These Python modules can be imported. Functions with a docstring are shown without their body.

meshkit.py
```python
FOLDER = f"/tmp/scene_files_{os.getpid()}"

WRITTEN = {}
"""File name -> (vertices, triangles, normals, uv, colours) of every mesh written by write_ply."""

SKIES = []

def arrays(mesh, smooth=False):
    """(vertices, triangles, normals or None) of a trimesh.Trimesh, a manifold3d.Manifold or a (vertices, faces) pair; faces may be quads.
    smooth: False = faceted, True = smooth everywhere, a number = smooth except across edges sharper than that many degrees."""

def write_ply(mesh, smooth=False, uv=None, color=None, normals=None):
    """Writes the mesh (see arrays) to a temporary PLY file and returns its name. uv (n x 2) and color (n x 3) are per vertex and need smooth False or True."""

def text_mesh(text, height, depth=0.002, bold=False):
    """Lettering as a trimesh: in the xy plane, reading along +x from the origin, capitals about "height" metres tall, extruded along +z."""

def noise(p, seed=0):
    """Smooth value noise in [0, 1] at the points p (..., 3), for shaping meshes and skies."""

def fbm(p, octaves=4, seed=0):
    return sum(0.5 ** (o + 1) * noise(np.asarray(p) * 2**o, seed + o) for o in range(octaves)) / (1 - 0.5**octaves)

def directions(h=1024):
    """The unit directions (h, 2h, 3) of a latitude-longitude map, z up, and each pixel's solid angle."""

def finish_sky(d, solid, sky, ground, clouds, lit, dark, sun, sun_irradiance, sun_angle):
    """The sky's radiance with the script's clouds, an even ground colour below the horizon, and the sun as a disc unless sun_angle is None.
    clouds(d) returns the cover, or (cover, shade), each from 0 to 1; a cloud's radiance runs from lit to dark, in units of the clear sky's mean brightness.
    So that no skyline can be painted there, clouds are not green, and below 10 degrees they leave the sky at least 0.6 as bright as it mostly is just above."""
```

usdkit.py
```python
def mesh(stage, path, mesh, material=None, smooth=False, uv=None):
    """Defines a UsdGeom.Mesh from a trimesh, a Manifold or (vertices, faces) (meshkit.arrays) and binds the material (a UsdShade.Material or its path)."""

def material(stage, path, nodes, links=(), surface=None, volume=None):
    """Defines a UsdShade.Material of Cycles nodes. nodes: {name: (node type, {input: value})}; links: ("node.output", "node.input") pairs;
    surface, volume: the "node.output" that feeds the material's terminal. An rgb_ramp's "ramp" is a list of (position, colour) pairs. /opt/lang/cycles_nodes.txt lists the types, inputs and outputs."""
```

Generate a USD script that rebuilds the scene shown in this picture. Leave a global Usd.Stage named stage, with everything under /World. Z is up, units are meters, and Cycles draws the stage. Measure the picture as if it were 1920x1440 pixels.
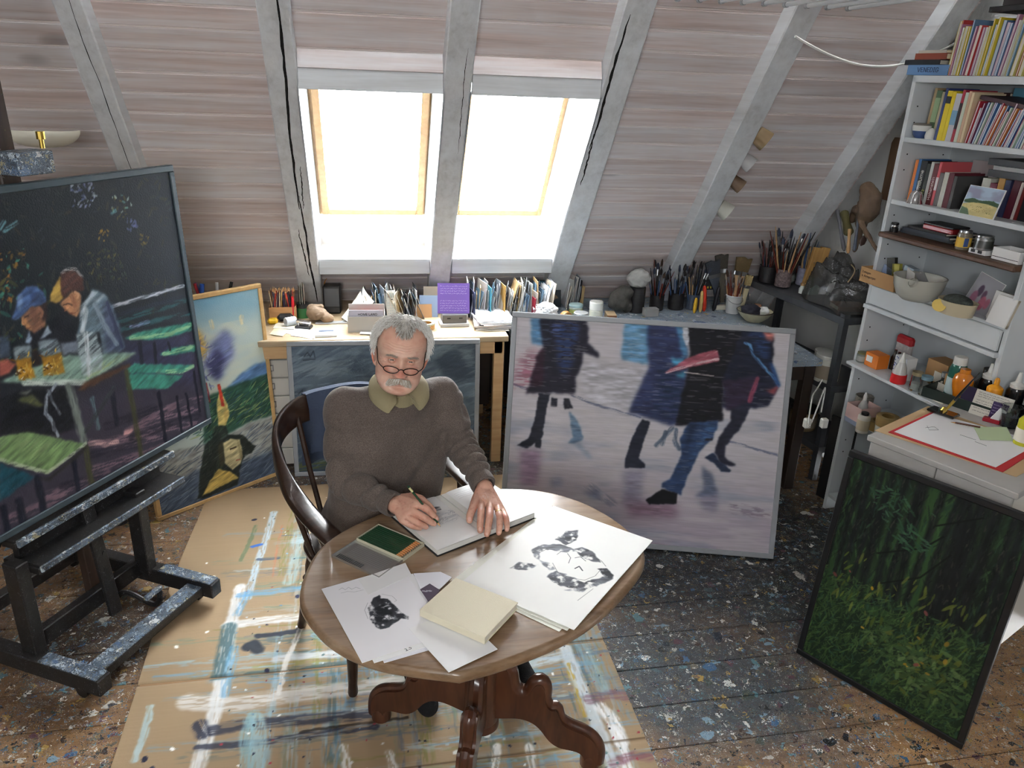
import math, random
import numpy as np, trimesh, manifold3d, usdkit, meshkit
from manifold3d import Manifold
from scipy import ndimage
from pxr import Usd, UsdGeom, UsdLux, UsdShade, Gf, Sdf, Vt
stage = Usd.Stage.CreateInMemory()
UsdGeom.SetStageUpAxis(stage, 'Z'); UsdGeom.SetStageMetersPerUnit(stage, 1.0)
UsdGeom.Xform.Define(stage, '/World'); UsdGeom.Scope.Define(stage, '/World/Looks')
rnd = random.Random(7); nr = np.random.default_rng(11)
V = lambda *a: np.array(a, float)
# ---------------------------------------------------------------- camera: 27 mm, 2.15 m above the floor, looking down 21.5 degrees
PITCH, ROLL, YAW, EYE = math.radians(21.54), math.radians(2.26), math.radians(11.22), V(0, 0, 2.15)
_d = V(math.sin(YAW)*math.cos(PITCH), math.cos(YAW)*math.cos(PITCH), -math.sin(PITCH))
_r = V(math.cos(YAW), -math.sin(YAW), 0); _u = np.cross(_r, _d)
_r, _u = _r*math.cos(ROLL)+_u*math.sin(ROLL), -_r*math.sin(ROLL)+_u*math.cos(ROLL)
cam = UsdGeom.Camera.Define(stage, '/World/camera')
cam.AddTransformOp().Set(Gf.Matrix4d(*_r, 0, *_u, 0, *(-_d), 0, *EYE, 1))
cam.CreateHorizontalApertureAttr(36.0); cam.CreateVerticalApertureAttr(27.0); cam.CreateFocalLengthAttr(36.0*1450/1920)
cam.CreateClippingRangeAttr(Gf.Vec2f(0.05, 200))
cam.CreateExposureAttr(0.50)
# ---------------------------------------------------------------- sky: bright overcast
sky = UsdLux.DomeLight.Define(stage, '/World/sky'); sky.CreateIntensityAttr(11.5); sky.CreateColorAttr(Gf.Vec3f(0.93, 0.97, 1.0))
# ---------------------------------------------------------------- fill light added under the flat ceiling, above and left of the camera
def area(name, pos, aim, w, h, power, col):
    L = UsdLux.RectLight.Define(stage, '/World/'+name)
    z = V(*pos)-V(*aim); z /= np.linalg.norm(z); x = np.cross(V(0, 0, 1), z); x /= np.linalg.norm(x); y = np.cross(z, x)
    L.AddTransformOp().Set(Gf.Matrix4d(*x, 0, *y, 0, *z, 0, *pos, 1))
    L.CreateWidthAttr(w); L.CreateHeightAttr(h); L.CreateIntensityAttr(power); L.CreateColorAttr(Gf.Vec3f(*col))
area('daylight_ceiling_skylight', (-0.55, 0.30, 2.985), (-0.55, 0.34, 0.0), 1.1, 0.8, 1.2, (0.97, 0.985, 1.0))
# and an added fill light at the wall behind the camera
area('daylight_rear_window', (-0.45, -1.335, 2.1), (-0.35, 3.0, 1.75), 1.3, 1.2, 14.0, (0.96, 0.985, 1.0))

# ---------------------------------------------------------------- helpers
def lin(c):
    c = np.asarray(c, float)/255.0
    return np.where(c <= .04045, c/12.92, ((c+.055)/1.055)**2.4)
_names, _mats = {}, {}
def numbered(path):
    k = _names.get(path, -1)+1; _names[path] = k
    return path if k == 0 else f'{path}_{k:03d}'
def raw(name, nodes, links, surface='p.BSDF'):
    if name not in _mats:
        _mats[name] = usdkit.material(stage, '/World/Looks/'+name, nodes, links, surface=surface)
    return _mats[name]
def M(name, col, rough=.6, metal=0, coat=0, bump=0, bscale=60, var=.0, vscale=8, trans=0, spec=.5, ior=1.5):
    """plain surface: sRGB colour, optional mottling and fine relief"""
    if name in _mats: return _mats[name]
    c = lin(col); n = {'p': ('principled_bsdf', dict(base_color=c, roughness=rough, metallic=metal, coat_weight=coat, transmission_weight=trans, ior=ior, specular_ior_level=spec))}; l = []
    if var or bump: n['tc'] = ('texture_coordinate', {})
    if var:
        n['n'] = ('noise_texture', dict(scale=vscale, detail=4.0, roughness=.6)); n['r'] = ('rgb_ramp', dict(ramp=[(.3, c*(1-var)), (.7, np.clip(c*(1+var), 0, 1))]))
        l += [('tc.object', 'n.vector'), ('n.fac', 'r.fac'), ('r.color', 'p.base_color')]
    if bump:
        n['bn'] = ('noise_texture', dict(scale=bscale, detail=3.0)); n['b'] = ('bump', dict(strength=bump, distance=.01))
        l += [('tc.object', 'bn.vector'), ('bn.fac', 'b.height'), ('b.normal', 'p.normal')]
    return raw(name, n, l)
def MC(col, rough=.55):
    col = tuple(int(round(x/6)*6) for x in col)
    return M('paint_%d_%d_%d_%d' % (*[max(0, min(255, x)) for x in col], int(rough*100)), col, rough)
def wood(name, c1, c2, grain=(2.5, 40, 40), rough=.5, coat=0, c3=None, knots=0, rand=.12, wash=None, bump=.15, splat=0, splatcols=None, bscale=None):
    """grain stretched along the axis with the small scale; object coordinates; brightness differs per board"""
    if name in _mats: return _mats[name]
    c1, c2 = lin(c1), lin(c2); mid = (c1+c2)/2 if c3 is None else lin(c3)
    n = {'tc': ('texture_coordinate', {}), 'oi': ('object_info', {}), 'sc': ('vector_math', dict(math_type='scale', vector1=V(17, 31, 7))), 'ad': ('vector_math', dict(math_type='add')),
         'm': ('mapping', dict(scale=V(*grain))), 'n': ('noise_texture', dict(scale=1.0, detail=6.0, roughness=.62, distortion=.6)),
         'r': ('rgb_ramp', dict(ramp=[(.28, c1), (.5, mid), (.72, c2)])), 'mr': ('map_range', dict(from_min=0, from_max=1, to_min=1-rand, to_max=1+rand)),
         'hv': ('hsv', dict(hue=.5, saturation=1.0)), 'p': ('principled_bsdf', dict(roughness=rough, coat_weight=coat)), 'b': ('bump', dict(strength=bump, distance=.004))}
    l = [('oi.random', 'sc.scale'), ('tc.object', 'ad.vector1'), ('sc.vector', 'ad.vector2'), ('ad.vector', 'm.vector'), ('m.vector', 'n.vector'), ('n.fac', 'r.fac'),
         ('oi.random', 'mr.value'), ('mr.result', 'hv.value'), ('n.fac', 'b.height'), ('b.normal', 'p.normal')]
    last = 'r.color'
    if wash is not None:   # a whitish lasur lying unevenly over the wood
        n['wm'] = ('mapping', dict(scale=V(*[g*.35 for g in grain]))); n['wn'] = ('noise_texture', dict(scale=1.0, detail=5.0, roughness=.7)); n['wr'] = ('rgb_ramp', dict(ramp=[(.38, V(0, 0, 0)), (.66, V(1, 1, 1))])); n['wx'] = ('mix_color', dict(b=lin(wash)))
        l += [('ad.vector', 'wm.vector'), ('wm.vector', 'wn.vector'), ('wn.fac', 'wr.fac'), ('wr.color', 'wx.fac'), (last, 'wx.a')]; last = 'wx.result'
    if knots:
        n['kv'] = ('voronoi_texture', dict(scale=knots)); n['kr'] = ('rgb_ramp', dict(ramp=[(0, V(.75, .75, .75)), (.07, V(.45, .45, .45)), (.11, V(0, 0, 0))])); n['km'] = ('mapping', dict(scale=V(*[.45 if g == min(grain) else 1. for g in grain]))); n['kx'] = ('mix_color', dict(b=mid*.32))
        l += [('ad.vector', 'km.vector'), ('km.vector', 'kv.vector'), ('kv.distance', 'kr.fac'), ('kr.color', 'kx.fac'), (last, 'kx.a')]; last = 'kx.result'
    l += [(last, 'hv.color')]; last = 'hv.color'
    if splat:
        last = splatter(n, l, last, splat, splatcols)
    l += [(last, 'p.base_color')]
    return raw(name, n, l)
def splatter(n, l, last, amount, cols=None, base='tc.object', tag='s'):
    """drops and smears of paint over a surface: three sizes of cells, each keeps its own colour"""
    cols = cols or [(235, 235, 230), (70, 120, 170), (30, 40, 60), (205, 200, 190), (90, 130, 140), (150, 170, 60), (15, 18, 22), (120, 60, 80), (190, 150, 60), (120, 160, 190)]
    stops = [(i/len(cols), lin(c)) for i, c in enumerate(cols)]
    for k, (sc, thr) in enumerate(amount):
        a = f'{tag}{k}'
        n[a+'d'] = ('noise_texture', dict(scale=sc*1.3, detail=2.0)); n[a+'m'] = ('mix_vector', dict(fac=.06)); n[a+'v'] = ('voronoi_texture', dict(scale=sc)); n[a+'w'] = ('white_noise_texture', {}); n[a+'c'] = ('rgb_ramp', dict(ramp=stops, interpolate=False))
        n[a+'t'] = ('math', dict(math_type='multiply', value2=thr)); n[a+'l'] = ('math', dict(math_type='less_than')); n[a+'x'] = ('mix_color', {})
        n[a+'sep'] = ('separate_color', {}); n[a+'pw'] = ('math', dict(math_type='power', value2=2.5))
        l += [(base, a+'d.vector'), (base, a+'m.a'), (a+'d.color', a+'m.b'), (a+'m.result', a+'v.vector'), (a+'v.position', a+'w.vector'), (a+'w.value', a+'c.fac'),
              (a+'v.color', a+'sep.color'), (a+'sep.g', a+'pw.value1'), (a+'pw.value', a+'t.value1'), (a+'v.distance', a+'l.value1'), (a+'t.value', a+'l.value2'), (a+'l.value', a+'x.fac'), (last, a+'x.a'), (a+'c.color', a+'x.b')]
        last = a+'x.result'
    return last
def vcol(name, rough=.55, bump=.0, bscale=200, aniso=(1, 1, 1), coat=0):
    if name in _mats: return _mats[name]
    n = {'a': ('attribute', dict(attribute='col')), 'p': ('principled_bsdf', dict(roughness=rough, coat_weight=coat, coat_roughness=.2, specular_ior_level=.25))}; l = [('a.color', 'p.base_color')]
    if bump:
        n.update(tc=('texture_coordinate', {}), mp=('mapping', dict(scale=V(*aniso))), bn=('noise_texture', dict(scale=bscale, detail=3.0)), b=('bump', dict(strength=bump, distance=.003)))
        l += [('tc.object', 'mp.vector'), ('mp.vector', 'bn.vector'), ('bn.fac', 'b.height'), ('b.normal', 'p.normal')]
    return raw(name, n, l)
def meta(p, label=None, cat=None, group=None, kind=None):
    for k, v in (('label', label), ('category', cat), ('group', group), ('kind', kind)):
        if v: p.SetCustomDataByKey(k, v)
def thing(name, label, cat, loc=(0, 0, 0), rz=0, group=None, kind=None, m=None):
    x = UsdGeom.Xform.Define(stage, numbered('/World/'+name))
    if m is not None: x.AddTransformOp().Set(Gf.Matrix4d(*np.asarray(m, float).T.ravel().tolist()))
    else:
        x.AddTranslateOp().Set(Gf.Vec3d(*map(float, loc)))
        if rz: x.AddRotateZOp().Set(float(rz))
    meta(x.GetPrim(), label, cat, group, kind)
    return x.GetPrim()
def obj(name, mesh, mat, parent=None, smooth=30, label=None, cat=None, group=None, kind=None, col=None):
    if isinstance(mesh, MB): mesh = mesh.out()
    path = numbered((str(parent.GetPath()) if parent is not None else '/World')+'/'+name)
    g = usdkit.mesh(stage, path, mesh, mat, smooth=False if col is not None else smooth)
    if col is not None:
        pv = UsdGeom.PrimvarsAPI(g).CreatePrimvar('col', Sdf.ValueTypeNames.Color3fArray, 'vertex'); pv.Set(Vt.Vec3fArray.FromNumpy(np.asarray(col, np.float32)))
    meta(g.GetPrim(), label, cat, group, kind)
    return g.GetPrim()
def one(name, mesh, mat, label, cat, group=None, loc=(0, 0, 0), rz=0, smooth=30, col=None):
    """a thing that is a single mesh, its origin at loc"""
    p = obj(name, mesh, mat, None, smooth, label, cat, group, col=col)
    x = UsdGeom.Xformable(p); x.AddTranslateOp().Set(Gf.Vec3d(*map(float, loc)))
    if rz: x.AddRotateZOp().Set(float(rz))
    return p
def rotm(ax, deg):
    a = math.radians(deg); c, s = math.cos(a), math.sin(a)
    return np.array({'x': [[1, 0, 0], [0, c, -s], [0, s, c]], 'y': [[c, 0, s], [0, 1, 0], [-s, 0, c]], 'z': [[c, -s, 0], [s, c, 0], [0, 0, 1]]}[ax], float)
I3 = np.eye(3)
def frame_z(d):
    """rotation whose z axis is d"""
    z = V(*d); z = z/np.linalg.norm(z); h = V(0, 0, 1) if abs(z[2]) < .95 else V(1, 0, 0)
    x = np.cross(h, z); x /= np.linalg.norm(x)
    return np.stack([x, np.cross(z, x), z], 1)
class MB:
    """collects shapes into ONE mesh"""
    def __init__(s): s.v, s.f, s.n = [], [], 0
    def add(s, v, f, R=I3, t=(0, 0, 0)):
        v = np.asarray(v, float)@np.asarray(R).T+np.asarray(t, float); f = np.asarray(f, int)
        if f.shape[1] == 4: f = np.vstack([f[:, [0, 1, 2]], f[:, [0, 2, 3]]])
        s.v.append(v); s.f.append(f+s.n); s.n += len(v); return s
    def mesh(s, m, R=I3, t=(0, 0, 0)):
        v, f, _ = meshkit.arrays(m); return s.add(v, f, R, t)
    def out(s): return np.vstack(s.v), np.vstack(s.f)
    def box(s, c, size, R=I3, ch=.0):
        h = np.asarray(size, float)/2; ch = min(ch, *(h*.9))
        if ch <= 0:
            v = np.array([[x, y, z] for x in (-1, 1) for y in (-1, 1) for z in (-1, 1)])*h
            f = [[0, 1, 3, 2], [4, 6, 7, 5], [0, 4, 5, 1], [2, 3, 7, 6], [0, 2, 6, 4], [1, 5, 7, 3]]
            return s.add(v, f, R, c)
        v = []
        for x in (-1, 1):
            for y in (-1, 1):
                for z in (-1, 1):
                    p = V(x, y, z)
                    for k in range(3):
                        q = h-ch; q = q.copy(); q[k] = h[k]; v.append(p*q)
        i = lambda x, y, z, k: ((x*2+y)*2+z)*3+k
        f = []; t3 = []
        quad = {0: [(0, 0), (1, 0), (1, 1), (0, 1)], 1: [(0, 0), (0, 1), (1, 1), (1, 0)], 2: [(0, 0), (1, 0), (1, 1), (0, 1)]}
        for k in range(3):
            for sd in (0, 1):
                q = []
                for a, b in quad[k]:
                    c3 = [a, b]; c3.insert(k, sd); q.append(i(*c3, k))
                f.append(q if sd else q[::-1])
        for k in range(3):      # edges between faces a, b along axis k
            a, b = [j for j in range(3) if j != k]
            for sa in (0, 1):
                for sb in (0, 1):
                    lo = [0, 0, 0]; lo[a], lo[b] = sa, sb; hi = list(lo); hi[k] = 1
                    q = [i(*lo, a), i(*hi, a), i(*hi, b), i(*lo, b)]
                    f.append(q)
        for x in (0, 1):
            for y in (0, 1):
                for z in (0, 1): t3.append([i(x, y, z, 0), i(x, y, z, 1), i(x, y, z, 2)])
        v = np.array(v); tri = np.vstack([np.array(f)[:, [0, 1, 2]], np.array(f)[:, [0, 2, 3]], np.array(t3)])
        nn = np.cross(v[tri[:, 1]]-v[tri[:, 0]], v[tri[:, 2]]-v[tri[:, 0]]); flip = (nn*v[tri].mean(1)).sum(1) < 0
        tri[flip] = tri[flip][:, ::-1]
        return s.add(v, tri, R, c)
    def rod(s, a, b, r, r2=None, n=10, caps=True):
        a, b = V(*a), V(*b); R = frame_z(b-a); L = np.linalg.norm(b-a); r2 = r if r2 is None else r2
        return s.lathe([(r, 0), (r2, L)], n, R, a, caps)
    def lathe(s, prof, n=24, R=I3, t=(0, 0, 0), caps=True, sx=1, sy=1):
        prof = [(max(r, 1e-5), z) for r, z in prof]; k = len(prof); ang = np.arange(n)*2*np.pi/n
        v = np.array([[r*np.cos(a)*sx, r*np.sin(a)*sy, z] for r, z in prof for a in ang])
        f = [[j*n+i, j*n+(i+1) % n, (j+1)*n+(i+1) % n, (j+1)*n+i] for j in range(k-1) for i in range(n)]
        tr = np.array(f); tr = np.vstack([tr[:, [0, 1, 2]], tr[:, [0, 2, 3]]])
        if caps:
            m = len(v); v = np.vstack([v, [[0, 0, prof[0][1]], [0, 0, prof[-1][1]]]])
            tr = np.vstack([tr, [[m, (i+1) % n, i] for i in range(n)], [[m+1, (k-1)*n+i, (k-1)*n+(i+1) % n] for i in range(n)]])
        return s.add(v, tr, R, t)
    def tube(s, pts, r, n=8, flat=None):
        """swept round (or flat=(w,h) rectangular) section along points; r may be a list"""
        P = np.array(pts, float); k = len(P); rr = np.full(k, r, float) if np.ndim(r) == 0 else np.array(r, float)
        T = np.gradient(P, axis=0); T /= np.linalg.norm(T, axis=1)[:, None]+1e-12
        N = V(0, 0, 1) if abs(T[0][2]) < .9 else V(1, 0, 0); v = []
        for i in range(k):
            N = N-T[i]*(N@T[i]); N /= np.linalg.norm(N); B = np.cross(T[i], N)
            if flat: sec = [(-1, -1), (1, -1), (1, 1), (-1, 1)]; v += [P[i]+B*(a*flat[0]/2*rr[i])+N*(b*flat[1]/2*rr[i]) for a, b in sec]
            else: v += [P[i]+rr[i]*(B*np.cos(t)+N*np.sin(t)) for t in np.arange(n)*2*np.pi/n]
        if flat: n = 4
        f = [[j*n+i, j*n+(i+1) % n, (j+1)*n+(i+1) % n, (j+1)*n+i] for j in range(k-1) for i in range(n)]
        tr = np.array(f); tr = np.vstack([tr[:, [0, 1, 2]], tr[:, [0, 2, 3]]]); m = len(v)
        v += [P[0], P[-1]]
        tr = np.vstack([tr, [[m, (i+1) % n, i] for i in range(n)], [[m+1, (k-1)*n+i, (k-1)*n+(i+1) % n] for i in range(n)]])
        return s.add(np.array(v), tr)
    def prism(s, poly, z0, z1, R=I3, t=(0, 0, 0)):
        from shapely.geometry import Polygon
        m = trimesh.creation.extrude_polygon(Polygon(poly), z1-z0, engine='earcut'); m.apply_translation([0, 0, z0])
        return s.add(m.vertices, m.faces, R, t)
    def sheet(s, c, th):
        """thin plate from four corners, given thickness along its normal"""
        c = np.array(c, float); nn = np.cross(c[1]-c[0], c[3]-c[0]); nn /= np.linalg.norm(nn)
        v = np.vstack([c-nn*th/2, c+nn*th/2])
        return s.add(v, [[3, 2, 1, 0], [4, 5, 6, 7], [0, 1, 5, 4], [1, 2, 6, 5], [2, 3, 7, 6], [3, 0, 4, 7]])
def box(c, size, R=I3, ch=0): return MB().box(c, size, R, ch)
def spline(pts, n=40):
    from scipy.interpolate import CubicSpline
    P = np.array(pts, float); t = np.r_[0, np.cumsum(np.linalg.norm(np.diff(P, axis=0), axis=1))]
    return CubicSpline(t, P)(np.linspace(0, t[-1], n))
# ---------------------------------------------------------------- flat pictures: colours on the vertices of a fine grid
class Canvas:
    def __init__(s, w, h, res, base):
        s.w, s.h = w, h; s.nx, s.ny = int(w/res)+1, int(h/res)+1; s.res = res
        s.X, s.Y = np.meshgrid(np.linspace(0, w, s.nx), np.linspace(0, h, s.ny)); s.c = np.zeros((s.ny, s.nx, 3)); s.c[:] = base
    def nz(s, sx, sy, seed, oct=3, ang=0, X=None, Y=None):
        X = s.X if X is None else X; Y = s.Y if Y is None else Y; a = math.radians(ang); c, d = math.cos(a), math.sin(a)
        return meshkit.fbm(np.stack([(X*c+Y*d)*sx, (-X*d+Y*c)*sy, 0*X+seed*3.17], -1), oct, seed)
    def win(s, x0, y0, x1, y1):
        i0, i1 = max(0, int(x0/s.res)), min(s.nx, int(x1/s.res)+2); j0, j1 = max(0, int(y0/s.res)), min(s.ny, int(y1/s.res)+2)
        return (slice(j0, j1), slice(i0, i1)) if i1 > i0 and j1 > j0 else None
    def put(s, wn, m, col, dry=0, ang=0, seed=0, vary=0):
        X, Y = s.X[wn], s.Y[wn]
        if dry < 0: m = m*np.clip((s.nz(70, 70, seed, 4, 0, X, Y)-.5-dry*.2)*5+.45, .04, 1); dry = 0
        if dry:
            th = .5+.13*math.log(dry/(1-dry))/1.7; n_ = s.nz(18, 160, seed, 2, ang, X, Y); m = m*(1-min(1, dry*1.5+.15)*(1-np.clip((n_-th)/.10+.5, 0, 1)))
        col = np.asarray(col, float)
        if vary: col = col*(1+vary*2*(s.nz(22, 90, seed+5, 2, ang, X, Y)[..., None]-.5))
        s.c[wn] = s.c[wn]*(1-m[..., None])+col*m[..., None]
    def poly(s, uv, col, a=1, soft=.0, wob=0, dry=0, ang=0, seed=0, vary=.12):
        P = np.array(uv, float).reshape(-1, 2)*[s.w, s.h]; pad = soft*3+wob+.002
        wn = s.win(P[:, 0].min()-pad, P[:, 1].min()-pad, P[:, 0].max()+pad, P[:, 1].max()+pad)
        if wn is None: return
        X, Y = s.X[wn], s.Y[wn]
        if wob:
            X = X+wob*2*(s.nz(45, 45, seed+1, 2, 0, s.X[wn], s.Y[wn])-.5); Y = Y+wob*2*(s.nz(45, 45, seed+2, 2, 0, s.X[wn], s.Y[wn])-.5)
        ins = np.zeros(X.shape, bool)
        for p, q in zip(P, np.roll(P, -1, 0)):
            if p[1] != q[1]: ins ^= ((p[1] > Y) != (q[1] > Y)) & (X < (q[0]-p[0])*(Y-p[1])/(q[1]-p[1])+p[0])
        m = ndimage.gaussian_filter(ins.astype(float), max(soft/s.res, .55))*a
        s.put(wn, m, col, dry, ang, seed, vary)
    def line(s, uv, wd, col, a=1, soft=.35, dry=0, taper=0, seed=0, vary=.1, wob=0):
        P = np.array(uv, float).reshape(-1, 2)*[s.w, s.h]; pad = wd+.003+wob
        wn = s.win(P[:, 0].min()-pad, P[:, 1].min()-pad, P[:, 0].max()+pad, P[:, 1].max()+pad)
        if wn is None: return
        X, Y = s.X[wn], s.Y[wn]; best = np.full(X.shape, 9.); k = len(P)-1
        if wob: X = X+wob*2*(s.nz(40, 40, seed+1, 2, 0, s.X[wn], s.Y[wn])-.5); Y = Y+wob*2*(s.nz(40, 40, seed+2, 2, 0, s.X[wn], s.Y[wn])-.5)
        for i in range(k):
            p, q = P[i], P[i+1]; d = q-p; t = np.clip(((X-p[0])*d[0]+(Y-p[1])*d[1])/(d@d+1e-12), 0, 1)
            w = wd/2*(1-taper*(i+t)/k); best = np.minimum(best, np.hypot(X-p[0]-t*d[0], Y-p[1]-t*d[1])-w)
        m = np.clip(.5-best/max(wd*soft, s.res), 0, 1)*a; d = P[-1]-P[0]
        s.put(wn, m, col, dry, math.degrees(math.atan2(d[1], d[0])), seed, vary)
    def dabs(s, n, area, size, ang, cols, a=.9, seed=0, spread=25, thin=.3, dens=None):
        """n short strokes inside area (u0, v0, u1, v1)"""
        g = np.random.default_rng(seed)
        for _ in range(n):
            u, v = g.uniform(area[0], area[2]), g.uniform(area[1], area[3])
            if dens is not None and g.uniform() > dens(u, v): continue
            L = size*g.uniform(.5, 1.5); t = math.radians(ang+g.normal()*spread); x, y = u*s.w, v*s.h; wn = s.win(x-L, y-L, x+L, y+L)
            if wn is None: continue
            X, Y = s.X[wn]-x, s.Y[wn]-y; p, q = (X*math.cos(t)+Y*math.sin(t))/(L/2), (-X*math.sin(t)+Y*math.cos(t))/(L/2*thin)
            m = np.clip((1-p*p-q*q)*2.2, 0, 1)*a; c = np.array(cols[g.integers(len(cols))], float)*g.uniform(.85, 1.15)
            s.c[wn] = s.c[wn]*(1-m[..., None])+c*m[..., None]
    def mix(s, col, m): s.c = s.c*(1-m[..., None])+np.asarray(col, float)*m[..., None]
    def mesh(s, warp=None):
        """local mesh: x along the width, z up the height, facing -y"""
        v = np.stack([s.X, 0*s.X, s.Y], -1) if warp is None else warp(s.X, s.Y)
        idx = np.arange(s.nx*s.ny).reshape(s.ny, s.nx); a, b, c, d = idx[:-1, :-1].ravel(), idx[:-1, 1:].ravel(), idx[1:, 1:].ravel(), idx[1:, :-1].ravel()
        return (v.reshape(-1, 3), np.vstack([np.stack([a, b, c], 1), np.stack([a, c, d], 1)])), lin(np.clip(s.c, 0, 255)).reshape(-1, 3)

# ---------------------------------------------------------------- the room: a steep boarded roof slope (53 degrees) with rafters and two skylights
SLOPE = math.radians(52.96); RN = V(0, math.sin(SLOPE), math.cos(SLOPE)); RS = V(0, -math.cos(SLOPE), math.sin(SLOPE)); R0 = V(0, 4.8, .75)
RB = np.stack([V(1, 0, 0), RS, RN], 1)                       # columns: along the boards, up the slope, outwards
def roofpt(x, s, d=0): return R0+RB@V(x, s, d)
washed = wood('whitewashed_board', (214, 198, 193), (180, 161, 155), (1.6, 34, 34), .62, c3=(199, 181, 176), knots=2.6, rand=.09, wash=(222, 219, 220), bump=.12)
beamw = wood('whitewashed_beam', (216, 218, 220), (188, 189, 190), (26, 1.3, 26), .6, knots=1.6, rand=.05, wash=(222, 225, 228), bump=.15)
trimw = wood('whitewashed_trim', (200, 202, 203), (176, 176, 176), (1.4, 26, 26), .6, rand=.05, wash=(206, 210, 213), bump=.12)
RAFT = [(-2.76, -2.66), (-2.0, -1.88), (-1.16, -1.048), (-.40, -.268), (.376, .505), (1.122, 1.262), (1.90, 2.025), (2.646, 2.766)]
ceil_ = thing('ceiling', 'steep roof slope of whitewashed boards between grey-white rafters', None, kind='structure')
tonguem = M('tongue_white', (226, 216, 212), .6); PW = .1098; S0 = 1.975  # pale strip in each seam; its white stands for light on the board edges
def win_bay(i): return i in (3, 4)
for i in range(len(RAFT)):
    xa = RAFT[i][1]-.01; xb = RAFT[i+1][0]+.01 if i+1 < len(RAFT) else 2.86
    for k in range(-20, 8):
        s0 = S0+k*PW; s1 = s0+PW
        if s1 < -.55: continue
        if win_bay(i):
            if s0 > .30 and s1 < 1.90: continue
            if s0 <= .30 < s1: s1 = .34
            if s1 >= 1.90 > s0: s0 = 1.80
        w = s1-s0; b = box((0, 0, 0), (xb-xa, w-.0042, .018), ch=.0065)
        m = obj('plank', MB().add(*b.out(), R=RB, t=roofpt((xa+xb)/2, (s0+s1)/2, .09+.009+rnd.uniform(0, .0015))), washed, ceil_, smooth=False)
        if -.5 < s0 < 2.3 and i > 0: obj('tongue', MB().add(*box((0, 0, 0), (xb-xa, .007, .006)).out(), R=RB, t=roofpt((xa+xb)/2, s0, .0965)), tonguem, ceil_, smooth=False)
obj('knee_panel', box((.05, 5.22, .25), (5.7, .08, .6)), M('roof_felt', (35, 33, 32), .9), ceil_)
# roofing felt behind the boards, open at the skylights
felt_ = M('roof_felt', (46, 42, 40), .9)
for xa, xb, sa, sb in ((-2.9, -.33, -1.1, 3.05), (1.19, 2.95, -1.1, 3.05), (-.33, 1.19, -1.1, .36), (-.33, 1.19, 1.63, 3.05), (.42, .46, .3, 1.9)): obj('roofing_felt', MB().add(*box((0, 0, 0), (xb-xa, sb-sa, .01)).out(), R=RB, t=roofpt((xa+xb)/2, (sa+sb)/2, .128)), felt_, ceil_)
for i, (xa, xb) in enumerate(RAFT):
    ys = np.linspace(-.75, 3.0, 26); w = xb-xa; v = []
    for y in ys:
        j = [rnd.uniform(-.002, .002) for _ in range(4)]; c = .006
        v += [(-w/2+j[0], y, .12), (-w/2+j[0], y, c), (-w/2+c+j[0], y, 0), (w/2-c+j[1], y, 0), (w/2+j[1], y, c), (w/2+j[1], y, .12)]
    f = [[a*6+k, a*6+(k+1) % 6, (a+1)*6+(k+1) % 6, (a+1)*6+k] for a in range(25) for k in range(6)]
    obj('rafter', MB().add(v, f, R=RB, t=roofpt((xa+xb)/2, 0, 0)), beamw, ceil_, smooth=20)
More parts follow.
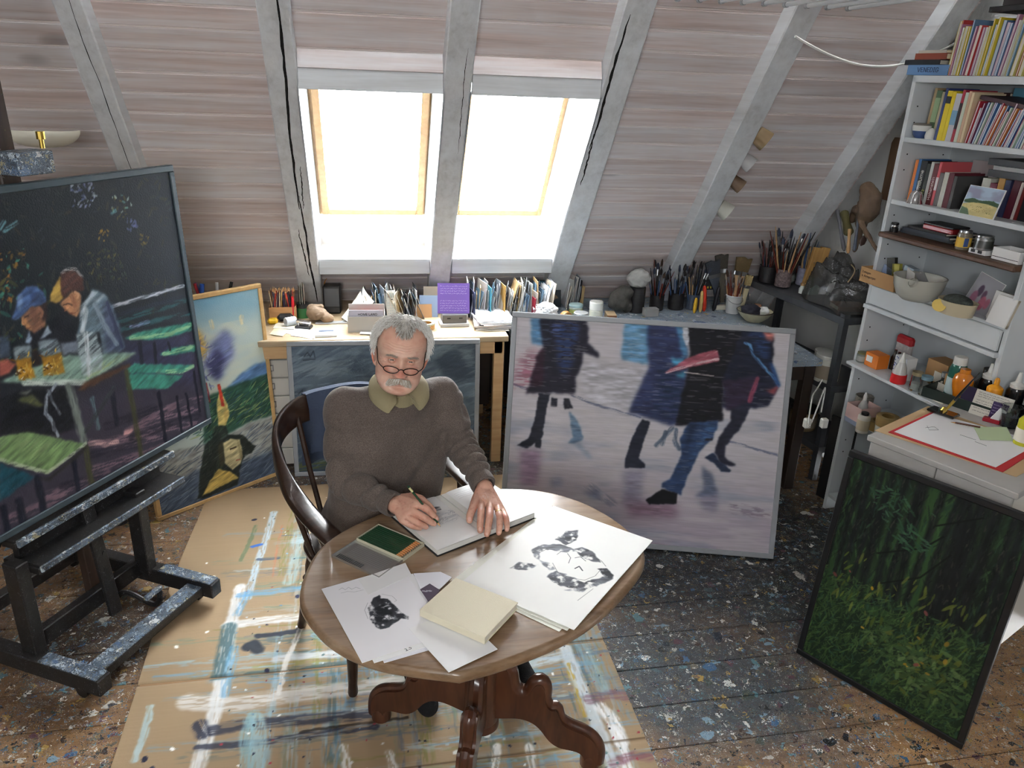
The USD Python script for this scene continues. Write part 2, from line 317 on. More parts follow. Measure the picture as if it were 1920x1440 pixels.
# drying cracks that run down the beams: narrow dark splits cut into the face
split = M('crack_dark', (22, 20, 19), .95)
def crack(x, s0, s1, wd, seed, drift):
    g = random.Random(seed); n = 26; b = MB(); v = []; xx = x
    for k in range(n+1):
        t = k/n; xx += drift/n+g.uniform(-.003, .003); ww = wd*(.25+math.sin(math.pi*t)**.6)*g.uniform(.6, 1.1)/2
        v += [(xx-ww, s0+(s1-s0)*t, -.0006), (xx+ww, s0+(s1-s0)*t, -.0006)]
    f = [[2*k, 2*k+1, 2*k+3, 2*k+2] for k in range(n)]
    obj('crack', b.add(v, f, R=RB, t=R0), split, ceil_, smooth=False)
crack(-.305, 2.3, .9, .012, 1, -.03); crack(-.33, 1.0, .1, .010, 2, .02); crack(-.35, .75, .35, .006, 3, .01); crack(-.30, 1.2, .9, .005, 9, .0)
crack(1.16, 2.1, 1.35, .012, 4, -.02); crack(1.145, 1.45, 1.1, .008, 5, .01); crack(.47, 1.9, 1.3, .003, 6, .0); crack(-1.09, 2.2, .9, .003, 7, .01)
# skylight boxes: sill beams, headers and linings
pane_m = raw('window_pane', {'f': ('fresnel', dict(IOR=1.2)), 't': ('transparent_bsdf', {}), 'g': ('glossy_bsdf', dict(roughness=.02)), 'm': ('mix_closure', {})}, [('f.fac', 'm.fac'), ('t.BSDF', 'm.closure1'), ('g.BSDF', 'm.closure2')], 'm.closure')
pine = wood('pine_sash', (196, 162, 116), (174, 138, 94), (24, 24, 24), .4, coat=.3, rand=.05)
white = M('white_lining', (236, 238, 240), .55)
lining = M('white_reveal', (225, 228, 230), .6)
WN = V(0, 4.956, 1.34)                                        # lower sash edge line; sash plane parallel to the roof
wp = lambda x, s, d=0: WN+RB@V(x, s, d)
for k, (xa, xb, sa, sb) in enumerate([(-.268, .376, -.253, .367), (.505, 1.122, .548, 1.168-.03)]):
    W = thing(f'window_{k+1}', f'{"left" if k == 0 else "right"} roof skylight with pine sash and white lining, blown out by daylight', None, kind='structure')
    xm, wx = (xa+xb)/2, xb-xa-.004
    obj('sill_beam', MB().box((xm, 4.562, 1.092), (wx, .045, .09), R=rotm('x', -4), ch=.003), trimw, W)
    obj('sill_board', box((xm, 4.78, 1.128), (wx+.06, .45, .014), ch=.002), white, W)
    obj('breast_panel', box((xm, 5.005, 1.22), (wx+.1, .012, .19)), white, W)
    hs = roofpt(xm, 1.965, .02)
    obj('header_board', MB().sheet([(xa+.003, 3.716, 2.16), (xb-.003, 3.716, 2.16), (xb-.003, 3.788, 2.237), (xa+.003, 3.788, 2.237)], .016) if 0 else MB().sheet([(xa+.003, 3.765, 2.160), (xb-.003, 3.765, 2.160), (xb-.003, 3.80, 2.242), (xa+.003, 3.80, 2.242)], .014), washed, W, smooth=False)
    obj('header_fascia', MB().box((xm, 3.775, 2.117), (wx, .02, .088), ch=.002), trimw, W)
    obj('head_lining', MB().sheet([(xa, 3.78, 2.078), (xb, 3.78, 2.078), (xb, 4.38, 2.17), (xa, 4.38, 2.17)], .01), lining, W)
    for sx, nm in ((xa, -1), (xb, 1)):                          # side linings: white boards closing the rafter's flank up to the sash
        xo = sx+nm*.004
        c = [(xo, 4.54, 1.13), (xo, 5.02, 1.13), (xo, 5.02, 1.30), (xo, 4.42, 2.10), (xo, 3.78, 2.08), (xo, 3.87, 1.95)]
        obj('side_lining', MB().add(np.vstack([np.array(c)-[.004, 0, 0], np.array(c)+[.004, 0, 0]]), [[0, 1, 2, 2], [0, 2, 3, 3], [0, 3, 4, 4], [0, 4, 5, 5], [6, 8, 7, 7], [6, 9, 8, 8], [6, 10, 9, 9], [6, 11, 10, 10]]), lining, W, smooth=False)
    # outer frame and inner sash in pine
    L = 1.03
    for nm, (a0, a1, dd, th, wd) in {'frame': (sa-.022, sb+.022, .035, .06, .03), 'sash': (sa, sb, .0, .045, .042)}.items():
        lo = -.025 if nm == 'frame' else 0; hi = L+.03 if nm == 'frame' else L; b = MB()
        for x in (a0+wd/2, a1-wd/2): b.add(*box((0, 0, 0), (wd, hi-lo, th), ch=.004).out(), R=RB, t=wp(x, (lo+hi)/2, dd))
        for s_ in (lo+wd/2, hi-wd/2): b.add(*box((0, 0, 0), (a1-a0-2*wd, wd, th), ch=.004).out(), R=RB, t=wp((a0+a1)/2, s_, dd))
        obj(nm, b, pine, W, smooth=False)
    obj('pane', MB().add(*box((0, 0, 0), (sb-sa-.07, L-.07, .006)).out(), R=RB, t=wp((sa+sb)/2, L/2, .008)), pane_m, W)
    obj('sash_rail', MB().add(*box((0, 0, 0), (sb-sa-.08, .012, .012)).out(), R=RB, t=wp((sa+sb)/2, .042, .04)), M('grey_alu', (205, 207, 210), .4), W)
# gable wall on the right, hidden walls and flat ceiling that close the attic
plaster = M('plaster', (205, 206, 204), .85, bump=.25, bscale=45, var=.05, vscale=5)
obj('wall_right', box((2.91, 1.6, 1.5), (.1, 8.0, 3.0)), plaster, label='white plastered gable wall', kind='structure')
obj('wall_left', box((-2.75, 1.6, 1.5), (.1, 8.0, 3.0)), plaster, label='white wall left of the easel, outside the frame', kind='structure')
obj('wall_back', box((0, -1.40, 1.5), (5.8, .1, 3.0)), plaster, label='white wall behind the camera', kind='structure')
obj('ceiling_flat', box((0, .3, 3.02), (5.8, 5.6, .05)), M('ceiling_white', (190, 186, 184), .8), label='flat ceiling under the ridge', kind='structure')
for k, (c, ax, w, h) in enumerate([((-.55, .30, 2.98), 2, 1.1, .8), ((-.45, -1.33, 2.1), 1, 1.3, 1.2)]):  # frames added around the two fill lights; no window openings here
    W = thing(f'window_{k+3}', ['frame added around the fill light under the flat ceiling, out of view', 'frame added around the fill light behind the camera'][k], None, kind='structure')
    for sx, sy, lx, ly in ((0, 1, w+.12, .06), (0, -1, w+.12, .06), (1, 0, .06, h), (-1, 0, .06, h)):
        o = V(sx*(w/2+.03), 0, 0)+(V(0, sy*(h/2+.03), 0) if ax == 2 else V(0, 0, sy*(h/2+.03))); obj('frame', box(V(*c)+o, (lx, ly, .05) if ax == 2 else (lx, .05, ly)), white, W)
# floor boards run along the slope; worn, dirty and splashed with paint
def floor_mat():
    n = {'g': ('geometry', {}), 'tc': ('texture_coordinate', {}), 'oi': ('object_info', {}), 'sc': ('vector_math', dict(math_type='scale', vector1=V(9, 0, 0))), 'ad': ('vector_math', dict(math_type='add')),
         'm': ('mapping', dict(scale=V(1.3, 26, 26))), 'n': ('noise_texture', dict(scale=1.0, detail=7.0, roughness=.65, distortion=.8)),
         'r': ('rgb_ramp', dict(ramp=[(.28, lin((132, 96, 60))), (.5, lin((166, 126, 84))), (.75, lin((188, 150, 106)))])),
         'dn': ('noise_texture', dict(scale=2.2, detail=6.0, roughness=.7)), 'sp': ('separate_xyz', {}), 'b': ('bump', dict(strength=.3, distance=.004)),
         'p': ('principled_bsdf', {}), 'rn': ('map_range', dict(from_min=.2, from_max=.8, to_min=.32, to_max=.6))}
    l = [('g.position', 'ad.vector1'), ('oi.random', 'sc.scale'), ('sc.vector', 'ad.vector2'), ('ad.vector', 'm.vector'), ('m.vector', 'n.vector'), ('n.fac', 'r.fac'), ('g.position', 'dn.vector'), ('g.position', 'sp.vector'), ('n.fac', 'b.height'), ('b.normal', 'p.normal'), ('dn.fac', 'rn.value'), ('rn.result', 'p.roughness')]
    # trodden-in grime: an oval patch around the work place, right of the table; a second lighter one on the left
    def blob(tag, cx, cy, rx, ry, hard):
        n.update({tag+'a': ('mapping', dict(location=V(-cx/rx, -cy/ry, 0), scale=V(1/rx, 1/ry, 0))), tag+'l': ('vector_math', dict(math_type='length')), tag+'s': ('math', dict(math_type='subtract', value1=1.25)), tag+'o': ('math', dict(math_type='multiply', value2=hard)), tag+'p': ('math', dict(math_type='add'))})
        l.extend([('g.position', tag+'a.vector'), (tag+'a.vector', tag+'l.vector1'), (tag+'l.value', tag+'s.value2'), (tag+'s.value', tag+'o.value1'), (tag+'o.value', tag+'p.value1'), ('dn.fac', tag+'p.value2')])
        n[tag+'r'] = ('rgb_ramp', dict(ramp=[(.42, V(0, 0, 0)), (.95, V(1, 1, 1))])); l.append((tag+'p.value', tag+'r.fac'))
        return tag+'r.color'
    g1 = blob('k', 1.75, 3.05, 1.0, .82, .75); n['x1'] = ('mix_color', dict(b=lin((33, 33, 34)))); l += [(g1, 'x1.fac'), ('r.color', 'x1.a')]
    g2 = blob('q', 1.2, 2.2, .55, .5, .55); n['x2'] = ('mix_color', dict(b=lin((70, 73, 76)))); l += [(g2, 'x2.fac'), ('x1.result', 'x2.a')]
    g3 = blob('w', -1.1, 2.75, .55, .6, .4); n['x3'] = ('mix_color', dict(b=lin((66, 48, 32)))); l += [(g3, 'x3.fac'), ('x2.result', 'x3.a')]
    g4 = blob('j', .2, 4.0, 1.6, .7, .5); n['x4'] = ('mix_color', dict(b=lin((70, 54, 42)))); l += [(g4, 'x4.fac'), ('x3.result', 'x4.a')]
    last = splatter(n, l, 'x4.result', [(30, .58), (70, .75), (13, .36), (150, .75), (7, .17)], [(222, 222, 216), (60, 100, 140), (25, 32, 48), (190, 188, 180), (88, 130, 140), (60, 70, 60), (15, 18, 22), (96, 60, 72), (170, 140, 70), (120, 150, 170), (60, 40, 30), (40, 44, 46), (110, 100, 84), (70, 90, 96)], 'g.position')
    l += [(last, 'p.base_color')]
    return raw('floor_boards', n, l)
fm = floor_mat(); FL = thing('floor', 'worn wooden floor boards spattered with paint', None, kind='structure')
for k in range(-16, 20):
    y0 = 1.703+.1935*k
    obj('plank', box((0, y0+.0968, -.0125-rnd.uniform(0, .001)), (5.6, .1905, .025), ch=.002), fm, FL, smooth=False)
obj('subfloor', box((0, 1.6, -.045), (5.8, 8, .03)), M('gap_dark', (18, 14, 11), .95), FL)

# ---------------------------------------------------------------- furniture
deskw = wood('desk_birch', (206, 172, 128), (182, 146, 102), (1.6, 30, 30), .45, rand=.02, bump=.08)
desktop = wood('desk_top', (180, 160, 130), (160, 138, 108), (1.6, 30, 30), .5, rand=.02, bump=.06, splat=[(30, .12)], splatcols=[(240, 240, 238), (150, 130, 110), (90, 90, 100), (230, 226, 215)])
dark = M('dark_wood', (42, 31, 26), .5, var=.2); black = M('black_plastic', (24, 24, 26), .4); steel = M('steel', (190, 192, 195), .28, metal=1); chrome = M('chrome', (225, 226, 228), .12, metal=1)
D = thing('desk', 'long pale wooden desk under the skylights covered in cards and papers', 'desk', (-.30, 4.48, 0))
obj('desktop', box((0, 0, .783), (2.16, .80, .034), ch=.004), desktop, D, smooth=False)
obj('apron', box((0, -.375, .73), (2.10, .02, .075), ch=.002), deskw, D, smooth=False); obj('apron', box((0, .37, .73), (2.10, .02, .075)), deskw, D)
for x in (-1.03, 1.03):
    for y in (-.36, .36): obj('leg', box((x, y, .383), (.06, .05, .766), ch=.004), deskw, D, smooth=False)
obj('back_panel', box((.78, .30, .40), (.62, .02, .62)), dark, D)
cabw = M('cabinet_cream', (206, 204, 196), .45)
FC = thing('filing_cabinet', 'cream metal drawer cabinet under the desk behind the wood-framed picture', 'cabinet', (-.64, 4.37, 0))
obj('carcass', box((0, .03, .345), (.44, .46, .65), ch=.004), cabw, FC, smooth=False)
for k in range(6):
    d = obj('drawer', box((0, -.207, .615-.108*k), (.424, .02, .101), ch=.004), cabw, FC, smooth=False)
    hb = MB().box((.09, -.222, .622-.108*k), (.068, .004, .036)); obj('label_holder', hb, steel, d)
    obj('label_card', box((.09, -.2245, .622-.108*k), (.056, .002, .026)), M('card_white', (232, 230, 222), .8), d)
# ---- the table with the paint crust
crust = wood('paint_crust', (120, 136, 152), (92, 106, 122), (3, 9, 9), .55, c3=(140, 152, 162), rand=.0, bump=.5, splat=[(9, .34), (22, .52), (46, .6), (100, .6)], splatcols=[(176, 190, 204), (78, 100, 136), (128, 148, 168), (200, 206, 210), (92, 116, 140), (150, 164, 176), (186, 160, 80), (60, 74, 98), (120, 128, 138), (220, 222, 222), (104, 132, 156), (136, 130, 120)])
WT = thing('work_table', 'low mixing table thickly crusted with blue-grey paint behind the street painting', 'table', (1.61, 4.20, 0))
obj('tabletop', box((0, 0, .782), (1.60, 1.30, .036), ch=.003), crust, WT, smooth=False)
obj('apron', box((0, -.60, .72), (1.52, .03, .09)), dark, WT)
for x in (-.75, .75):
    for y in (-.6, .6): obj('leg', box((x, y, .382), (.06, .06, .764), ch=.004), dark, WT, smooth=False)
# ---- grey metal rack in the corner
rackm = M('rack_grey', (64, 66, 70), .5, var=.15, vscale=12)
RK = thing('metal_rack', 'dark grey metal shelving rack in the corner by the gable wall', 'shelf', (2.56, 3.66, 0), 8)
for z in (.22, .60, 1.0):
    b = MB().box((.16, .47, z-.012), (.33, .96, .005)); b.box((-.003, .47, z-.02), (.006, .96, .04)).box((.325, .47, z-.02), (.006, .96, .04)).box((.16, -.01, z-.02), (.33, .006, .04)).box((.16, .95, z-.02), (.33, .006, .04))
    obj('shelf', b, rackm, RK, smooth=False)
for x in (0, .322):
    for y in (-.008, .95):
        sx = 1 if x == 0 else -1; sy = 1 if y < .4 else -1
        h = 1.02 if y < .4 or 1 else .9
        obj('post', MB().box((x+sx*.016-.002, y, h/2), (.036, .003, h)).box((x-.002, y+sy*.018, h/2), (.003, .036, h)), rackm, RK, smooth=False)
# ---- white bookcase against the gable wall
shelfw = M('bookcase_white', (214, 219, 222), .5, var=.03, vscale=9); brownb = wood('brown_board', (96, 66, 44), (70, 46, 30), (30, 2, 30), .5, rand=.02)
BROT = math.degrees(math.atan2(-.993, .117))          # local x runs along the shelves towards the camera, local y points out of the case
BKO = V(2.45, 3.36, 0)
BK = thing('bookcase', 'tall white bookcase crammed with books, magazines and jars', 'bookcase', BKO, BROT)
def bk(x, y, z): a = math.radians(BROT); c, s = math.cos(a), math.sin(a); return V(BKO[0]+c*x-s*y, BKO[1]+s*x+c*y, z)
# local y negative = out of the case (front), positive = towards the wall
SH = [2.225, 1.965, 1.685, 1.285, 1.168, .878, .58, .10]
BW, BD = .80, .30
for x in (.011, BW-.011):
    p = obj('side_panel', box((x, BD/2, 1.112), (.022, BD, 2.224), ch=.002), shelfw, BK, smooth=False)
    sx = .0225 if x < .4 else BW-.0225
    hb = MB()
    for k in range(26):
        for yy in (.04, .25):
            if k % 3 != 2: hb.box((sx, yy, .35+k*.07), (.0012, .006, .006))
    obj('peg_hole', hb, M('hole_dark', (40, 42, 44), .9), p, kind='stuff')
obj('back_panel', box((BW/2, BD-.004, 1.11), (BW-.02, .006, 2.2)), M('bookcase_back', (196, 202, 205), .6), BK)
for z in SH:
    if z == 2.225: obj('shelf', box((BW/2, BD/2, z-.010), (BW, BD, .030), ch=.002), shelfw, BK, smooth=False)
    else: obj('shelf', box((BW/2, BD/2, z-.010), (BW-.045, BD-.006, .022), ch=.002), shelfw, BK, smooth=False)
obj('shelf', MB().box((BW/2, BD/2-.02, 1.523), (BW-.046, BD+.03, .024), ch=.006), brownb, BK, smooth=False, label='dark brown wooden shelf board')
pl_ = obj('flap', box((BW/2+.004, -.004, 1.226), (BW-.058, .018, .092), ch=.003), shelfw, BK, smooth=False)
obj('rail', box((BW/2, -.010, 1.166), (BW-.03, .03, .02), ch=.002), shelfw, BK, smooth=False)
obj('shelf_lip', box((BW/2-.0, -.03, .871), (BW-.05, .07, .016), ch=.002), shelfw, BK, smooth=False)
# ---- plan chest
chestg = M('chest_grey', (176, 174, 170), .5, var=.06, vscale=6); chestw = M('chest_white', (226, 224, 216), .5)
CH = thing('plan_chest', 'grey-topped white plan chest in the right corner holding ink bottles and sheets', 'cabinet', (1.885, 2.385, 0), -64.5)
obj('lid', MB().box((.26, .30, .918), (.54, .62, .024), ch=.003), chestg, CH, smooth=False)
obj('drawer_front', box((.130, .006, .875), (.252, .02, .062), ch=.003), chestg, CH, smooth=False); obj('drawer_front', box((.388, .006, .875), (.256, .02, .062), ch=.003), chestg, CH, smooth=False)
obj('carcass', box((.26, .30, .515), (.51, .57, .78), ch=.004), chestw, CH, smooth=False)
for x in (.05, .36):
    for y in (.04, .55): obj('foot', box((x, y, .0625), (.04, .04, .125)), chestw, CH)
# ---- painters' cardboard on the floor
CBW, CBH = 1.80, 2.42
def cardboard():
    c = Canvas(CBW, CBH, .0045, (164, 140, 110)); g = np.random.default_rng(3)
    base = c.nz(3, 3, 1, 4); c.c *= (.92+.16*base)[..., None]
    c.c *= (1+.05*(c.nz(4, 300, 9, 2)-.5))[..., None]
    U = lambda *p: p
    bl, wh, tl, dk, ol = (108, 164, 206), (226, 226, 224), (74, 104, 110), (48, 52, 70), (130, 130, 70)
    # washes of blue and green where canvases were primed
    for k in range(240):
        u, v = g.uniform(.25, .98), g.uniform(.08, .86); L = g.uniform(.06, .3); hz = g.uniform() < .6
        col = [bl, (150, 186, 206), tl, (120, 140, 120), (176, 190, 196), ol, (96, 110, 130)][g.integers(7)]
        p = [u-L, v, u+L, v+g.uniform(-.01, .01)] if hz else [u, v-L*.6, u+g.uniform(-.01, .01), v+L*.6]
        c.line(p, g.uniform(.008, .05), col, a=g.uniform(.25, .65), soft=.5, dry=.55, seed=k)
    S = [
        (wh, 0.05, 0.92, 0.15, [0.155,0.223,0.165,0.327,0.167,0.442,0.165,0.543,0.168,0.627]),
        (wh, 0.05, 0.9, 0.2, [0.155,0.520,0.239,0.525,0.323,0.527]),
        (wh, 0.075, 0.75, 0.3, [0.107,0.350,0.194,0.335,0.328,0.342,0.424,0.343,0.545,0.344]),
        ((190,212,226), 0.035, 0.8, 0.35, [0.190,0.593,0.202,0.783,0.206,0.887]),
        (bl, 0.04, 0.7, 0.35, [0.172,0.602,0.303,0.610,0.406,0.610]),
        (bl, 0.035, 0.6, 0.35, [0.173,0.549,0.190,0.608]),
        (dk, 0.055, 0.85, 0.3, [0.150,0.284,0.141,0.299]),
        (dk, 0.05, 0.8, 0.3, [0.168,0.288,0.212,0.292,0.292,0.290,0.394,0.287,0.477,0.285]),
        (dk, 0.03, 0.8, 0.35, [0.147,0.258,0.248,0.256,0.336,0.258,0.477,0.261]),
        (tl, 0.06, 0.85, 0.25, [0.161,0.404,0.162,0.468,0.161,0.515]),
        ((52,56,68), 0.028, 0.95, 0, [0.226,0.485,0.268,0.486,0.314,0.490]),
        ((50,56,66), 0.05, 0.95, 0, [0.209,0.460,0.222,0.466,0.231,0.450]),
        ((70,86,110), 0.022, 0.8, 0.2, [0.196,0.712,0.246,0.713]),
        ((60,110,200), 0.022, 0.9, 0.1, [0.172,0.759,0.194,0.765]),
        ((90,120,90), 0.02, 0.6, 0.3, [0.152,0.713,0.162,0.777,0.166,0.837]),
        ((170,206,214), 0.06, 0.7, 0.3, [0.246,0.298,0.256,0.253,0.260,0.211]),
        ((150,196,206), 0.045, 0.6, 0.3, [0.239,0.309,0.231,0.270,0.246,0.213]),
        ((180,206,212), 0.025, 0.8, 0.2, [0.038,0.249,0.041,0.286,0.040,0.320,0.038,0.346]),
        (bl, 0.03, 0.55, 0.4, [0.031,0.408,0.083,0.407,0.131,0.407]),
        (tl, 0.035, 0.7, 0.4, [0.150,0.395,0.257,0.394,0.367,0.396,0.457,0.402]),
        ((150,150,80), 0.03, 0.5, 0.5, [0.233,0.410,0.321,0.413,0.411,0.414]),
        ((130,178,206), 0.03, 0.6, 0.4, [0.351,0.475,0.411,0.436,0.480,0.420]),
        ((214,220,224), 0.04, 0.7, 0.3, [0.275,0.424,0.343,0.426,0.423,0.422]),
        ((230,228,222), 0.022, 0.8, 0.2, [0.328,0.534,0.311,0.466,0.293,0.416,0.285,0.347]),
        ((110,170,210), 0.04, 0.6, 0.4, [0.179,0.358,0.180,0.404,0.180,0.460]),
        ((200,208,212), 0.07, 0.6, 0.4, [0.288,0.772,0.372,0.782,0.430,0.782]),
        ((170,206,216), 0.05, 0.5, 0.4, [0.286,0.796,0.290,0.682,0.282,0.632]),
        ((190,120,90), 0.012, 0.6, 0.4, [0.239,0.831,0.238,0.742,0.240,0.652]),
        ((206,216,222), 0.05, 0.85, 0.2, [0.906,0.385,0.909,0.292,0.914,0.215,0.915,0.138]),
        ((190,206,214), 0.05, 0.8, 0.25, [0.774,0.348,0.837,0.360,0.903,0.368]),
        ((126,88,104), 0.05, 0.6, 0.3, [0.918,0.268,0.972,0.274,0.998,0.265]),
        ((240,240,240), 0.05, 0.9, 0.3, [0.934,0.250,0.950,0.222,0.950,0.181]),
        ((240,240,240), 0.04, 0.9, 0.3, [0.944,0.207,0.946,0.172,0.940,0.135]),
        ((140,170,180), 0.05, 0.6, 0.35, [0.943,0.401,0.948,0.348,0.954,0.287]),
        ((120,70,90), 0.04, 0.6, 0.3, [0.919,0.147,0.965,0.156,0.988,0.149]),
        ((180,150,60), 0.018, 0.8, 0.4, [0.899,0.347,0.896,0.293,0.895,0.238]),
        ((46,52,62), 0.03, 0.7, 0.35, [0.840,0.255,0.851,0.222,0.860,0.186]),
        ((70,110,150), 0.04, 0.5, 0.4, [0.737,0.288,0.807,0.297,0.859,0.297]),
        ((236,236,232), 0.03, 0.9, 0.4, [0.707,0.198,0.694,0.163]),
        ((236,236,232), 0.03, 0.9, 0.4, [0.417,0.230,0.422,0.193]),
        ((236,236,232), 0.03, 0.9, 0.4, [0.501,0.210,0.509,0.183]),
        ((236,236,232), 0.03, 0.9, 0.4, [0.767,0.192,0.767,0.155]),
        ((36,30,26), 0.012, 0.7, 0, [0.335,0.266,0.477,0.271,0.540,0.271]),
    ]
    for k, (col, wd, a, dry, p) in enumerate(S): c.line(p, wd, col, a, soft=.25, dry=dry, seed=100+k, wob=.006)
    c.dabs(500, (.18, .02, 1, .95), .011, 0, [(240, 240, 236), (46, 50, 66), (120, 160, 190), (190, 200, 205), (40, 44, 60), (90, 120, 120), (160, 60, 70)], .95, 5, 90, .7)
    c.dabs(60, (.02, .02, .9, .9), .022, 0, [(240, 240, 236), (40, 44, 70), (230, 230, 225)], .95, 6, 90, .7)
    for j in (.395, .18, .12): c.line([.0, j, 1, j+.004], .006, (96, 74, 52), .8, soft=.5)
    return c
CX0, CY0 = -.885, 1.50
cbp = thing('cardboard_sheet', 'flattened brown cardboard on the floor under the table, streaked with white and blue paint', 'cardboard', (CX0, CY0, 0))
cc = cardboard()
def cbwarp(X, Y):
    z = .006+.004*(meshkit.fbm(np.stack([X*3, Y*3, 0*X], -1), 3, 5))-.004*np.exp(-((Y/CBH-.395)/.004)**2)-.003*np.exp(-((Y/CBH-.18)/.004)**2)
    return np.stack([X+.012*np.sin(Y*3.1)*(1-X/CBW), Y, z], -1)
mv, mc = cc.mesh(cbwarp); obj('printed_face', mv, vcol('cardboard_face', .75, .2, 90), cbp, col=mc)
obj('board', box((CBW/2, CBH/2, .003), (CBW-.02, CBH-.004, .004)), M('cardboard_core', (150, 118, 84), .9), cbp)
# ---- oval pedestal table
walnut = wood('walnut_top', (142, 112, 82), (98, 76, 54), (4, 26, 26), .30, c3=(122, 94, 66), rand=.0, coat=.35, bump=.05, wash=(158, 136, 112))
walnutd = wood('walnut_turned', (96, 58, 36), (60, 34, 22), (22, 22, 4), .32, c3=(80, 46, 29), rand=.04, coat=.4, bump=.06)
TB = thing('pedestal_table', 'oval walnut pedestal table with scrolled feet, covered with drawings', 'table', (.335, 1.995, 0))
OUT = [(.474, 2.462), (.598, 2.432), (.718, 2.351), (.79, 2.257), (.835, 2.158), (.858, 2.05), (.84, 1.955), (.782, 1.87), (.673, 1.758), (.578, 1.680), (.481, 1.623), (.37, 1.578), (.28, 1.549), (.225, 1.537), (.199, 1.531), (.172, 1.540), (.12, 1.556), (.066, 1.575), (-.014, 1.61), (-.095, 1.671), (-.153, 1.742), (-.192, 1.815), (-.212, 1.87), (-.218, 1.951), (-.204, 2.056), (-.171, 2.154), (-.107, 2.24), (-.002, 2.325), (.10, 2.385), (.22, 2.43), (.35, 2.457)]
oc = np.array(OUT)-[.335, 1.995]
oo = np.vstack([spline(np.vstack([oc[14:], oc[:15]]), 150)[:-1]])
def ring(poly, prof):
    """sweeps an edge profile (inset, z) around a closed outline and caps it"""
    c = poly.mean(0); n = len(poly); tn = np.roll(poly, -1, 0)-np.roll(poly, 1, 0); nn = np.stack([tn[:, 1], -tn[:, 0]], 1); nn /= np.linalg.norm(nn, axis=1)[:, None]
    if ((poly-c)*nn).sum() < 0: nn = -nn
    v = np.vstack([np.column_stack([poly-nn*i, np.full(n, z)]) for i, z in prof]); k = len(prof)
    f = [[j*n+i, j*n+(i+1) % n, (j+1)*n+(i+1) % n, (j+1)*n+i] for j in range(k-1) for i in range(n)]; f = np.array(f); f = np.vstack([f[:, [0, 1, 2]], f[:, [0, 2, 3]]]); m = len(v)
    v = np.vstack([v, [[*c, prof[0][1]], [*c, prof[-1][1]]]])
    f = np.vstack([f, [[m, (i+1) % n, i] for i in range(n)], [[m+1, (k-1)*n+i, (k-1)*n+(i+1) % n] for i in range(n)]])
    t = trimesh.Trimesh(v, f, process=False); t.fix_normals(); return t
obj('tabletop', ring(oo, [(.03, .712), (.012, .713), (.004, .718), (0, .726), (0, .738), (.003, .745), (.008, .7488), (.014, .75)]), walnut, TB, smooth=40)
obj('apron', ring(oo*.88, [(.0, .672), (.0, .713)]), walnutd, TB)
obj('column', MB().lathe([(.0, .10), (.052, .102), (.060, .112), (.060, .128), (.055, .136), (.057, .15), (.0575, .40), (.056, .42), (.064, .428), (.069, .437), (.064, .447), (.057, .455), (.060, .47), (.072, .51), (.079, .545), (.076, .565), (.066, .575), (.082, .585), (.086, .594), (.080, .604), (.066, .612), (.062, .63), (.085, .655), (.15, .668), (.16, .68), (0, .68)], 36), walnutd, TB, smooth=35)
LEG = [(.03, .335), (.055, .37), (.08, .372), (.094, .345), (.10, .305), (.118, .278), (.142, .272), (.165, .29), (.178, .322), (.196, .332), (.210, .315), (.214, .28), (.222, .245), (.238, .232), (.252, .235), (.262, .215), (.275, .185), (.31, .165), (.35, .152), (.385, .125), (.402, .08), (.400, .03), (.392, 0), (.362, 0), (.358, .04), (.345, .068), (.31, .078), (.27, .082), (.235, .105), (.205, .145), (.17, .172), (.12, .178), (.05, .165), (.03, .165)]
for an in (-20, 68, 152, 250):
    R = rotm('z', an)@np.stack([V(1, 0, 0), V(0, 0, 1), V(0, -1, 0)], 1)
    P = np.array(LEG); lg = spline(np.vstack([P, P[:1]]), 110)[:-1]
    b = MB().prism(lg, -.026, .026, R); lgp = obj('leg', b, walnutd, TB, smooth=40)
    # rounded moulding that follows the upper scroll
    top = spline(P[:22], 70); pts = [R@V(r, z, 0) for r, z in top]
    obj('moulding', MB().tube(pts, [.021+.006*math.sin(i*.1) for i in range(len(pts))], 10), walnutd, lgp)
    obj('toe_cap', MB().lathe([(.0, 0), (.026, 0), (.034, .012), (.034, .04), (.026, .06), (0, .068)], 16, t=R@V(.376, 0, 0)), walnutd, lgp)
# ---- captain's chair
chairw = wood('dark_oak', (62, 40, 28), (34, 20, 14), (3, 24, 24), .28, c3=(48, 30, 20), rand=.03, coat=.5, bump=.06)
CA = 27; CR = thing('captains_chair', 'dark polished wooden armchair with curved back the man sits on', 'chair', (0, 2.62, 0), CA)
seat = []
for t in np.arange(40)*2*np.pi/40:
    c, s = math.cos(t), math.sin(t); seat.append((.255*math.copysign(abs(c)**.55, c), -.02+.235*math.copysign(abs(s)**.6, s)))
obj('seat', ring(np.array(seat), [(.02, .425), (.004, .43), (0, .44), (0, .452), (.006, .46), (.02, .463)]), chairw, CR, smooth=35)
for sx, sy in ((-1, -1), (1, -1), (-1, 1), (1, 1)):
    top = V(sx*.19, sy*.16-.02, .43); bot = V(sx*.235, sy*.235-.01, 0); R = frame_z(top-bot)
    obj('leg', MB().lathe([(.014, 0), (.019, .02), (.017, .05), (.021, .14), (.026, .24), (.018, .26), (.026, .275), (.018, .29), (.024, .34), (.02, .435)], 14, R, bot), chairw, CR)
obj('stretcher', MB().rod((-.215, -.2, .16), (-.215, .19, .16), .011).rod((.215, -.2, .16), (.215, .19, .16), .011).rod((-.215, 0, .16), (.215, 0, .16), .011), chairw, CR)
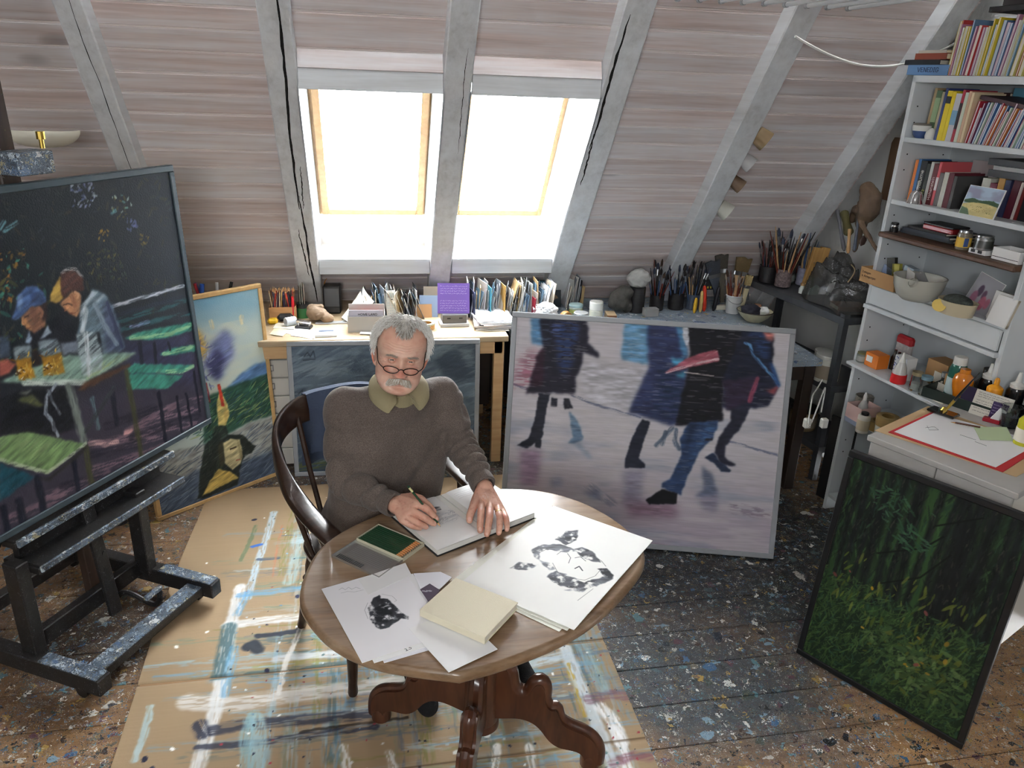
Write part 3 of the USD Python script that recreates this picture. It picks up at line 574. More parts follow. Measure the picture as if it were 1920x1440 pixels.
railp = spline([(-.285, -.33, .715), (-.298, -.20, .725), (-.305, -.03, .742), (-.30, .13, .80), (-.262, .25, .872), (-.16, .325, .915), (0, .345, .925), (.16, .325, .915), (.262, .25, .872), (.30, .13, .80), (.305, -.03, .742), (.298, -.20, .725), (.285, -.33, .715)], 80)
def swept(P, sec):
    """sweeps a section given in (outward, up) coordinates, outward measured in the plan"""
    v = []; T = np.gradient(P, axis=0); n = len(sec(0))
    for i, p in enumerate(P):
        o = V(T[i][1], -T[i][0], 0); o /= np.linalg.norm(o); v += [p+o*a+V(0, 0, b) for a, b in sec(i/(len(P)-1))]
    k = len(P); f = [[j*n+i, j*n+(i+1) % n, (j+1)*n+(i+1) % n, (j+1)*n+i] for j in range(k-1) for i in range(n)]; f = np.array(f); f = np.vstack([f[:, [0, 1, 2]], f[:, [0, 2, 3]]]); m = len(v)
    v += [P[0], P[-1]]; f = np.vstack([f, [[m, (i+1) % n, i] for i in range(n)], [[m+1, (k-1)*n+i, (k-1)*n+(i+1) % n] for i in range(n)]])
    t = trimesh.Trimesh(np.array(v), f, process=False); t.fix_normals(); return t
def armsec(t):
    q = abs(t-.5)*2; fl = .5+.5*math.tanh((q-.55)*9)       # 0 at the back, 1 on the arms
    hw, hh = .014+.024*fl*min(1, (1-q)*6+.75), .058-.042*fl
    return [(hw*math.copysign(abs(math.cos(a))**.7, math.cos(a)), hh*math.copysign(abs(math.sin(a))**.7, math.sin(a))) for a in np.arange(14)*2*np.pi/14]
obj('arm_rail', swept(railp, armsec), chairw, CR, smooth=40)
for t, fx, fy in ((.10, -.24, -.15), (.90, .24, -.15)):
    p = railp[int(t*79)]; obj('arm_post', MB().tube(spline([(fx, fy, .45), (fx*1.08, fy-.04, .55), (p[0], p[1], p[2]-.01)], 12), [.02, .021, .021, .02, .018, .017, .016, .016, .017, .018, .018, .018], 10), chairw, CR)
for t in (.24, .33, .42, .5, .58, .67, .76):
    p = railp[int(t*79)]; q = V(p[0]*.78, p[1]*.62-.01, .455)
    obj('spindle', MB().tube([q, (p+q)/2+V(0, .012, 0), p], .011 if t != .5 else .02, 8), chairw, CR)
# ---- studio easel (in front of the left edge)
easelw = wood('easel_black', (34, 30, 28), (16, 14, 14), (4, 4, 4), .45, rand=.04, bump=.3, splat=[(120, .30), (260, .34)], splatcols=[(180, 190, 198), (90, 110, 130), (200, 200, 196), (120, 120, 116), (60, 80, 110)])
crusted = wood('easel_crust', (96, 112, 128), (40, 50, 62), (6, 6, 6), .5, rand=.03, bump=.6, splat=[(38, 1.0), (80, 1.0), (170, .9)], splatcols=[(190, 202, 210), (70, 96, 130), (30, 36, 44), (140, 160, 178), (214, 216, 214), (96, 120, 150), (50, 60, 70), (160, 150, 110), (20, 22, 26)])
ES = thing('studio_easel', 'heavy black studio easel crusted with paint holding the beer garden painting', 'easel', (-.86, 2.69, 0), math.degrees(math.atan2(.873, .488)))
def ebox(name, c, size, m=easelw, R=I3, par=ES, ch=.004): return obj(name, box(c, size, R, ch), m, par, smooth=False)
for a in (-.315, .285):
    r = ebox('runner', (a, .36, .085), (.058, .84, .07)); obj('paint_crust', box((a, .085, .1212), (.056, .27, .006), ch=.002), crusted, r, smooth=False)
    for b in (.02, .70):
        obj('castor', MB().rod((a-.012, b+.03, .025), (a+.012, b+.03, .025), .025, n=16).box((a, b+.03, .045), (.018, .02, .02)), black, r)
    p = ebox('upright', (a*.93, .285, .30), (.05, .07, .40)); ebox('brace', (a*.93, .50, .36), (.035, .05, .70), R=rotm('x', 33))
fb = ebox('front_bar', (-.015, .03, .075), (.60, .075, .04)); obj('paint_crust', box((-.015, .03, .0965), (.58, .073, .006), ch=.002), crusted, fb, smooth=False)
ebox('rear_bar', (-.015, .32, .12), (.56, .04, .075)); ebox('rear_bar', (-.015, .70, .085), (.56, .05, .06))
mast = ebox('mast', (.075, .40, 1.24), (.075, .04, 2.35), wood('easel_mast', (70, 52, 42), (44, 32, 26), (24, 24, 3), .5, rand=.03, splat=[(70, .2)]), rotm('x', -1.5))
pf = ebox('pegged_bar', (.04, .27, .30), (.055, .022, .5), R=rotm('x', -6)); [obj('peg_hole', MB().rod((.04, .262-.0085*k, .18+.08*k), (.04, .268-.0085*k, .18+.08*k), .010, n=12), black, pf) for k in range(3)]
tr = ebox('tray', (.10, .29, .462), (.74, .17, .03)); obj('paint_crust', box((.10, .2035, .470), (.73, .01, .028), ch=.003), crusted, tr, smooth=False); obj('paint_crust', box((.10, .235, .4785), (.72, .06, .005), ch=.002), easelw, tr, smooth=False)
lg = ebox('ledge', (.10, .30, .565), (.78, .07, .03)); obj('paint_crust', box((.10, .262, .572), (.77, .014, .03), ch=.003), crusted, lg, smooth=False)
ebox('ledge_riser', (.10, .33, .51), (.70, .03, .085))
cl = ebox('top_clamp', (.085, .33, 1.83), (.14, .10, .075), crusted); obj('clamp_screw', MB().rod((.16, .33, 1.87), (.16, .33, 1.925), .008).rod((.16, .33, 1.90), (.16, .33, 1.925), .014), M('brass', (190, 160, 80), .3, metal=1), cl)
cr = obj('crank', MB().tube(spline([(.10, .28, .085), (.12, .18, .08), (.125, .11, .075), (.13, .095, .11), (.13, .095, .145)], 20), .011, 8), easelw, ES)
obj('crank_handle', box((.10, .095, .15), (.09, .022, .022), ch=.005), crusted, cr, smooth=False)
# ---- ceiling-hung drying rack
rackw = M('rack_white', (206, 210, 212), .35, metal=.0)
DR = thing('drying_rack', 'white tubular drying rack hung under the roof at the top right', 'rack', (0, 0, 0))
for k in range(9):
    p = V(1.275+k*.093, 3.30-.004*k, 2.475); rd = obj('rod', MB().rod(p, p+V(.02, -1.15, .01), .0095, n=12), rackw, DR)
    obj('end_cap', MB().rod(p+V(0, .012, 0), p-V(0, .008, 0), .0125, n=12), M('cap_grey', (150, 152, 154), .4), rd)
obj('end_bar', box((1.65, 2.95, 2.492), (.86, .03, .012)), rackw, DR); obj('end_bar', box((1.66, 2.3, 2.497), (.86, .03, .012)), rackw, DR)
[obj('hanger', MB().rod((x, y, 2.49), (x, y, 3.0), .004), rackw, DR) for x in (1.3, 2.0) for y in (2.95, 2.3)]
# ---- half-shell wall light on the left bay
WLt = thing('wall_lamp', 'cream half-shell uplighter on the boards at the far left', 'lamp', (-1.365, 3.840, 1.869))
sh = []
for j in range(9):
    ph = math.pi/2*j/8; sh += [(.155*math.cos(t)*math.sin(ph)**.8, -.10*abs(math.sin(t))*math.sin(ph)**.8, -.075*math.cos(ph)+0) for t in np.linspace(0, math.pi, 25)]
f = [[j*25+i, j*25+i+1, (j+1)*25+i+1, (j+1)*25+i] for j in range(8) for i in range(24)]
shell = np.array(sh); shell2 = shell*[.95, .95, .92]
obj('shade', MB().add(np.vstack([shell, shell2]), f+[[a+225 for a in q[::-1]] for q in f]+[[200+i, 225+200+i, 225+201+i, 201+i] for i in range(24)]), M('lamp_cream', (232, 228, 212), .35), WLt, smooth=50)
obj('mount', box((0, .03, -.03), (.10, .08, .04)), M('lamp_cream', (232, 228, 212), .35), WLt)

# ---------------------------------------------------------------- framed paintings
def picture(name, label, rect, fw, fd, fmat, canvas, z0=0, rec=.006, rough=.58, bump=.35, group=None, fill=None):
    x, y, hd, w, h, le = rect; A = np.eye(4); A[:3, :3] = rotm('z', hd)@rotm('x', -le); A[:3, 3] = (x, y, z0+fd*math.sin(math.radians(le)))
    T = thing(name, label, 'painting', m=A, group=group)
    for (cx, cz, sx, sz) in ((w/2, fw/2, w, fw), (w/2, h-fw/2, w, fw), (fw/2, h/2, fw, h-2*fw), (w-fw/2, h/2, fw, h-2*fw)):
        obj('frame_rail', box((cx, fd/2, cz), (sx, fd, sz), ch=.003), fmat, T, smooth=False)
    (v, f), col = canvas.mesh(); v = v*[1, 1, 1]+[0, rec, 0]
    obj('canvas', (v, f), vcol('oil_paint', rough, bump, 150), T, col=col)
    obj('backing', box((w/2, fd*.7, h/2), (w-fw, .006, h-fw)), M('canvas_back', (170, 160, 140), .9), T)
    return T
def street():
    c = Canvas(1.353, 1.128, .0034, (204, 200, 206)); X, Y = c.X/c.w, c.Y/c.h
    c.mix((156, 142, 158), np.clip((.42-Y+.1*c.nz(3, 9, 2))*2.0, 0, 1)*.8); c.mix((150, 158, 176), np.clip((c.nz(4, 14, 4, 4)-.52)*4, 0, .7)*(Y < .6)); c.mix((200, 196, 198), np.clip((c.nz(5, 30, 6, 3)-.5)*3, 0, .5))
    P = lambda uv, col, a=.95, soft=.006, wob=.008, dry=.06, seed=0, vary=.3: c.poly(uv, col, a, soft, wob, dry, 0, seed, vary)
    L = lambda uv, wd, col, a=.9, dry=.4, seed=0, taper=0: c.line(uv, wd, col, a, .4, dry, taper, seed, .2, .004)
    K = [.246,.813,.501,.795,.490,.586,.289,.623]; P(K, (194, 194, 202), .8, .02)
    P([.068,.976,.154,.982,.154,.860,.074,.863], (86, 136, 178)); P([.404,.986,.501,.989,.500,.807,.400,.821], (96, 148, 186)); P([.421,.964,.472,.961,.474,.831,.426,.835], (140, 178, 204), .6, .012, dry=.5)
    for q in ([.015,.686,.071,.667], [.236,.656,.315,.621,.484,.576], [.805,.501,.983,.457]): L(q, .012, (104, 110, 136), .8)
    P([.059,.829,.107,.841,.116,.671,.016,.670,.030,.765], (152, 84, 104), .75, .025, .02, .4)
    P([.056,.398,.137,.405,.132,.241,.070,.239], (142, 112, 142), .7, .015); P([.248,.443,.274,.449,.329,.382,.304,.381], (120, 138, 162), .6, .008)
    P([.438,.342,.511,.353,.514,.202,.451,.188], (128, 124, 150), .6, .015); P([.450,.204,.642,.207,.643,.151,.473,.142], (128, 96, 116), .8, .02); P([.719,.254,.787,.268,.787,.189,.732,.192], (110, 108, 132), .6, .012)
    P([.299,.229,.356,.251,.366,.204,.327,.208], (70, 92, 130), .5, .01); P([.173,.281,.218,.293,.224,.246,.182,.238], (110, 120, 150), .5, .012)
    P([.103,.982,.271,.984,.280,.885,.323,.836,.321,.824,.265,.844,.258,.772,.242,.728,.243,.661,.065,.649,.075,.683,.102,.823,.122,.856,.107,.918], (29, 28, 42))
    P([.154,.975,.243,.978,.229,.781,.200,.724,.170,.799], (52, 80, 138), .65, .012, dry=.45); P([.136,.966,.174,.961,.178,.892,.145,.913], (96, 112, 168), .6, dry=.5); P([.101,.833,.123,.850,.125,.687,.080,.676], (60, 26, 44), .6)
    P([.116,.652,.154,.654,.141,.524,.134,.411,.111,.414,.112,.435,.081,.407,.047,.418,.086,.450,.104,.529], (33, 36, 48), .97, .003, .006, 0)
    P([.227,.586,.263,.543,.287,.470,.277,.456,.250,.441,.231,.444,.246,.466], (92, 120, 148), .9, .004, .006)
    P([.162,.637,.182,.636,.183,.598,.159,.598], (30, 32, 44), .95, .003, .004); P([.205,.641,.225,.639,.241,.599,.209,.593], (30, 32, 44), .95, .003, .004)
    P([.482,.988,.601,.989,.630,.882,.638,.814,.642,.576,.600,.550,.442,.597,.470,.692,.500,.795], (45, 54, 92), .96, .008); P([.545,.799,.633,.790,.636,.575,.521,.596], (30, 48, 74), .7, .015, dry=.5); P([.582,.988,.604,.989,.635,.859,.617,.843], (86, 146, 188), .8); P([.573,.847,.624,.843,.619,.812,.582,.817], (80, 160, 196), .9); P([.597,.780,.630,.790,.629,.759,.604,.761], (88, 170, 200), .8)
    P([.491,.570,.521,.564,.499,.454,.490,.398,.513,.376,.512,.359,.445,.350,.444,.394,.463,.498], (34, 38, 54), .97, .003, .006, 0)
    for q in ([.600,.541,.569,.491,.550,.461], [.615,.534,.613,.487,.630,.453], [.579,.523,.570,.468]): L(q, .02, (92, 106, 126), .9, .2)
    P([.625,.987,.904,.986,.928,.950,.931,.837,.903,.767,.767,.755,.776,.587,.611,.551,.623,.667,.636,.760,.641,.875], (19, 19, 27), .98, .005)
    P([.604,.986,.626,.987,.634,.927,.630,.889,.611,.933], (206, 210, 218), .95, .003)
    P([.818,.987,.911,.979,.933,.837,.964,.756,.929,.662,.801,.636,.769,.648,.766,.771], (28, 32, 52), .95, .005); P([.837,.981,.917,.972,.916,.836,.869,.885], (52, 82, 132), .6, .012, dry=.4)
    P([.765,.763,.883,.786,.867,.680,.784,.633], (52, 40, 62), .9); L([.863,.683,.883,.780], .022, (150, 74, 98), .9, .2)
    L([.830,.927,.848,.918,.858,.883,.891,.842,.931,.799,.960,.756], .014, (92, 142, 190), .9, .25); P([.917,.859,.934,.845,.965,.757,.951,.746], (44, 84, 140), .9)
    P([.886,.984,.926,.980,.923,.942,.901,.948], (198, 120, 110), .9); P([.918,.734,.961,.750,.947,.718], (186, 90, 96), .95)
    P([.556,.778,.630,.845,.666,.868,.734,.891,.747,.845,.718,.834,.640,.806,.565,.776], (172, 92, 106), .95, .003, .006); L([.565,.781,.644,.820,.741,.851], .014, (226, 196, 202), .9, .35); L([.632,.813,.736,.884], .01, (214, 150, 158), .8, .4); L([.628,.786,.731,.780], .006, (200, 190, 186), .8, .2)
    P([.655,.571,.762,.589,.748,.507,.709,.457,.667,.328,.654,.246,.580,.278,.580,.296,.609,.322,.640,.427,.632,.497], (44, 66, 104), .97, .004, .008, .05); P([.718,.574,.758,.586,.741,.507,.701,.456,.659,.327,.672,.415,.704,.503], (76, 112, 156), .6, .008, dry=.5); P([.656,.561,.693,.568,.667,.485,.654,.405], (26, 34, 54), .6, .01)
    P([.525,.216,.550,.239,.583,.272,.639,.257,.639,.210,.540,.198], (17, 18, 24), .98, .003, .004, 0)
    P([.800,.642,.869,.657,.838,.554,.795,.484,.794,.430,.837,.405,.833,.395,.787,.399,.757,.446,.767,.517,.804,.590], (32, 34, 50), .97, .004, .006, 0); P([.724,.423,.752,.447,.776,.416,.820,.378,.816,.368,.786,.367,.762,.399], (40, 52, 78), .97, .003, .005, 0)
    P([.715,.391,.752,.359,.785,.276,.780,.260,.702,.247,.732,.287], (84, 96, 122), .8, .008); P([.721,.509,.745,.511,.746,.498,.720,.497], (40, 36, 44), .9, .003)
    L([.845,.211,.991,.194], .05, (118, 102, 118), .5, .6); L([.324,.256,.405,.192], .05, (110, 118, 140), .4, .6)
    c.c *= (1+.16*(c.nz(14, 220, 31, 2)-.5))[..., None]
    return c
silver = M('frame_silver', (150, 154, 158), .4, var=.04, vscale=20)
picture('street_painting', 'large grey-framed painting of striding legs in dark coats on a pale pavement', (.613, 3.274, -15.7, 1.353, 1.128, 15.3), .026, .035, silver, street())
def beer():
    W = 1.4; c = Canvas(W, 1.167, .0036, (25, 31, 37)); X, Y = c.X/c.w, c.Y/c.h
    c.mix((44, 50, 60), np.clip((X-.6)*2+.5*(c.nz(3, 5, 1)-.5), 0, 1)*.8); c.mix((60, 54, 68), np.clip((.44-Y+.08*c.nz(3, 6, 2))*5, 0, 1)*.9)
    P = lambda uv, col, a=.95, soft=.004, wob=.006, dry=.05, seed=0, vary=.3: c.poly(uv, col, a, soft, wob, dry, 20, seed, vary)
    L = lambda uv, wd, col, a=.9, dry=.35, seed=0, taper=0: c.line(uv, wd, col, a, .35, dry, taper, seed, .2, .005)
    c.dabs(260, (.3, .5, .98, .98), .035, 30, [(34, 44, 46), (40, 48, 58), (46, 52, 48), (60, 56, 40)], .5, 1, 60)
    c.dabs(60, (.28, .5, .5, .75), .035, 40, [(44, 76, 62), (60, 66, 36), (84, 78, 34), (40, 96, 88)], .7, 2, 60)
    for q in ([.413,.886,.425,.901], [.423,.877,.460,.893], [.745,.873,.761,.880]): L(q, .014, (104, 150, 160), .8)
    g = np.random.default_rng(4)
    for q, n, s, cols in (([.663,.947], 22, .04, [(150, 156, 190), (90, 98, 140), (170, 180, 190)]), ([.789,.886], 12, .04, [(110, 160, 150), (90, 80, 40), (180, 200, 190)]), ([.812,.828], 8, .02, [(90, 94, 140)]), ([.707,.805], 6, .02, [(160, 120, 40)]), ([.848,.771], 6, .02, [(120, 96, 40)]), ([.694,.711], 30, .06, [(70, 70, 40), (50, 66, 52), (96, 84, 40)]), ([.392,.749], 40, .07, [(60, 140, 120), (40, 90, 80), (170, 110, 40), (120, 90, 30)])):
        c.dabs(n*2, (q[0]-s, q[1]-s, q[0]+s, q[1]+s), .017, 50, cols, .6, int(q[0]*999), 60, .45)
    # fence boards and far tables
    L([.691,.575,.786,.574,.879,.570,.972,.569], .014, (196, 202, 214), .95, .25); L([.688,.544,.958,.529], .02, (36, 44, 58), .9, .2)
    for q in ([.700,.521,.969,.511], [.706,.490,.974,.462]): L(q, .022, (46, 92, 96), .75, .5)
    L([.740,.486,.809,.483], .014, (130, 140, 180), .85, .3); P([.704,.452,.976,.391,.967,.179,.697,.296], (52, 52, 84), .6, .02)
    for q in ([.707,.455,.765,.461,.982,.426,.978,.393,.880,.401,.794,.419], [.824,.354,.873,.360,.982,.335,.979,.310,.868,.334], [.696,.352,.727,.359,.968,.257,.907,.248,.699,.336], [.697,.337,.910,.238,.837,.217,.686,.281]): P(q, (58, 132, 114), .95, .003)
    for q in ([.733,.450,.882,.411,.973,.416], [.844,.349,.972,.330], [.808,.295,.908,.255,.959,.256]): L(q, .018, (156, 200, 150), .8, .4)
    # ground, posts, table legs
    for q in ([.654,.134,.741,.143,.833,.143,.971,.117], [.529,.158,.585,.134,.639,.118,.756,.087,.941,.032], [.612,.102,.692,.083,.790,.057], [.517,.068,.612,.043,.781,.011], [.365,.065,.458,.040,.565,.034], [.263,.055,.337,.044,.416,.032], [.703,.138,.950,.081]): L(q, .035, (124, 98, 108), .75, .5)
    L([.527,.160,.555,.150,.578,.127,.616,.118], .02, (198, 160, 156), .9, .3); L([.651,.135,.671,.131], .02, (200, 150, 150), .9, .2)
    for q in ([.526,.115,.690,.072], [.422,.062,.594,.005], [.596,.192,.771,.166], [.672,.106,.945,.056]): L(q, .04, (34, 32, 46), .7, .35)
    for q, w in (([.798,.214,.793,.014], .02), ([.867,.171,.864,.012], .016), ([.908,.165,.912,.033], .014), ([.956,.233,.957,.071], .014), ([.632,.300,.628,.182], .022), ([.467,.126,.460,.016], .02), ([.356,.135,.351,.024], .028), ([.293,.094,.291,.021], .03), ([.251,.100,.247,.029], .024), ([.760,.420,.756,.352], .02), ([.815,.400,.809,.332], .014), ([.871,.385,.872,.355], .012)): L(q, w, (24, 26, 40), .95, .05)
    for q in ([.694,.341,.694,.185,.691,.023], [.511,.151,.506,.020]): L(q, .026, (64, 64, 40), .95, .15)
    # people at the table
    P([.418,.578,.487,.582,.543,.626,.557,.510,.509,.481,.414,.537], (22, 24, 34), .97); P([.345,.590,.369,.586,.363,.527,.331,.526], (70, 84, 104), .8)
    P([.416,.629,.442,.648,.472,.645,.481,.613,.472,.580,.437,.571,.421,.596], (142, 100, 78), .97, .003, .006); P([.414,.628,.426,.629,.434,.580,.425,.588], (196, 140, 88), .9); P([.467,.663,.490,.654,.483,.605,.469,.595,.470,.638], (52, 36, 36), .9)
    P([.388,.628,.404,.653,.418,.691,.446,.711,.472,.704,.489,.677,.490,.651,.437,.643,.407,.627], (72, 98, 146), .98, .003, .005); P([.451,.692,.481,.685,.488,.655,.448,.655], (42, 58, 92), .8); P([.415,.683,.431,.697,.428,.665,.409,.643], (136, 164, 204), .7)
    P([.448,.546,.479,.583,.485,.555,.460,.545], (172, 190, 208), .9, .003); P([.407,.553,.426,.581,.429,.556,.420,.545], (150, 172, 196), .9, .003)
    P([.527,.633,.575,.662,.597,.641,.583,.597,.568,.577,.540,.608], (192, 138, 100), .97, .003, .005); P([.501,.648,.517,.683,.549,.723,.584,.727,.612,.693,.610,.656,.588,.653,.570,.663,.543,.645,.518,.636], (82, 52, 46), .98, .003, .006); P([.501,.648,.515,.683,.544,.716,.538,.667,.543,.647,.518,.636], (206, 172, 84), .9, .003, .006); L([.549,.723,.570,.730,.597,.722,.610,.699], .012, (186, 180, 180), .7, .4)
    P([.551,.496,.587,.602,.637,.650,.672,.626,.693,.564,.706,.428,.686,.418,.627,.430,.631,.505,.568,.527], (98, 118, 130), .98, .004); P([.657,.607,.685,.583,.706,.428,.686,.418,.638,.432], (62, 68, 100), .7, .012); P([.582,.599,.633,.647,.652,.635,.603,.602,.573,.551], (190, 204, 214), .85, .004, dry=.3); P([.625,.609,.668,.630,.671,.616,.645,.603], (168, 182, 196), .8)
    P([.503,.514,.553,.504,.555,.466,.503,.478], (118, 128, 142), .9)
    for q, w, k in (([.536,.626,.548,.627,.562,.619], .006, (50, 34, 30)), ([.539,.617,.541,.608,.537,.607], .006, (140, 92, 64)), ([.550,.596,.564,.593], .005, (110, 60, 50)), ([.580,.656,.588,.648,.584,.636], .010, (206, 158, 122)), ([.567,.644,.571,.617], .02, (160, 108, 80)), ([.422,.625,.433,.625], .006, (60, 40, 36)), ([.414,.620,.412,.609,.418,.605], .007, (186, 130, 86)), ([.421,.590,.432,.588], .005, (110, 66, 54)), ([.468,.639,.473,.626,.467,.613], .012, (166, 116, 92)), ([.449,.640,.449,.607], .02, (116, 80, 66)), ([.634,.598,.654,.513,.681,.449], .02, (130, 146, 160)), ([.601,.593,.579,.533], .022, (206, 216, 222)), ([.675,.591,.684,.524,.695,.433], .016, (48, 52, 80))): L(q, w, k, .85, .12)
    # the table top with its glasses
    P([.318,.465,.365,.469,.502,.473,.749,.393,.555,.362], (134, 164, 150), .95, .004); P([.564,.407,.746,.392,.633,.379,.556,.368], (170, 186, 128), .8, .008, dry=.4); L([.382,.436,.546,.368], .022, (190, 204, 196), .95, .2); P([.527,.349,.549,.364,.717,.367,.715,.356,.542,.339], (86, 58, 40), .95)
    P([.556,.525,.617,.514,.627,.436,.613,.381,.549,.386,.554,.480], (166, 182, 188), .92, .004, dry=.25); L([.586,.515,.570,.384], .02, (214, 222, 226), .8, .4)
    for q, q2, q3 in (([.373,.509,.416,.502,.414,.437,.369,.452], [.374,.549,.421,.540,.417,.499,.371,.507], [.393,.477]), ([.444,.493,.501,.484,.498,.418,.438,.436], [.443,.542,.498,.532,.501,.483,.443,.491], [.469,.461])):
        P(q2, (140, 156, 164), .85, .004, dry=.2); P(q, (168, 122, 34), .95, .003); c.dabs(18, (q3[0]-.03, q3[1]-.04, q3[0]+.03, q3[1]+.04), .02, 60, [(60, 34, 14), (214, 176, 80), (120, 80, 20), (230, 220, 190)], .9, 8, 60)
    P([.330,.521,.355,.521,.372,.500,.350,.479,.322,.482], (172, 92, 78), .9); P([.425,.523,.437,.521,.437,.474,.422,.475], (36, 22, 24), .95)
    # under the table
    P([.307,.415,.367,.418,.425,.397,.496,.371,.506,.226,.430,.239,.285,.314], (20, 21, 28), .97); P([.349,.396,.397,.392,.419,.346,.410,.345], (96, 102, 64), .9); P([.361,.410,.405,.408,.380,.399], (160, 164, 150), .8)
    L([.503,.370,.505,.292,.510,.177], .034, (112, 122, 116), .95, .15); L([.467,.394,.433,.368,.418,.318,.430,.286,.438,.234], .014, (150, 160, 172), .9, .25); L([.441,.385,.446,.341,.459,.298], .01, (130, 140, 150), .8, .2); L([.564,.303,.564,.197], .018, (92, 120, 124), .8, .3); L([.523,.206,.641,.307], .02, (50, 54, 58), .9, .2)
    P([.284,.308,.353,.290,.515,.166,.386,.135,.270,.243], (112, 142, 92), .97, .003); P([.308,.302,.401,.238,.447,.181,.350,.213], (146, 164, 120), .6, .02, dry=.5); L([.271,.246,.327,.190,.387,.136,.513,.165], .014, (176, 190, 160), .8, .3); P([.269,.238,.351,.141,.243,.121], (26, 74, 88), .97); P([.351,.141,.390,.118,.513,.156,.511,.146,.387,.106], (40, 40, 36), .9)
    return c
slate = M('frame_slate', (58, 72, 80), .4, var=.05, vscale=15)
EH = 60.8; ea = V(math.cos(math.radians(EH)), math.sin(math.radians(EH)), 0); eo = V(-.731, 3.495, .6)-ea*1.4
picture('beer_garden_painting', 'large slate-framed dark painting of two men drinking in a beer garden, on the easel', (eo[0], eo[1], EH, 1.4, 1.167, 2.27), .026, .035, slate, beer(), z0=.598)
def torch():
    c = Canvas(.719, 1.104, .0030, (186, 200, 194)); X, Y = c.X/c.w, c.Y/c.h
    c.mix((112, 158, 182), np.clip((Y-.80+.16*(c.nz(5, 9, 1, 4)-.5))*5, 0, 1)*.85); c.mix((206, 208, 186), np.clip((c.nz(6, 12, 3, 3)-.5)*3, 0, .6)*(Y > .5)*(Y < .85))
    P = lambda uv, col, a=.95, soft=.004, wob=.006, dry=.05, seed=0, vary=.3: c.poly(uv, col, a, soft, wob, dry, 20, seed, vary)
    L = lambda uv, wd, col, a=.9, dry=.35, seed=0, taper=0: c.line(uv, wd, col, a, .35, dry, taper, seed, .2, .004)
    P([.447,.873,.494,.831,.540,.747,.512,.702,.409,.704], (198, 150, 60), .8, .012); P([.495,.686,.537,.736,.591,.782,.667,.818,.735,.767,.724,.692,.604,.604,.571,.577,.518,.649], (104, 112, 162), .85, .014, .02)
    P([.502,.682,.589,.728,.654,.695,.613,.618,.571,.579,.523,.641], (58, 58, 94), .85, .012, .015); c.dabs(160, (.25, .50, .56, .80), .035, 60, [(130, 138, 184), (170, 180, 204), (80, 88, 136), (98, 84, 130)], .6, 3, 70, .2, lambda u, v: 1.0 if abs(u-.42-(v-.6)*.3) < .13 else .0)
    for q in ([.584,.870,.589,.840], [.816,.861,.816,.831]): L(q, .022, (224, 206, 160), .7, .3)
    P([.578,.509,.741,.582,.876,.619,1.006,.614,1.017,.523,.673,.492], (84, 120, 166), .95, .006); P([.462,.523,.683,.540,.995,.554,1.002,.331,.768,.330,.469,.281,.395,.274], (44, 78, 62), .97, .006)
    c.dabs(260, (.30, .34, 1, .52), .05, 28, [(60, 104, 72), (34, 60, 52), (90, 130, 90), (40, 70, 84), (150, 160, 100)], .6, 4, 12, .13)
    P([-0.022,.276,.218,.313,.471,.289,.768,.330,1.006,.330,1.005,.154,.731,.141,.009,.137], (150, 152, 148), .97, .006, dry=.05); P([-0.034,.140,.339,.182,.679,.143,1.018,.147,1.019,-0.008,.021,.005], (72, 84, 102), .97, .01); c.dabs(300, (0, .02, 1, .30), .06, 24, [(96, 110, 130), (50, 60, 80), (130, 140, 150), (70, 84, 104)], .6, 5, 10, .1)
    P([.301,.036,.349,.172,.408,.287,.473,.313,.514,.366,.598,.357,.595,.306,.709,.280,.802,.199,.766,.170,.704,.171,.651,.099,.620,.030,.341,.026], (36, 42, 38), .98, .003, .006); c.dabs(60, (.38, .08, .56, .40), .04, 60, [(50, 66, 50), (24, 28, 30), (60, 70, 60)], .6, 6, 20, .2)
    P([.550,.272,.617,.281,.683,.259,.693,.173,.667,.136,.596,.117,.543,.165], (196, 184, 140), .97, .003, .004); P([.508,.265,.556,.287,.543,.166,.503,.151], (60, 56, 40), .9); L([.600,.228,.645,.230], .010, (70, 58, 40), .9, 0); L([.637,.159,.666,.156], .008, (150, 90, 70), .9, 0); P([.666,.271,.693,.173,.679,.143,.661,.214], (120, 108, 76), .6)
    P([.341,.040,.406,.100,.487,.148,.594,.107,.631,.065,.457,.052], (196, 168, 92), .96, .003); P([.533,.364,.541,.472,.571,.521,.594,.514,.628,.453,.627,.401,.589,.354], (212, 192, 118), .97, .003, .004); P([.606,.469,.629,.409,.590,.360,.583,.418], (170, 140, 80), .6)
    P([.566,.565,.588,.567,.602,.450,.576,.455], (186, 58, 40), .97, .002, .002, 0); L([.487,.586,.491,.493], .010, (130, 40, 50), .8, .2)
    return c
picture('torchbearer_painting', 'tall pale-wood-framed painting of a hooded figure raising a smoking torch, leaning by the easel', (-1.07, 3.634, 38.4, .719, 1.104, 2.8), .022, .032, wood('frame_oak', (202, 166, 112), (180, 142, 90), (24, 24, 24), .45, rand=.04, bump=.05), torch())
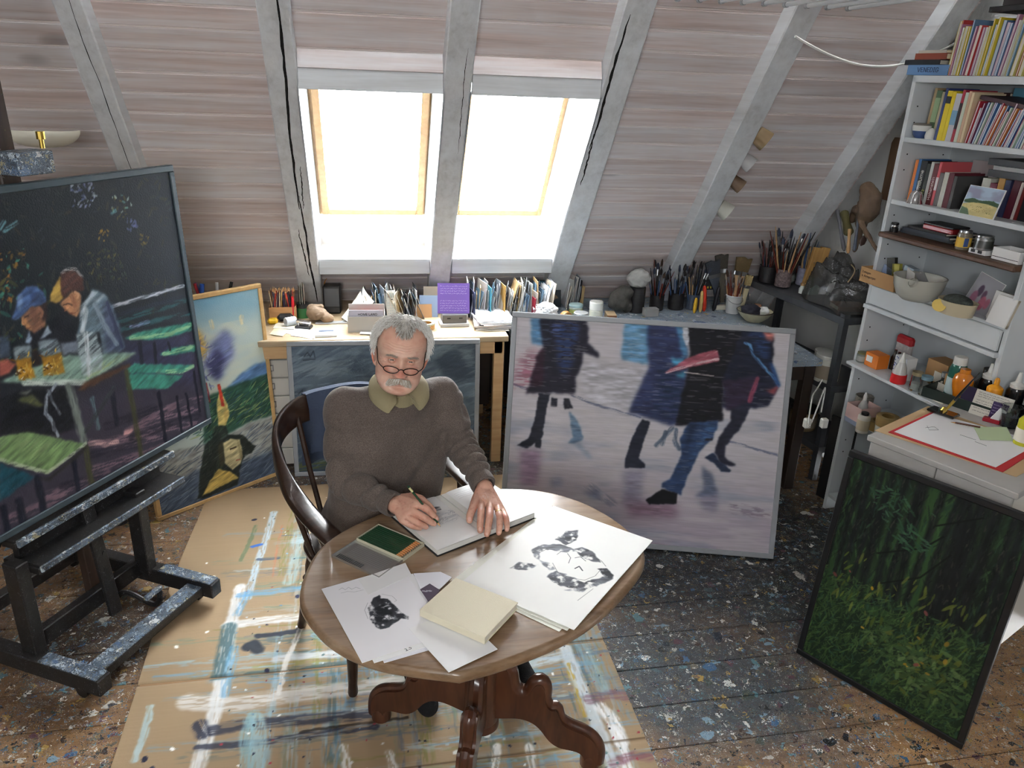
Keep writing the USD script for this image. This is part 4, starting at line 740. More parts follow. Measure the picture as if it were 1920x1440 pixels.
def storm():
    c = Canvas(1.047, .795, .0040, (92, 107, 120)); X, Y = c.X/c.w, c.Y/c.h
    c.mix((54, 70, 90), np.clip((.45-Y+.3*(c.nz(5, 10, 2, 4)-.5))*2.2, 0, .8)); c.mix((62, 74, 86), np.clip((c.nz(7, 9, 7, 4, 15)-.5)*7, 0, .85)); c.mix((124, 138, 146), np.clip((c.nz(5, 14, 9, 4, 20)-.56)*8, 0, .75)*(Y > .35))
    c.dabs(700, (0, .1, 1, 1), .10, 18, [(104, 120, 132), (76, 90, 104), (120, 134, 142), (64, 76, 92), (96, 110, 120)], .45, 1, 14, .10)
    c.poly([.775,.850,.824,.883,.882,.871,.949,.800,.942,.731,.841,.699,.791,.770], (60, 70, 84), .8, .012, .03); c.poly([.890,.950,.965,.926,.966,.823,.916,.847], (120, 132, 138), .6, .015, .03)
    c.line([.748,.044,.852,.051], .03, (140, 150, 70), .9, .4, .3); c.line([.019,.068,.151,.086], .05, (92, 100, 60), .8, .4, .4); c.line([.748,.092,.843,.081], .02, (40, 60, 60), .9)
    for q in ([.086,.893,.104,.920,.117,.889,.134,.931,.140,.886], [.081,.865,.140,.873], [.047,.625,.068,.653,.062,.613,.083,.641]): c.line(q, .006, (44, 52, 62), .8)
    return c
picture('storm_sky_painting', 'grey-framed painting of a stormy blue-grey sky leaning on the desk behind the man', (-.435, 4.037, -1.9, 1.047, .795, 3.1), .026, .03, silver, storm())
def forest():
    c = Canvas(.641, .903, .0026, (34, 52, 34)); X, Y = c.X/c.w, c.Y/c.h; g = np.random.default_rng(9)
    c.mix((56, 90, 48), np.clip((c.nz(9, 4, 1, 4)-.42)*4, 0, 1)*(Y > .35)); c.mix((20, 24, 26), np.clip((c.nz(12, 3, 4, 3)-.5)*5, 0, .8)*(Y > .4))
    c.dabs(900, (0, .42, 1, 1), .045, 88, [(52, 88, 50), (40, 66, 46), (66, 104, 54), (30, 44, 36), (46, 80, 62)], .6, 1, 16, .16)
    tr = [(.03, .022), (.09, .02), (.15, .03), (.2, .018), (.26, .034), (.33, .03), (.40, .025), (.45, .04), (.53, .03), (.60, .022), (.66, .07), (.72, .05), (.80, .055), (.88, .025), (.94, .03), (.98, .02)]
    for k, (u, w) in enumerate(tr):
        b = g.uniform(.36, .48); p = [u+g.uniform(-.02, .02), 1, u+g.uniform(-.01, .01), .7, u+g.uniform(-.015, .015), b]
        c.line(p, w*.641*1.25, (25, 27, 30), .92, .5, .12, 0, k, .5, .004)
        c.dabs(40, (u-w*.6, b, u+w*.6, 1), .022, 88, [(46, 46, 44), (14, 15, 18), (34, 38, 36), (60, 62, 52)], .75, 20+k, 14, .2)
    for q in ((.30, .62, .52, .72, .60, .80), (.36, .5, .55, .60, .66, .74), (.55, .83, .75, .93)): c.line(q, .006, (16, 18, 18), .85)
    c.dabs(160, (.18, .68, .55, .92), .028, -20, [(58, 98, 68), (72, 112, 82), (46, 82, 56)], .8, 2, 40, .25, lambda u, v: 1 if abs((v-.92)+(u-.2)*.75) < .09 else .05)
    c.dabs(2600, (0, 0, 1, .47), .032, 70, [(58, 86, 46), (74, 104, 56), (44, 68, 42), (36, 54, 38), (84, 112, 62), (50, 84, 64), (28, 42, 32)], .75, 3, 45, .2)
    c.dabs(420, (.35, .08, .95, .36), .036, 10, [(78, 104, 58), (92, 118, 70), (64, 92, 54), (104, 126, 78), (98, 106, 40)], .85, 4, 50, .38, lambda u, v: math.exp(-((u-.66)/.2)**2-((v-.23)/.09)**2)*1.2)
    c.dabs(420, (0, .0, .9, .45), .05, 62, [(70, 96, 48), (90, 120, 64), (52, 76, 44)], .7, 5, 16, .08)
    c.dabs(70, (.1, .3, .9, .58), .04, 80, [(104, 116, 42), (118, 128, 56), (88, 104, 34)], .85, 6, 18, .2); c.c *= .86; c.dabs(14, (.1, .2, .95, .5), .018, 0, [(120, 64, 62), (150, 120, 40), (180, 140, 30)], .9, 7, 60, .6)
    return c
picture('forest_painting', 'black-framed dark green forest painting leaning on the plan chest', (1.681, 2.28, -59.0, .641, .903, 5.9), .024, .03, M('frame_black', (20, 22, 24), .38), forest(), bump=.8)

# ---------------------------------------------------------------- the man at the table
from scipy.interpolate import PchipInterpolator, RegularGridInterpolator
def gs(x, s): return np.exp(-(x/s)**2)
HZ = [-.124, -.120, -.108, -.092, -.075, -.055, -.035, -.015, .0, .02, .04, .06, .08, .10, .114, .122, .125]
HW = PchipInterpolator(HZ, [.002, .030, .053, .067, .0755, .0785, .0795, .0805, .081, .082, .083, .082, .0775, .065, .046, .024, .002])
HF = PchipInterpolator(HZ, [-.062, -.076, -.086, -.087, -.086, -.087, -.090, -.090, -.089, -.093, -.095, -.093, -.084, -.066, -.044, -.020, .012])
HB = PchipInterpolator(HZ, [-.058, -.030, -.006, .020, .045, .066, .080, .092, .099, .105, .107, .104, .095, .077, .056, .036, .016])
def head_surface(nz=210, nt=220):
    z = np.linspace(-.1239, .1249, nz); z = z[0]+(z[-1]-z[0])*(.5-.5*np.cos(np.pi*np.linspace(0, 1, nz)))*.6+.4*(z-z[0]); z = z[0]+(z-z[0])/(z[-1]-z[0])*.2488
    t = np.arange(nt)*2*np.pi/nt; T, Z = np.meshgrid(t, z)
    w, f, b = HW(Z), HF(Z), HB(Z); yc, hy = (f+b)/2, (b-f)/2
    X = w*np.sign(np.sin(T))*np.abs(np.sin(T))**.92; Y = yc-hy*np.sign(np.cos(T))*np.abs(np.cos(T))**.92
    front = np.clip(np.cos(T)*1.6, 0, 1)
    ax = np.abs(X); d = 0*X
    nz_ = np.clip((.012-Z)/.055, 0, 1)                                     # nose: bridge to tip
    d += (.004+.032*nz_**1.3)*gs(X, .0085+.0085*nz_)*np.where(Z > -.044, gs(np.maximum(Z-.010, 0), .012), gs(Z+.044, .0065))
    d += .011*gs(ax-.0145, .007)*gs(Z+.040, .0085)                         # nostril wings
    d -= .0125*gs(ax-.031, .016)*gs(Z-.001, .012)                          # eye sockets
    d += .0065*gs(ax-.030, .024)*gs(Z-.019, .007)                          # brow ridge
    d += .0040*gs(ax-.034, .013)*gs(Z-.0075, .0045)+.0035*gs(ax-.033, .013)*gs(Z+.0095, .0045)   # lids and bags
    d -= .0015*gs(ax-.034, .012)*gs(Z+.0155, .0025)
    d += .0075*gs(ax-.045, .018)*gs(Z+.034, .018)                          # cheeks
    d -= .0040*gs(ax-(.024+(-.040-Z)*.35), .0035)*np.clip((-.035-Z)*80, 0, 1)*np.clip((Z+.092)*60, 0, 1)   # folds beside the mouth
    d += .0050*gs(ax-.043, .013)*gs(Z+.088, .016)                          # jowls
    d += .0045*gs(X, .022)*gs(Z+.063, .010)                                # upper lip under the moustache
    d -= .0050*gs(X, .024)*gs(Z+.0735, .0028)                              # mouth line
    d += .0062*gs(X, .019)*gs(Z+.080, .005); d -= .006*gs(X, .024)*gs(Z+.0890, .005); d += .010*gs(X, .022)*gs(Z+.107, .012)
    wr = np.clip((Z-.028)*70, 0, 1)*np.clip((.070-Z)*60, 0, 1)*gs(X, .055)
    d += .0010*np.sin((Z+.004*np.cos(X*45)+.0012*np.sin(X*150))*2*np.pi/.0088)*wr
    d -= .0012*gs(ax-.006, .002)*gs(Z-.014, .010)
    for k in range(4):                                                     # crow's feet
        d -= .0010*gs((Z-.004+k*.006)-(ax-.052)*(.35-.3*k), .0012)*gs(ax-.060, .008)
    nrm = np.stack([X/(w**2+1e-9), (Y-yc)/(hy**2+1e-9), 0*X], -1); nrm /= np.linalg.norm(nrm, axis=-1, keepdims=True)
    nrm = nrm*.55+V(0, -1, 0)*.45; P = np.stack([X, Y, Z], -1)+nrm*(d*front)[..., None]
    P += nrm*(.0006*(meshkit.fbm(P*260, 2, 3)-.5)*front)[..., None]
    v = P.reshape(-1, 3); f_ = [[j*nt+i, j*nt+(i+1) % nt, (j+1)*nt+(i+1) % nt, (j+1)*nt+i] for j in range(nz-1) for i in range(nt)]
    f_ = np.array(f_); f_ = np.vstack([f_[:, [0, 1, 2]], f_[:, [0, 2, 3]]]); m = len(v)
    v = np.vstack([v, [P[0].mean(0), P[-1].mean(0)]]); f_ = np.vstack([f_, [[m, (i+1) % nt, i] for i in range(nt)], [[m+1, (nz-1)*nt+i, (nz-1)*nt+(i+1) % nt] for i in range(nt)]])
    return v, f_, P, T, Z
HS = .985
HEADP = V(*(0.104, 2.375, 1.282))
HEADR = rotm('z', -1)@rotm('y', 8.5)@rotm('x', -2)
hpt = lambda p: HEADP+HEADR@((np.asarray(p, float)-V(0, -.09, 0)))*HS if np.ndim(p) == 1 else HEADP+((np.asarray(p, float)-V(0, -.09, 0))@HEADR.T)*HS
sph = {}
def ball(c, r, n=18): return Manifold.sphere(float(r), n).translate([float(x) for x in c])
def bone(*cr): return Manifold.batch_hull([ball(c, r) for c, r in cr])
def chain(pts, rad): return [bone((pts[i], rad[i]), (pts[i+1], rad[i+1])) for i in range(len(pts)-1)]
def union(ms): return Manifold.batch_boolean(ms, manifold3d.OpType.Add)
def smoothed(man, edge, it=12):
    m = man.refine_to_length(edge).to_mesh(); t = trimesh.Trimesh(m.vert_properties[:, :3], m.tri_verts, process=True)
    trimesh.smoothing.filter_taubin(t, lamb=.5, nu=-.53, iterations=it); return t
FW = V(.42, -.91, 0); FW /= np.linalg.norm(FW); LF = V(-FW[1], FW[0], 0)      # forward, and his left (right in the picture)
PEL, WA, CHT, NK = V(.0, 2.66, .53), V(.035, 2.60, .66), V(.075, 2.565, .90), V(.092, 2.520, 1.085)
SR, ER, WR_ = V(*(-0.088, 2.530, 1.069)), V(*(-0.102, 2.440, 0.823)), V(*(0.072, 2.252, 0.825))
SL, EL, WL_ = V(*(0.254, 2.620, 1.061)), V(*(0.314, 2.540, 0.899)), V(*(0.382, 2.336, 0.828))
hand_l = dict(index=([(0.361, 2.271, 0.806), (0.348, 2.193, 0.812), (0.338, 2.145, 0.801), (0.335, 2.122, 0.790)], [.0132, .0125, .0112, .0099]), middle=([(0.387, 2.250, 0.808), (0.373, 2.168, 0.813), (0.361, 2.123, 0.797), (0.357, 2.119, 0.776)], [.0132, .0125, .0112, .0101]),
    ring=([(0.411, 2.236, 0.804), (0.407, 2.169, 0.808), (0.401, 2.133, 0.792), (0.398, 2.130, 0.772)], [.0125, .0119, .0106, .0095]), little=([(0.426, 2.227, 0.796), (0.429, 2.174, 0.797), (0.429, 2.150, 0.783), (0.428, 2.148, 0.770)], [.0112, .0105, .0095, .0085]),
    thumb=([(0.349, 2.298, 0.812), (0.328, 2.240, 0.808), (0.312, 2.202, 0.799), (0.309, 2.187, 0.790)], [.0168, .0143, .0125, .0110]))
hand_r = dict(index=([(0.138, 2.215, 0.850), (0.170, 2.181, 0.846), (0.191, 2.190, 0.815), (0.200, 2.190, 0.802)], [.0134, .0125, .0110, .0095]), middle=([(0.119, 2.193, 0.838), (0.157, 2.156, 0.832), (0.181, 2.173, 0.802), (0.192, 2.178, 0.792)], [.0134, .0125, .0110, .0095]),
    ring=([(0.103, 2.186, 0.824), (0.139, 2.155, 0.812), (0.160, 2.167, 0.793), (0.165, 2.170, 0.787)], [.0128, .0119, .0105, .0095]), little=([(0.089, 2.184, 0.808), (0.120, 2.167, 0.796), (0.141, 2.171, 0.786), (0.146, 2.172, 0.783)], [.0116, .0108, .0095, .0087]),
    thumb=([(0.127, 2.289, 0.832), (0.155, 2.261, 0.838), (0.179, 2.230, 0.828), (0.194, 2.218, 0.812)], [.0174, .0146, .0125, .0106]))
def hand(h, wrist, fore):
    ms = []; mc = [(V(*h[k][0][0]), h[k][1][0]) for k in ('index', 'middle', 'ring', 'little')]; tc = V(*h['thumb'][0][0])
    w1, w2 = wrist
    for a, b in zip(mc[:-1], mc[1:]): ms.append(bone(a, b, (w1, .021), (w2, .020)))
    ms.append(bone(mc[0], (w1, .021), (tc, .0155))); ms.append(bone((w1, .022), (w2, .021), (fore, .028)))
    for k, (p, r) in h.items(): ms += chain([V(*q) for q in p], r)
    return union(ms)
NKT = hpt(V(0, .035, -.075))
inner = union([bone((PEL-LF*.06, .10), (PEL+LF*.06, .10), (CHT-LF*.06, .09), (CHT+LF*.06, .09)), bone((CHT-LF*.06, .09), (CHT+LF*.06, .09), (SR, .04), (SL, .04), (NK, .05)), bone((NK, .062), (NKT, .062)), bone((NKT, .060), (hpt(V(0, .01, -.03)), .05)),
    *chain([SR, ER, WR_], [.045, .034, .024]), *chain([SL, EL, WL_], [.045, .034, .024])])
wl = (V(*(0.370, 2.333, 0.822)), V(*(0.393, 2.327, 0.820))); wr = (V(*(0.087, 2.273, 0.832)), V(*(0.081, 2.232, 0.822)))
hl, hr = hand(hand_l, wl, WL_), hand(hand_r, wr, WR_)
def flesh(m, edge, it, seed):
    t = smoothed(m, edge, it); n = t.vertex_normals; v = t.vertices
    t.vertices = v+n*(.0007*(meshkit.fbm(v*170, 3, seed)-.5)*2)[:, None]; return t
tl, tr_ = flesh(hl, .0032, 7, 1), flesh(hr, .0032, 7, 2)
hv, hf, HP, HT, HZg = head_surface()
toman = lambda v, f: Manifold(manifold3d.Mesh(np.asarray(v, np.float32), np.asarray(f, np.uint32)))
hm = trimesh.Trimesh(hpt(hv), hf, process=True); hm.fix_normals()
def ear(s):
    """outer ear: bowl with a rolled rim and lobe"""
    rim = spline([(0, -.012, -.026), (.006, -.006, -.030), (.012, .004, -.024), (.018, .012, -.008), (.020, .016, .010), (.017, .012, .024), (.010, .000, .030), (.004, -.010, .024), (.002, -.014, .010)], 26)
    ms = [bone((rim[i], .0034), (rim[i+1], .0034)) for i in range(25)]; ms.append(Manifold.batch_hull([ball(p*V(.5, .8, .8)+V(0, 0, 0), .0035, 10) for p in rim[::3]]))
    ms.append(bone((V(.004, -.004, -.030), .006), (V(.004, -.006, -.022), .005))); m = union(ms).to_mesh(); v = m.vert_properties[:, :3]*V(s, 1, 1)
    f = m.tri_verts if s > 0 else m.tri_verts[:, ::-1]
    return toman(hpt(v*1.08+V(s*.0735, .006, -.012)), f)
bm = union([toman(hm.vertices, hm.faces), ear(-1), ear(1), inner, toman(tl.vertices, tl.faces), toman(tr_.vertices, tr_.faces)]).to_mesh()
body = trimesh.Trimesh(bm.vert_properties[:, :3], bm.tri_verts, process=True)
bv = np.array(body.vertices); q = ((bv-HEADP)/HS)@HEADR+V(0, -.09, 0)
col = np.tile(V(222, 182, 162), (len(bv), 1)); rd = V(196, 118, 98)
def tint(m, c):
    global col
    col = col*(1-m[:, None])+V(*c)*m[:, None]
ish = (bv[:, 2] > 1.1)
fx, fz = np.abs(q[:, 0]), q[:, 2]
tint(ish*.55*gs(q[:, 0], .018)*gs(fz+.035, .018), (190, 96, 80)); tint(ish*.45*gs(fx-.045, .018)*gs(fz+.030, .02), (196, 110, 92)); tint(ish*.35*np.clip((fz-.03)*30, 0, 1), (212, 150, 124)); tint(ish*.55*gs(fx-.03, .02)*gs(fz, .012), (176, 118, 100)); tint(ish*.6*(fx > .084)*(np.abs(fz) < .05), (200, 112, 92)); tint(ish*.6*gs(fz+.0735, .003)*gs(q[:, 0], .024), (150, 80, 70)); tint(ish*.5*gs(fz+.080, .004)*gs(q[:, 0], .018), (190, 104, 96)); tint(ish*.4*gs(q[:, 0], .03)*gs(fz+.1, .02), (200, 140, 120))
mt = meshkit.fbm(bv*55, 3, 8); tint(np.clip((mt-.5)*1.2, 0, .22), (192, 124, 104)); tint(np.clip((.42-mt)*2, 0, .25), (226, 184, 164))
hmask = (bv[:, 2] < 1.0); tint(hmask*.45, (206, 146, 122)); tint(hmask*np.clip((meshkit.fbm(bv*120, 2, 4)-.64)*5, 0, .22), (160, 98, 84))
pc = V(*(0.370, 2.270, 0.835)); tint(.85*gs(np.linalg.norm(bv-pc, axis=1), .016)*np.clip((meshkit.fbm(bv*150, 2, 6)-.38)*6, 0, 1), (240, 226, 224))
for kk, h in (('l', hand_l), ('r', hand_r)):
    for k, (p, r) in h.items():
        tint(.35*gs(np.linalg.norm(bv-V(*p[1]), axis=1), .010), (190, 108, 92))
        a, b = V(*p[2]), V(*p[3]); d = (b-a)/np.linalg.norm(b-a); nl = b+d*r[3]*.2+V(0, -.3, 1)/1.05*r[3]*.9; tint(.75*(np.linalg.norm((bv-nl)*V(1, .7, 1), axis=1) < .0058), (232, 190, 176))
skin = raw('skin', {'a': ('attribute', dict(attribute='col')), 'p': ('principled_bsdf', dict(roughness=.46, subsurface_weight=.12, subsurface_scale=.004, subsurface_radius=V(1, .35, .2), specular_ior_level=.4)), 'tc': ('texture_coordinate', {}), 'bn': ('noise_texture', dict(scale=420., detail=3.0)), 'b': ('bump', dict(strength=.18, distance=.0015))}, [('a.color', 'p.base_color'), ('tc.object', 'bn.vector'), ('bn.fac', 'b.height'), ('b.normal', 'p.normal')])
MAN = thing('person', 'older man with grey hair and moustache in a brown sweater drawing at the oval table', 'person')
bobj = usdkit.mesh(stage, '/World/person/body', (bv, np.array(body.faces)), skin, smooth=True)
UsdGeom.PrimvarsAPI(bobj).CreatePrimvar('col', Sdf.ValueTypeNames.Color3fArray, 'vertex').Set(Vt.Vec3fArray.FromNumpy(lin(np.clip(col, 0, 255)).astype(np.float32)))
# eyes
for s in (-1, 1):
    c = hpt(V(s*.031, -.0722, -.001)); e = obj('eye', MB().mesh(trimesh.creation.icosphere(3, .0125), HEADR, c), M('eye_white', (196, 178, 168), .3, coat=.15), MAN, smooth=True)
    look = EYE-c; look /= np.linalg.norm(look)
    obj('iris', MB().lathe([(0, .0), (.0058, .0), (.0056, .0007), (.003, .0013), (0, .0016)], 20, frame_z(look), c+look*.0112), M('iris_brown', (70, 56, 44), .35), e)
    rx = np.cross(look, V(0, 0, 1)); rx = HEADR@V(1, 0, 0); rx -= look*(rx@look); rx /= np.linalg.norm(rx); ru = np.cross(rx, look)
    for nm, p0, p1 in (('upper_eyelid', 7, 125), ('lower_eyelid', -11, -110)):
        v = []; n1, n2 = 14, 18
        for a in np.radians(np.linspace(p0, p1, n1)):
            for b in np.radians(np.linspace(-84, 84, n2)):
                a2 = a*(1-.25*(b/1.466)**2) if abs(p0) < 90 else a; v.append(c+(.0136-.0008*(a == math.radians(p0)))*(math.cos(b)*(math.cos(a2)*look+math.sin(a2)*ru)+math.sin(b)*rx))
        f = [[q*n2+w_, q*n2+w_+1, (q+1)*n2+w_+1, (q+1)*n2+w_] for q in range(n1-1) for w_ in range(n2-1)]
        obj(nm, MB().add(v, f), M('eyelid_skin', (206, 154, 132), .5, var=.08, vscale=300), MAN, smooth=True)
# hair: a close cap plus strands
def strands(name, roots, tips, mat_, width, parent, lift=.0):
    n = len(roots); P = np.stack([roots, roots*.62+tips*.38+lift*.6, roots*.25+tips*.75+lift, tips], 1).reshape(-1, 3)
    c = UsdGeom.BasisCurves.Define(stage, numbered(str(parent.GetPath())+'/'+name)); c.CreateTypeAttr('linear'); c.CreateWrapAttr('nonperiodic')
    c.CreateCurveVertexCountsAttr(Vt.IntArray.FromNumpy(np.full(n, 4, np.int32))); c.CreatePointsAttr(Vt.Vec3fArray.FromNumpy(P.astype(np.float32)))
    w = np.tile([1, .95, .8, .35], n)*width; c.CreateWidthsAttr(Vt.FloatArray.FromNumpy(w.astype(np.float32))); c.SetWidthsInterpolation('vertex')
    UsdShade.MaterialBindingAPI.Apply(c.GetPrim()).Bind(mat_); c.GetPrim().SetCustomDataByKey('kind', 'stuff'); return c
hairm = M('hair_grey', (216, 213, 206), .45); hairw = M('hair_white', (242, 241, 237), .45); haird = M('hair_dark', (150, 140, 128), .5)
az = np.abs(np.where(HT > np.pi, HT-2*np.pi, HT))                     # 0 at the face
line = np.interp(az, [0, .18, .45, .75, 1.0, 1.2, 1.4, 1.6, 1.8, 2.1, np.pi], [.080, .084, .106, .108, .094, .068, .030, -.004, -.010, -.062, -.075])
inh = HZg > line+.004*np.sin(HT*23)
n3 = np.stack([HP[..., 0], HP[..., 1]-.012, HP[..., 2]*.9], -1); n3 /= np.linalg.norm(n3, axis=-1, keepdims=True)
fade = np.clip((HZg-line)/.02, 0, 1)
capP = HP+n3*(.001+.0075*fade*(.6+.8*meshkit.fbm(HP*V(70, 70, 25), 3, 5)))[..., None]
nzg, ntg = HT.shape; idx = np.arange(nzg*ntg).reshape(nzg, ntg); a_, b_, c_, d_ = idx[:-1], np.roll(idx, -1, 1)[:-1], np.roll(idx, -1, 1)[1:], idx[1:]
ok = inh[:-1] & inh[1:] & np.roll(inh, -1, 1)[:-1] & np.roll(inh, -1, 1)[1:]
fq = np.stack([a_[ok], b_[ok], c_[ok], d_[ok]], 1); fq = np.vstack([fq[:, [0, 1, 2]], fq[:, [0, 2, 3]]]); used = np.unique(fq); mp_ = np.zeros(nzg*ntg, int); mp_[used] = np.arange(len(used))
HAIR = obj('hair', (hpt(capP.reshape(-1, 3)[used]), mp_[fq]), M('hair_base', (182, 176, 168), .7, var=.25, vscale=90), MAN, smooth=True)
g = np.random.default_rng(21); jj, ii = np.nonzero(inh); wts = HW(HZg[jj, ii])+.004; pick = g.choice(len(jj), 9000, p=wts/wts.sum())
j0, i0 = jj[pick], ii[pick]; rt = HP[j0, i0]; nn = n3[j0, i0]; fd = fade[j0, i0]
crown = V(.012, .045, .118); away = rt-crown; away /= np.linalg.norm(away, axis=1)[:, None]; away[:, 2] -= .25
away += np.stack([.35*np.sign(rt[:, 0])*np.clip((rt[:, 2]-.05)*12, 0, 1), 0*rt[:, 0], 0*rt[:, 0]], 1)
tg = away-nn*(away*nn).sum(1)[:, None]; tg /= np.linalg.norm(tg, axis=1)[:, None]+1e-9; tg += g.normal(size=tg.shape)*.16
L = (.016+.014*g.uniform(size=len(rt)))*(.35+.65*fd); r0 = rt+nn*.004; tip = r0+tg*L[:, None]+nn*(.0025+.0035*g.uniform(size=len(rt)))[:, None]*fd[:, None]-V(0, 0, 1)*(L*.15)[:, None]
hp_ = HEADR; shade_ = g.uniform(size=len(rt))+.35*np.clip(np.abs(rt[:, 0])/.07, 0, 1)+.35*np.clip((rt[:, 1]+.02)*6, -.6, 1); lf = (nn@HEADR.T)*.004
for nm, sel, mm in (('hair_strand', shade_ > .85, hairw), ('hair_strand', (shade_ <= .85) & (shade_ > .35), hairm), ('hair_strand', shade_ <= .35, haird)): strands(nm, hpt(r0[sel]), hpt(tip[sel]), mm, .0011, HAIR, lf[sel])
# moustache and eyebrows
mo = MB()
for s in (-1, 1):
    pts = spline([(s*.002, -.1085, -.0565), (s*.014, -.1080, -.0600), (s*.026, -.1010, -.0655), (s*.034, -.0925, -.0730)], 16); mo.tube([hpt(p) for p in pts], [.0052, .0056, .006, .006, .006, .006, .0058, .0056, .0054, .0051, .0048, .0045, .004, .0035, .003, .002], 10)
MO = obj('moustache', mo, M('moustache_base', (168, 154, 138), .8), MAN)
x = g.uniform(-.034, .034, 2600); zz = -.0525-.010*np.abs(x)/.033*1.0+g.uniform(-.004, .006, 2600); yy = -.1168+.019*(np.abs(x)/.034)**2+g.uniform(-.002, .001, 2600)
r_ = np.stack([x, yy, zz], 1); t_ = r_+np.stack([np.sign(x)*(.002+.006*np.abs(x)/.033), -.001+0*x, -.009-.005*np.abs(x)/.034-.004*g.uniform(size=2600)], 1)+g.normal(size=r_.shape)*.0012
k_ = g.uniform(size=2600) < .5; strands('moustache_strand', hpt(r_[k_]), hpt(t_[k_]), hairm, .0009, MO); strands('moustache_strand', hpt(r_[~k_]), hpt(t_[~k_]), M('hair_tan', (168, 150, 128), .5), .0009, MO)
for s in (-1, 1):
    x = s*g.uniform(.014, .050, 110); zz = .0185+.004*np.sin((np.abs(x)-.014)/.036*3)+g.uniform(-.003, .003, 110); yy = -.0985+.012*((np.abs(x)-.01)/.04)**2
    r_ = np.stack([x, yy, zz], 1); t_ = r_+np.stack([s*.007+0*x, -.001+0*x, -.001-.002*g.uniform(size=110)], 1); strands('eyebrow', hpt(r_), hpt(t_), haird, .0006, MAN)
# sweater
def sweater():
    parts = [bone((PEL-LF*.09, .125), (PEL+LF*.09, .125), (WA-LF*.075+FW*.02, .145), (WA+LF*.075+FW*.02, .145)), bone((WA-LF*.075+FW*.02, .145), (WA+LF*.075+FW*.02, .145), (CHT-LF*.095, .128), (CHT+LF*.095, .128)),
             bone((CHT-LF*.095, .128), (CHT+LF*.095, .128), (SR+V(.02, .0, -.01), .072), (SL+V(-.02, 0, -.01), .072)), bone((SR+V(.02, 0, -.01), .070), (SL+V(-.02, 0, -.01), .070), (NK-V(0, 0, .012), .088)),
             *chain([SR, (SR+ER)/2+V(-.004, .012, 0), ER, (ER+WR_)/2, WR_-(WR_-ER)*.17], [.076, .067, .060, .052, .040]), *chain([SL, (SL+EL)/2+V(.006, 0, 0), EL, (EL+WL_)/2+V(.006, 0, .004), WL_-(WL_-EL)*.19], [.076, .068, .062, .053, .042])]
    t = smoothed(union(parts), .0085, 26); v = t.vertices.copy(); n = t.vertex_normals
    def along(a, b):
        d = b-a; s = ((v-a)@d)/(d@d); return s, np.linalg.norm(v-a-np.clip(s, 0, 1)[:, None]*d, axis=1)
    dsp = .016*(meshkit.fbm(v*V(16, 16, 5)+3, 3, 2)-.5)
    for a, b, am, fr in ((EL, WL_, .0110, 6.3), (ER, WR_, .0085, 4), (SR, ER, .0110, 2.6), (SL, EL, .0110, 2.6)):
        s, dd = along(a, b); m = np.clip((.085-dd)*40, 0, 1)*np.clip(s*4+.6, 0, 1)*np.clip((.97-s)*7, 0, 1)
        ph = fr*s*2*np.pi+2.6*(meshkit.fbm(v*11, 2, 9)-.5)*4; dsp += am*m*(np.abs(np.sin(ph*.5))**.5*2-1.5)
    # drapes from the shoulder down to the lap
    u = (v-CHT)@LF; w = v[:, 2]; dsp += .022*(np.abs(np.sin(u*17+w*6+.5+1.5*meshkit.fbm(v*6, 2, 3)))**.6-.8)*np.clip((1.0-w)*4, 0, 1)*np.clip((w-.55)*6, 0, 1)*gs(u, .16)
    s, dd = along(CHT+LF*.10+FW*.1, WA-LF*.05+FW*.16); dsp -= .026*gs(dd, .020)
    s, dd = along(SR-V(0, 0, .10)+FW*.06, CHT-LF*.02+FW*.12-V(0, 0, .12)); dsp -= .024*gs(dd, .018)
    t.vertices = v+n*dsp[:, None]; return t
sw = sweater()
knit = raw('knit_brown', {'tc': ('texture_coordinate', {}), 'mp': ('mapping', dict(scale=V(1, 1, 1.4))), 'n': ('noise_texture', dict(scale=300., detail=2.0)), 'n2': ('noise_texture', dict(scale=9., detail=4.0)), 'r': ('rgb_ramp', dict(ramp=[(.3, lin((86, 76, 70))), (.7, lin((120, 108, 101)))])), 'r2': ('rgb_ramp', dict(ramp=[(.3, V(.82, .82, .82)), (.7, V(1, 1, 1))])), 'mx': ('mix_color', dict(blend_type='multiply', fac=1.0)), 'b': ('bump', dict(strength=.5, distance=.002)), 'p': ('principled_bsdf', dict(roughness=.9, sheen_weight=.15, specular_ior_level=.2))},
    [('tc.object', 'mp.vector'), ('mp.vector', 'n.vector'), ('tc.object', 'n2.vector'), ('n.fac', 'r.fac'), ('n2.fac', 'r2.fac'), ('r.color', 'mx.a'), ('r2.color', 'mx.b'), ('mx.result', 'p.base_color'), ('n.fac', 'b.height'), ('b.normal', 'p.normal')])
SWP = obj('sweater', (np.array(sw.vertices), np.array(sw.faces)), knit, MAN, smooth=True)
def cuff(w, e, r):
    d = (w-e)/np.linalg.norm(w-e); R = frame_z(d); prof = [(r-.004, -.045), (r+.001, -.034), (r+.003, -.012), (r+.002, .004), (r-.001, .009), (r-.006, .008), (r-.009, -.02)]
    return MB().lathe(prof, 30, R, w-d*.012, caps=False)
obj('cuff', cuff(WR_, ER, .040), knit, SWP, smooth=True); obj('cuff', cuff(WL_, EL, .042), knit, SWP, smooth=True)
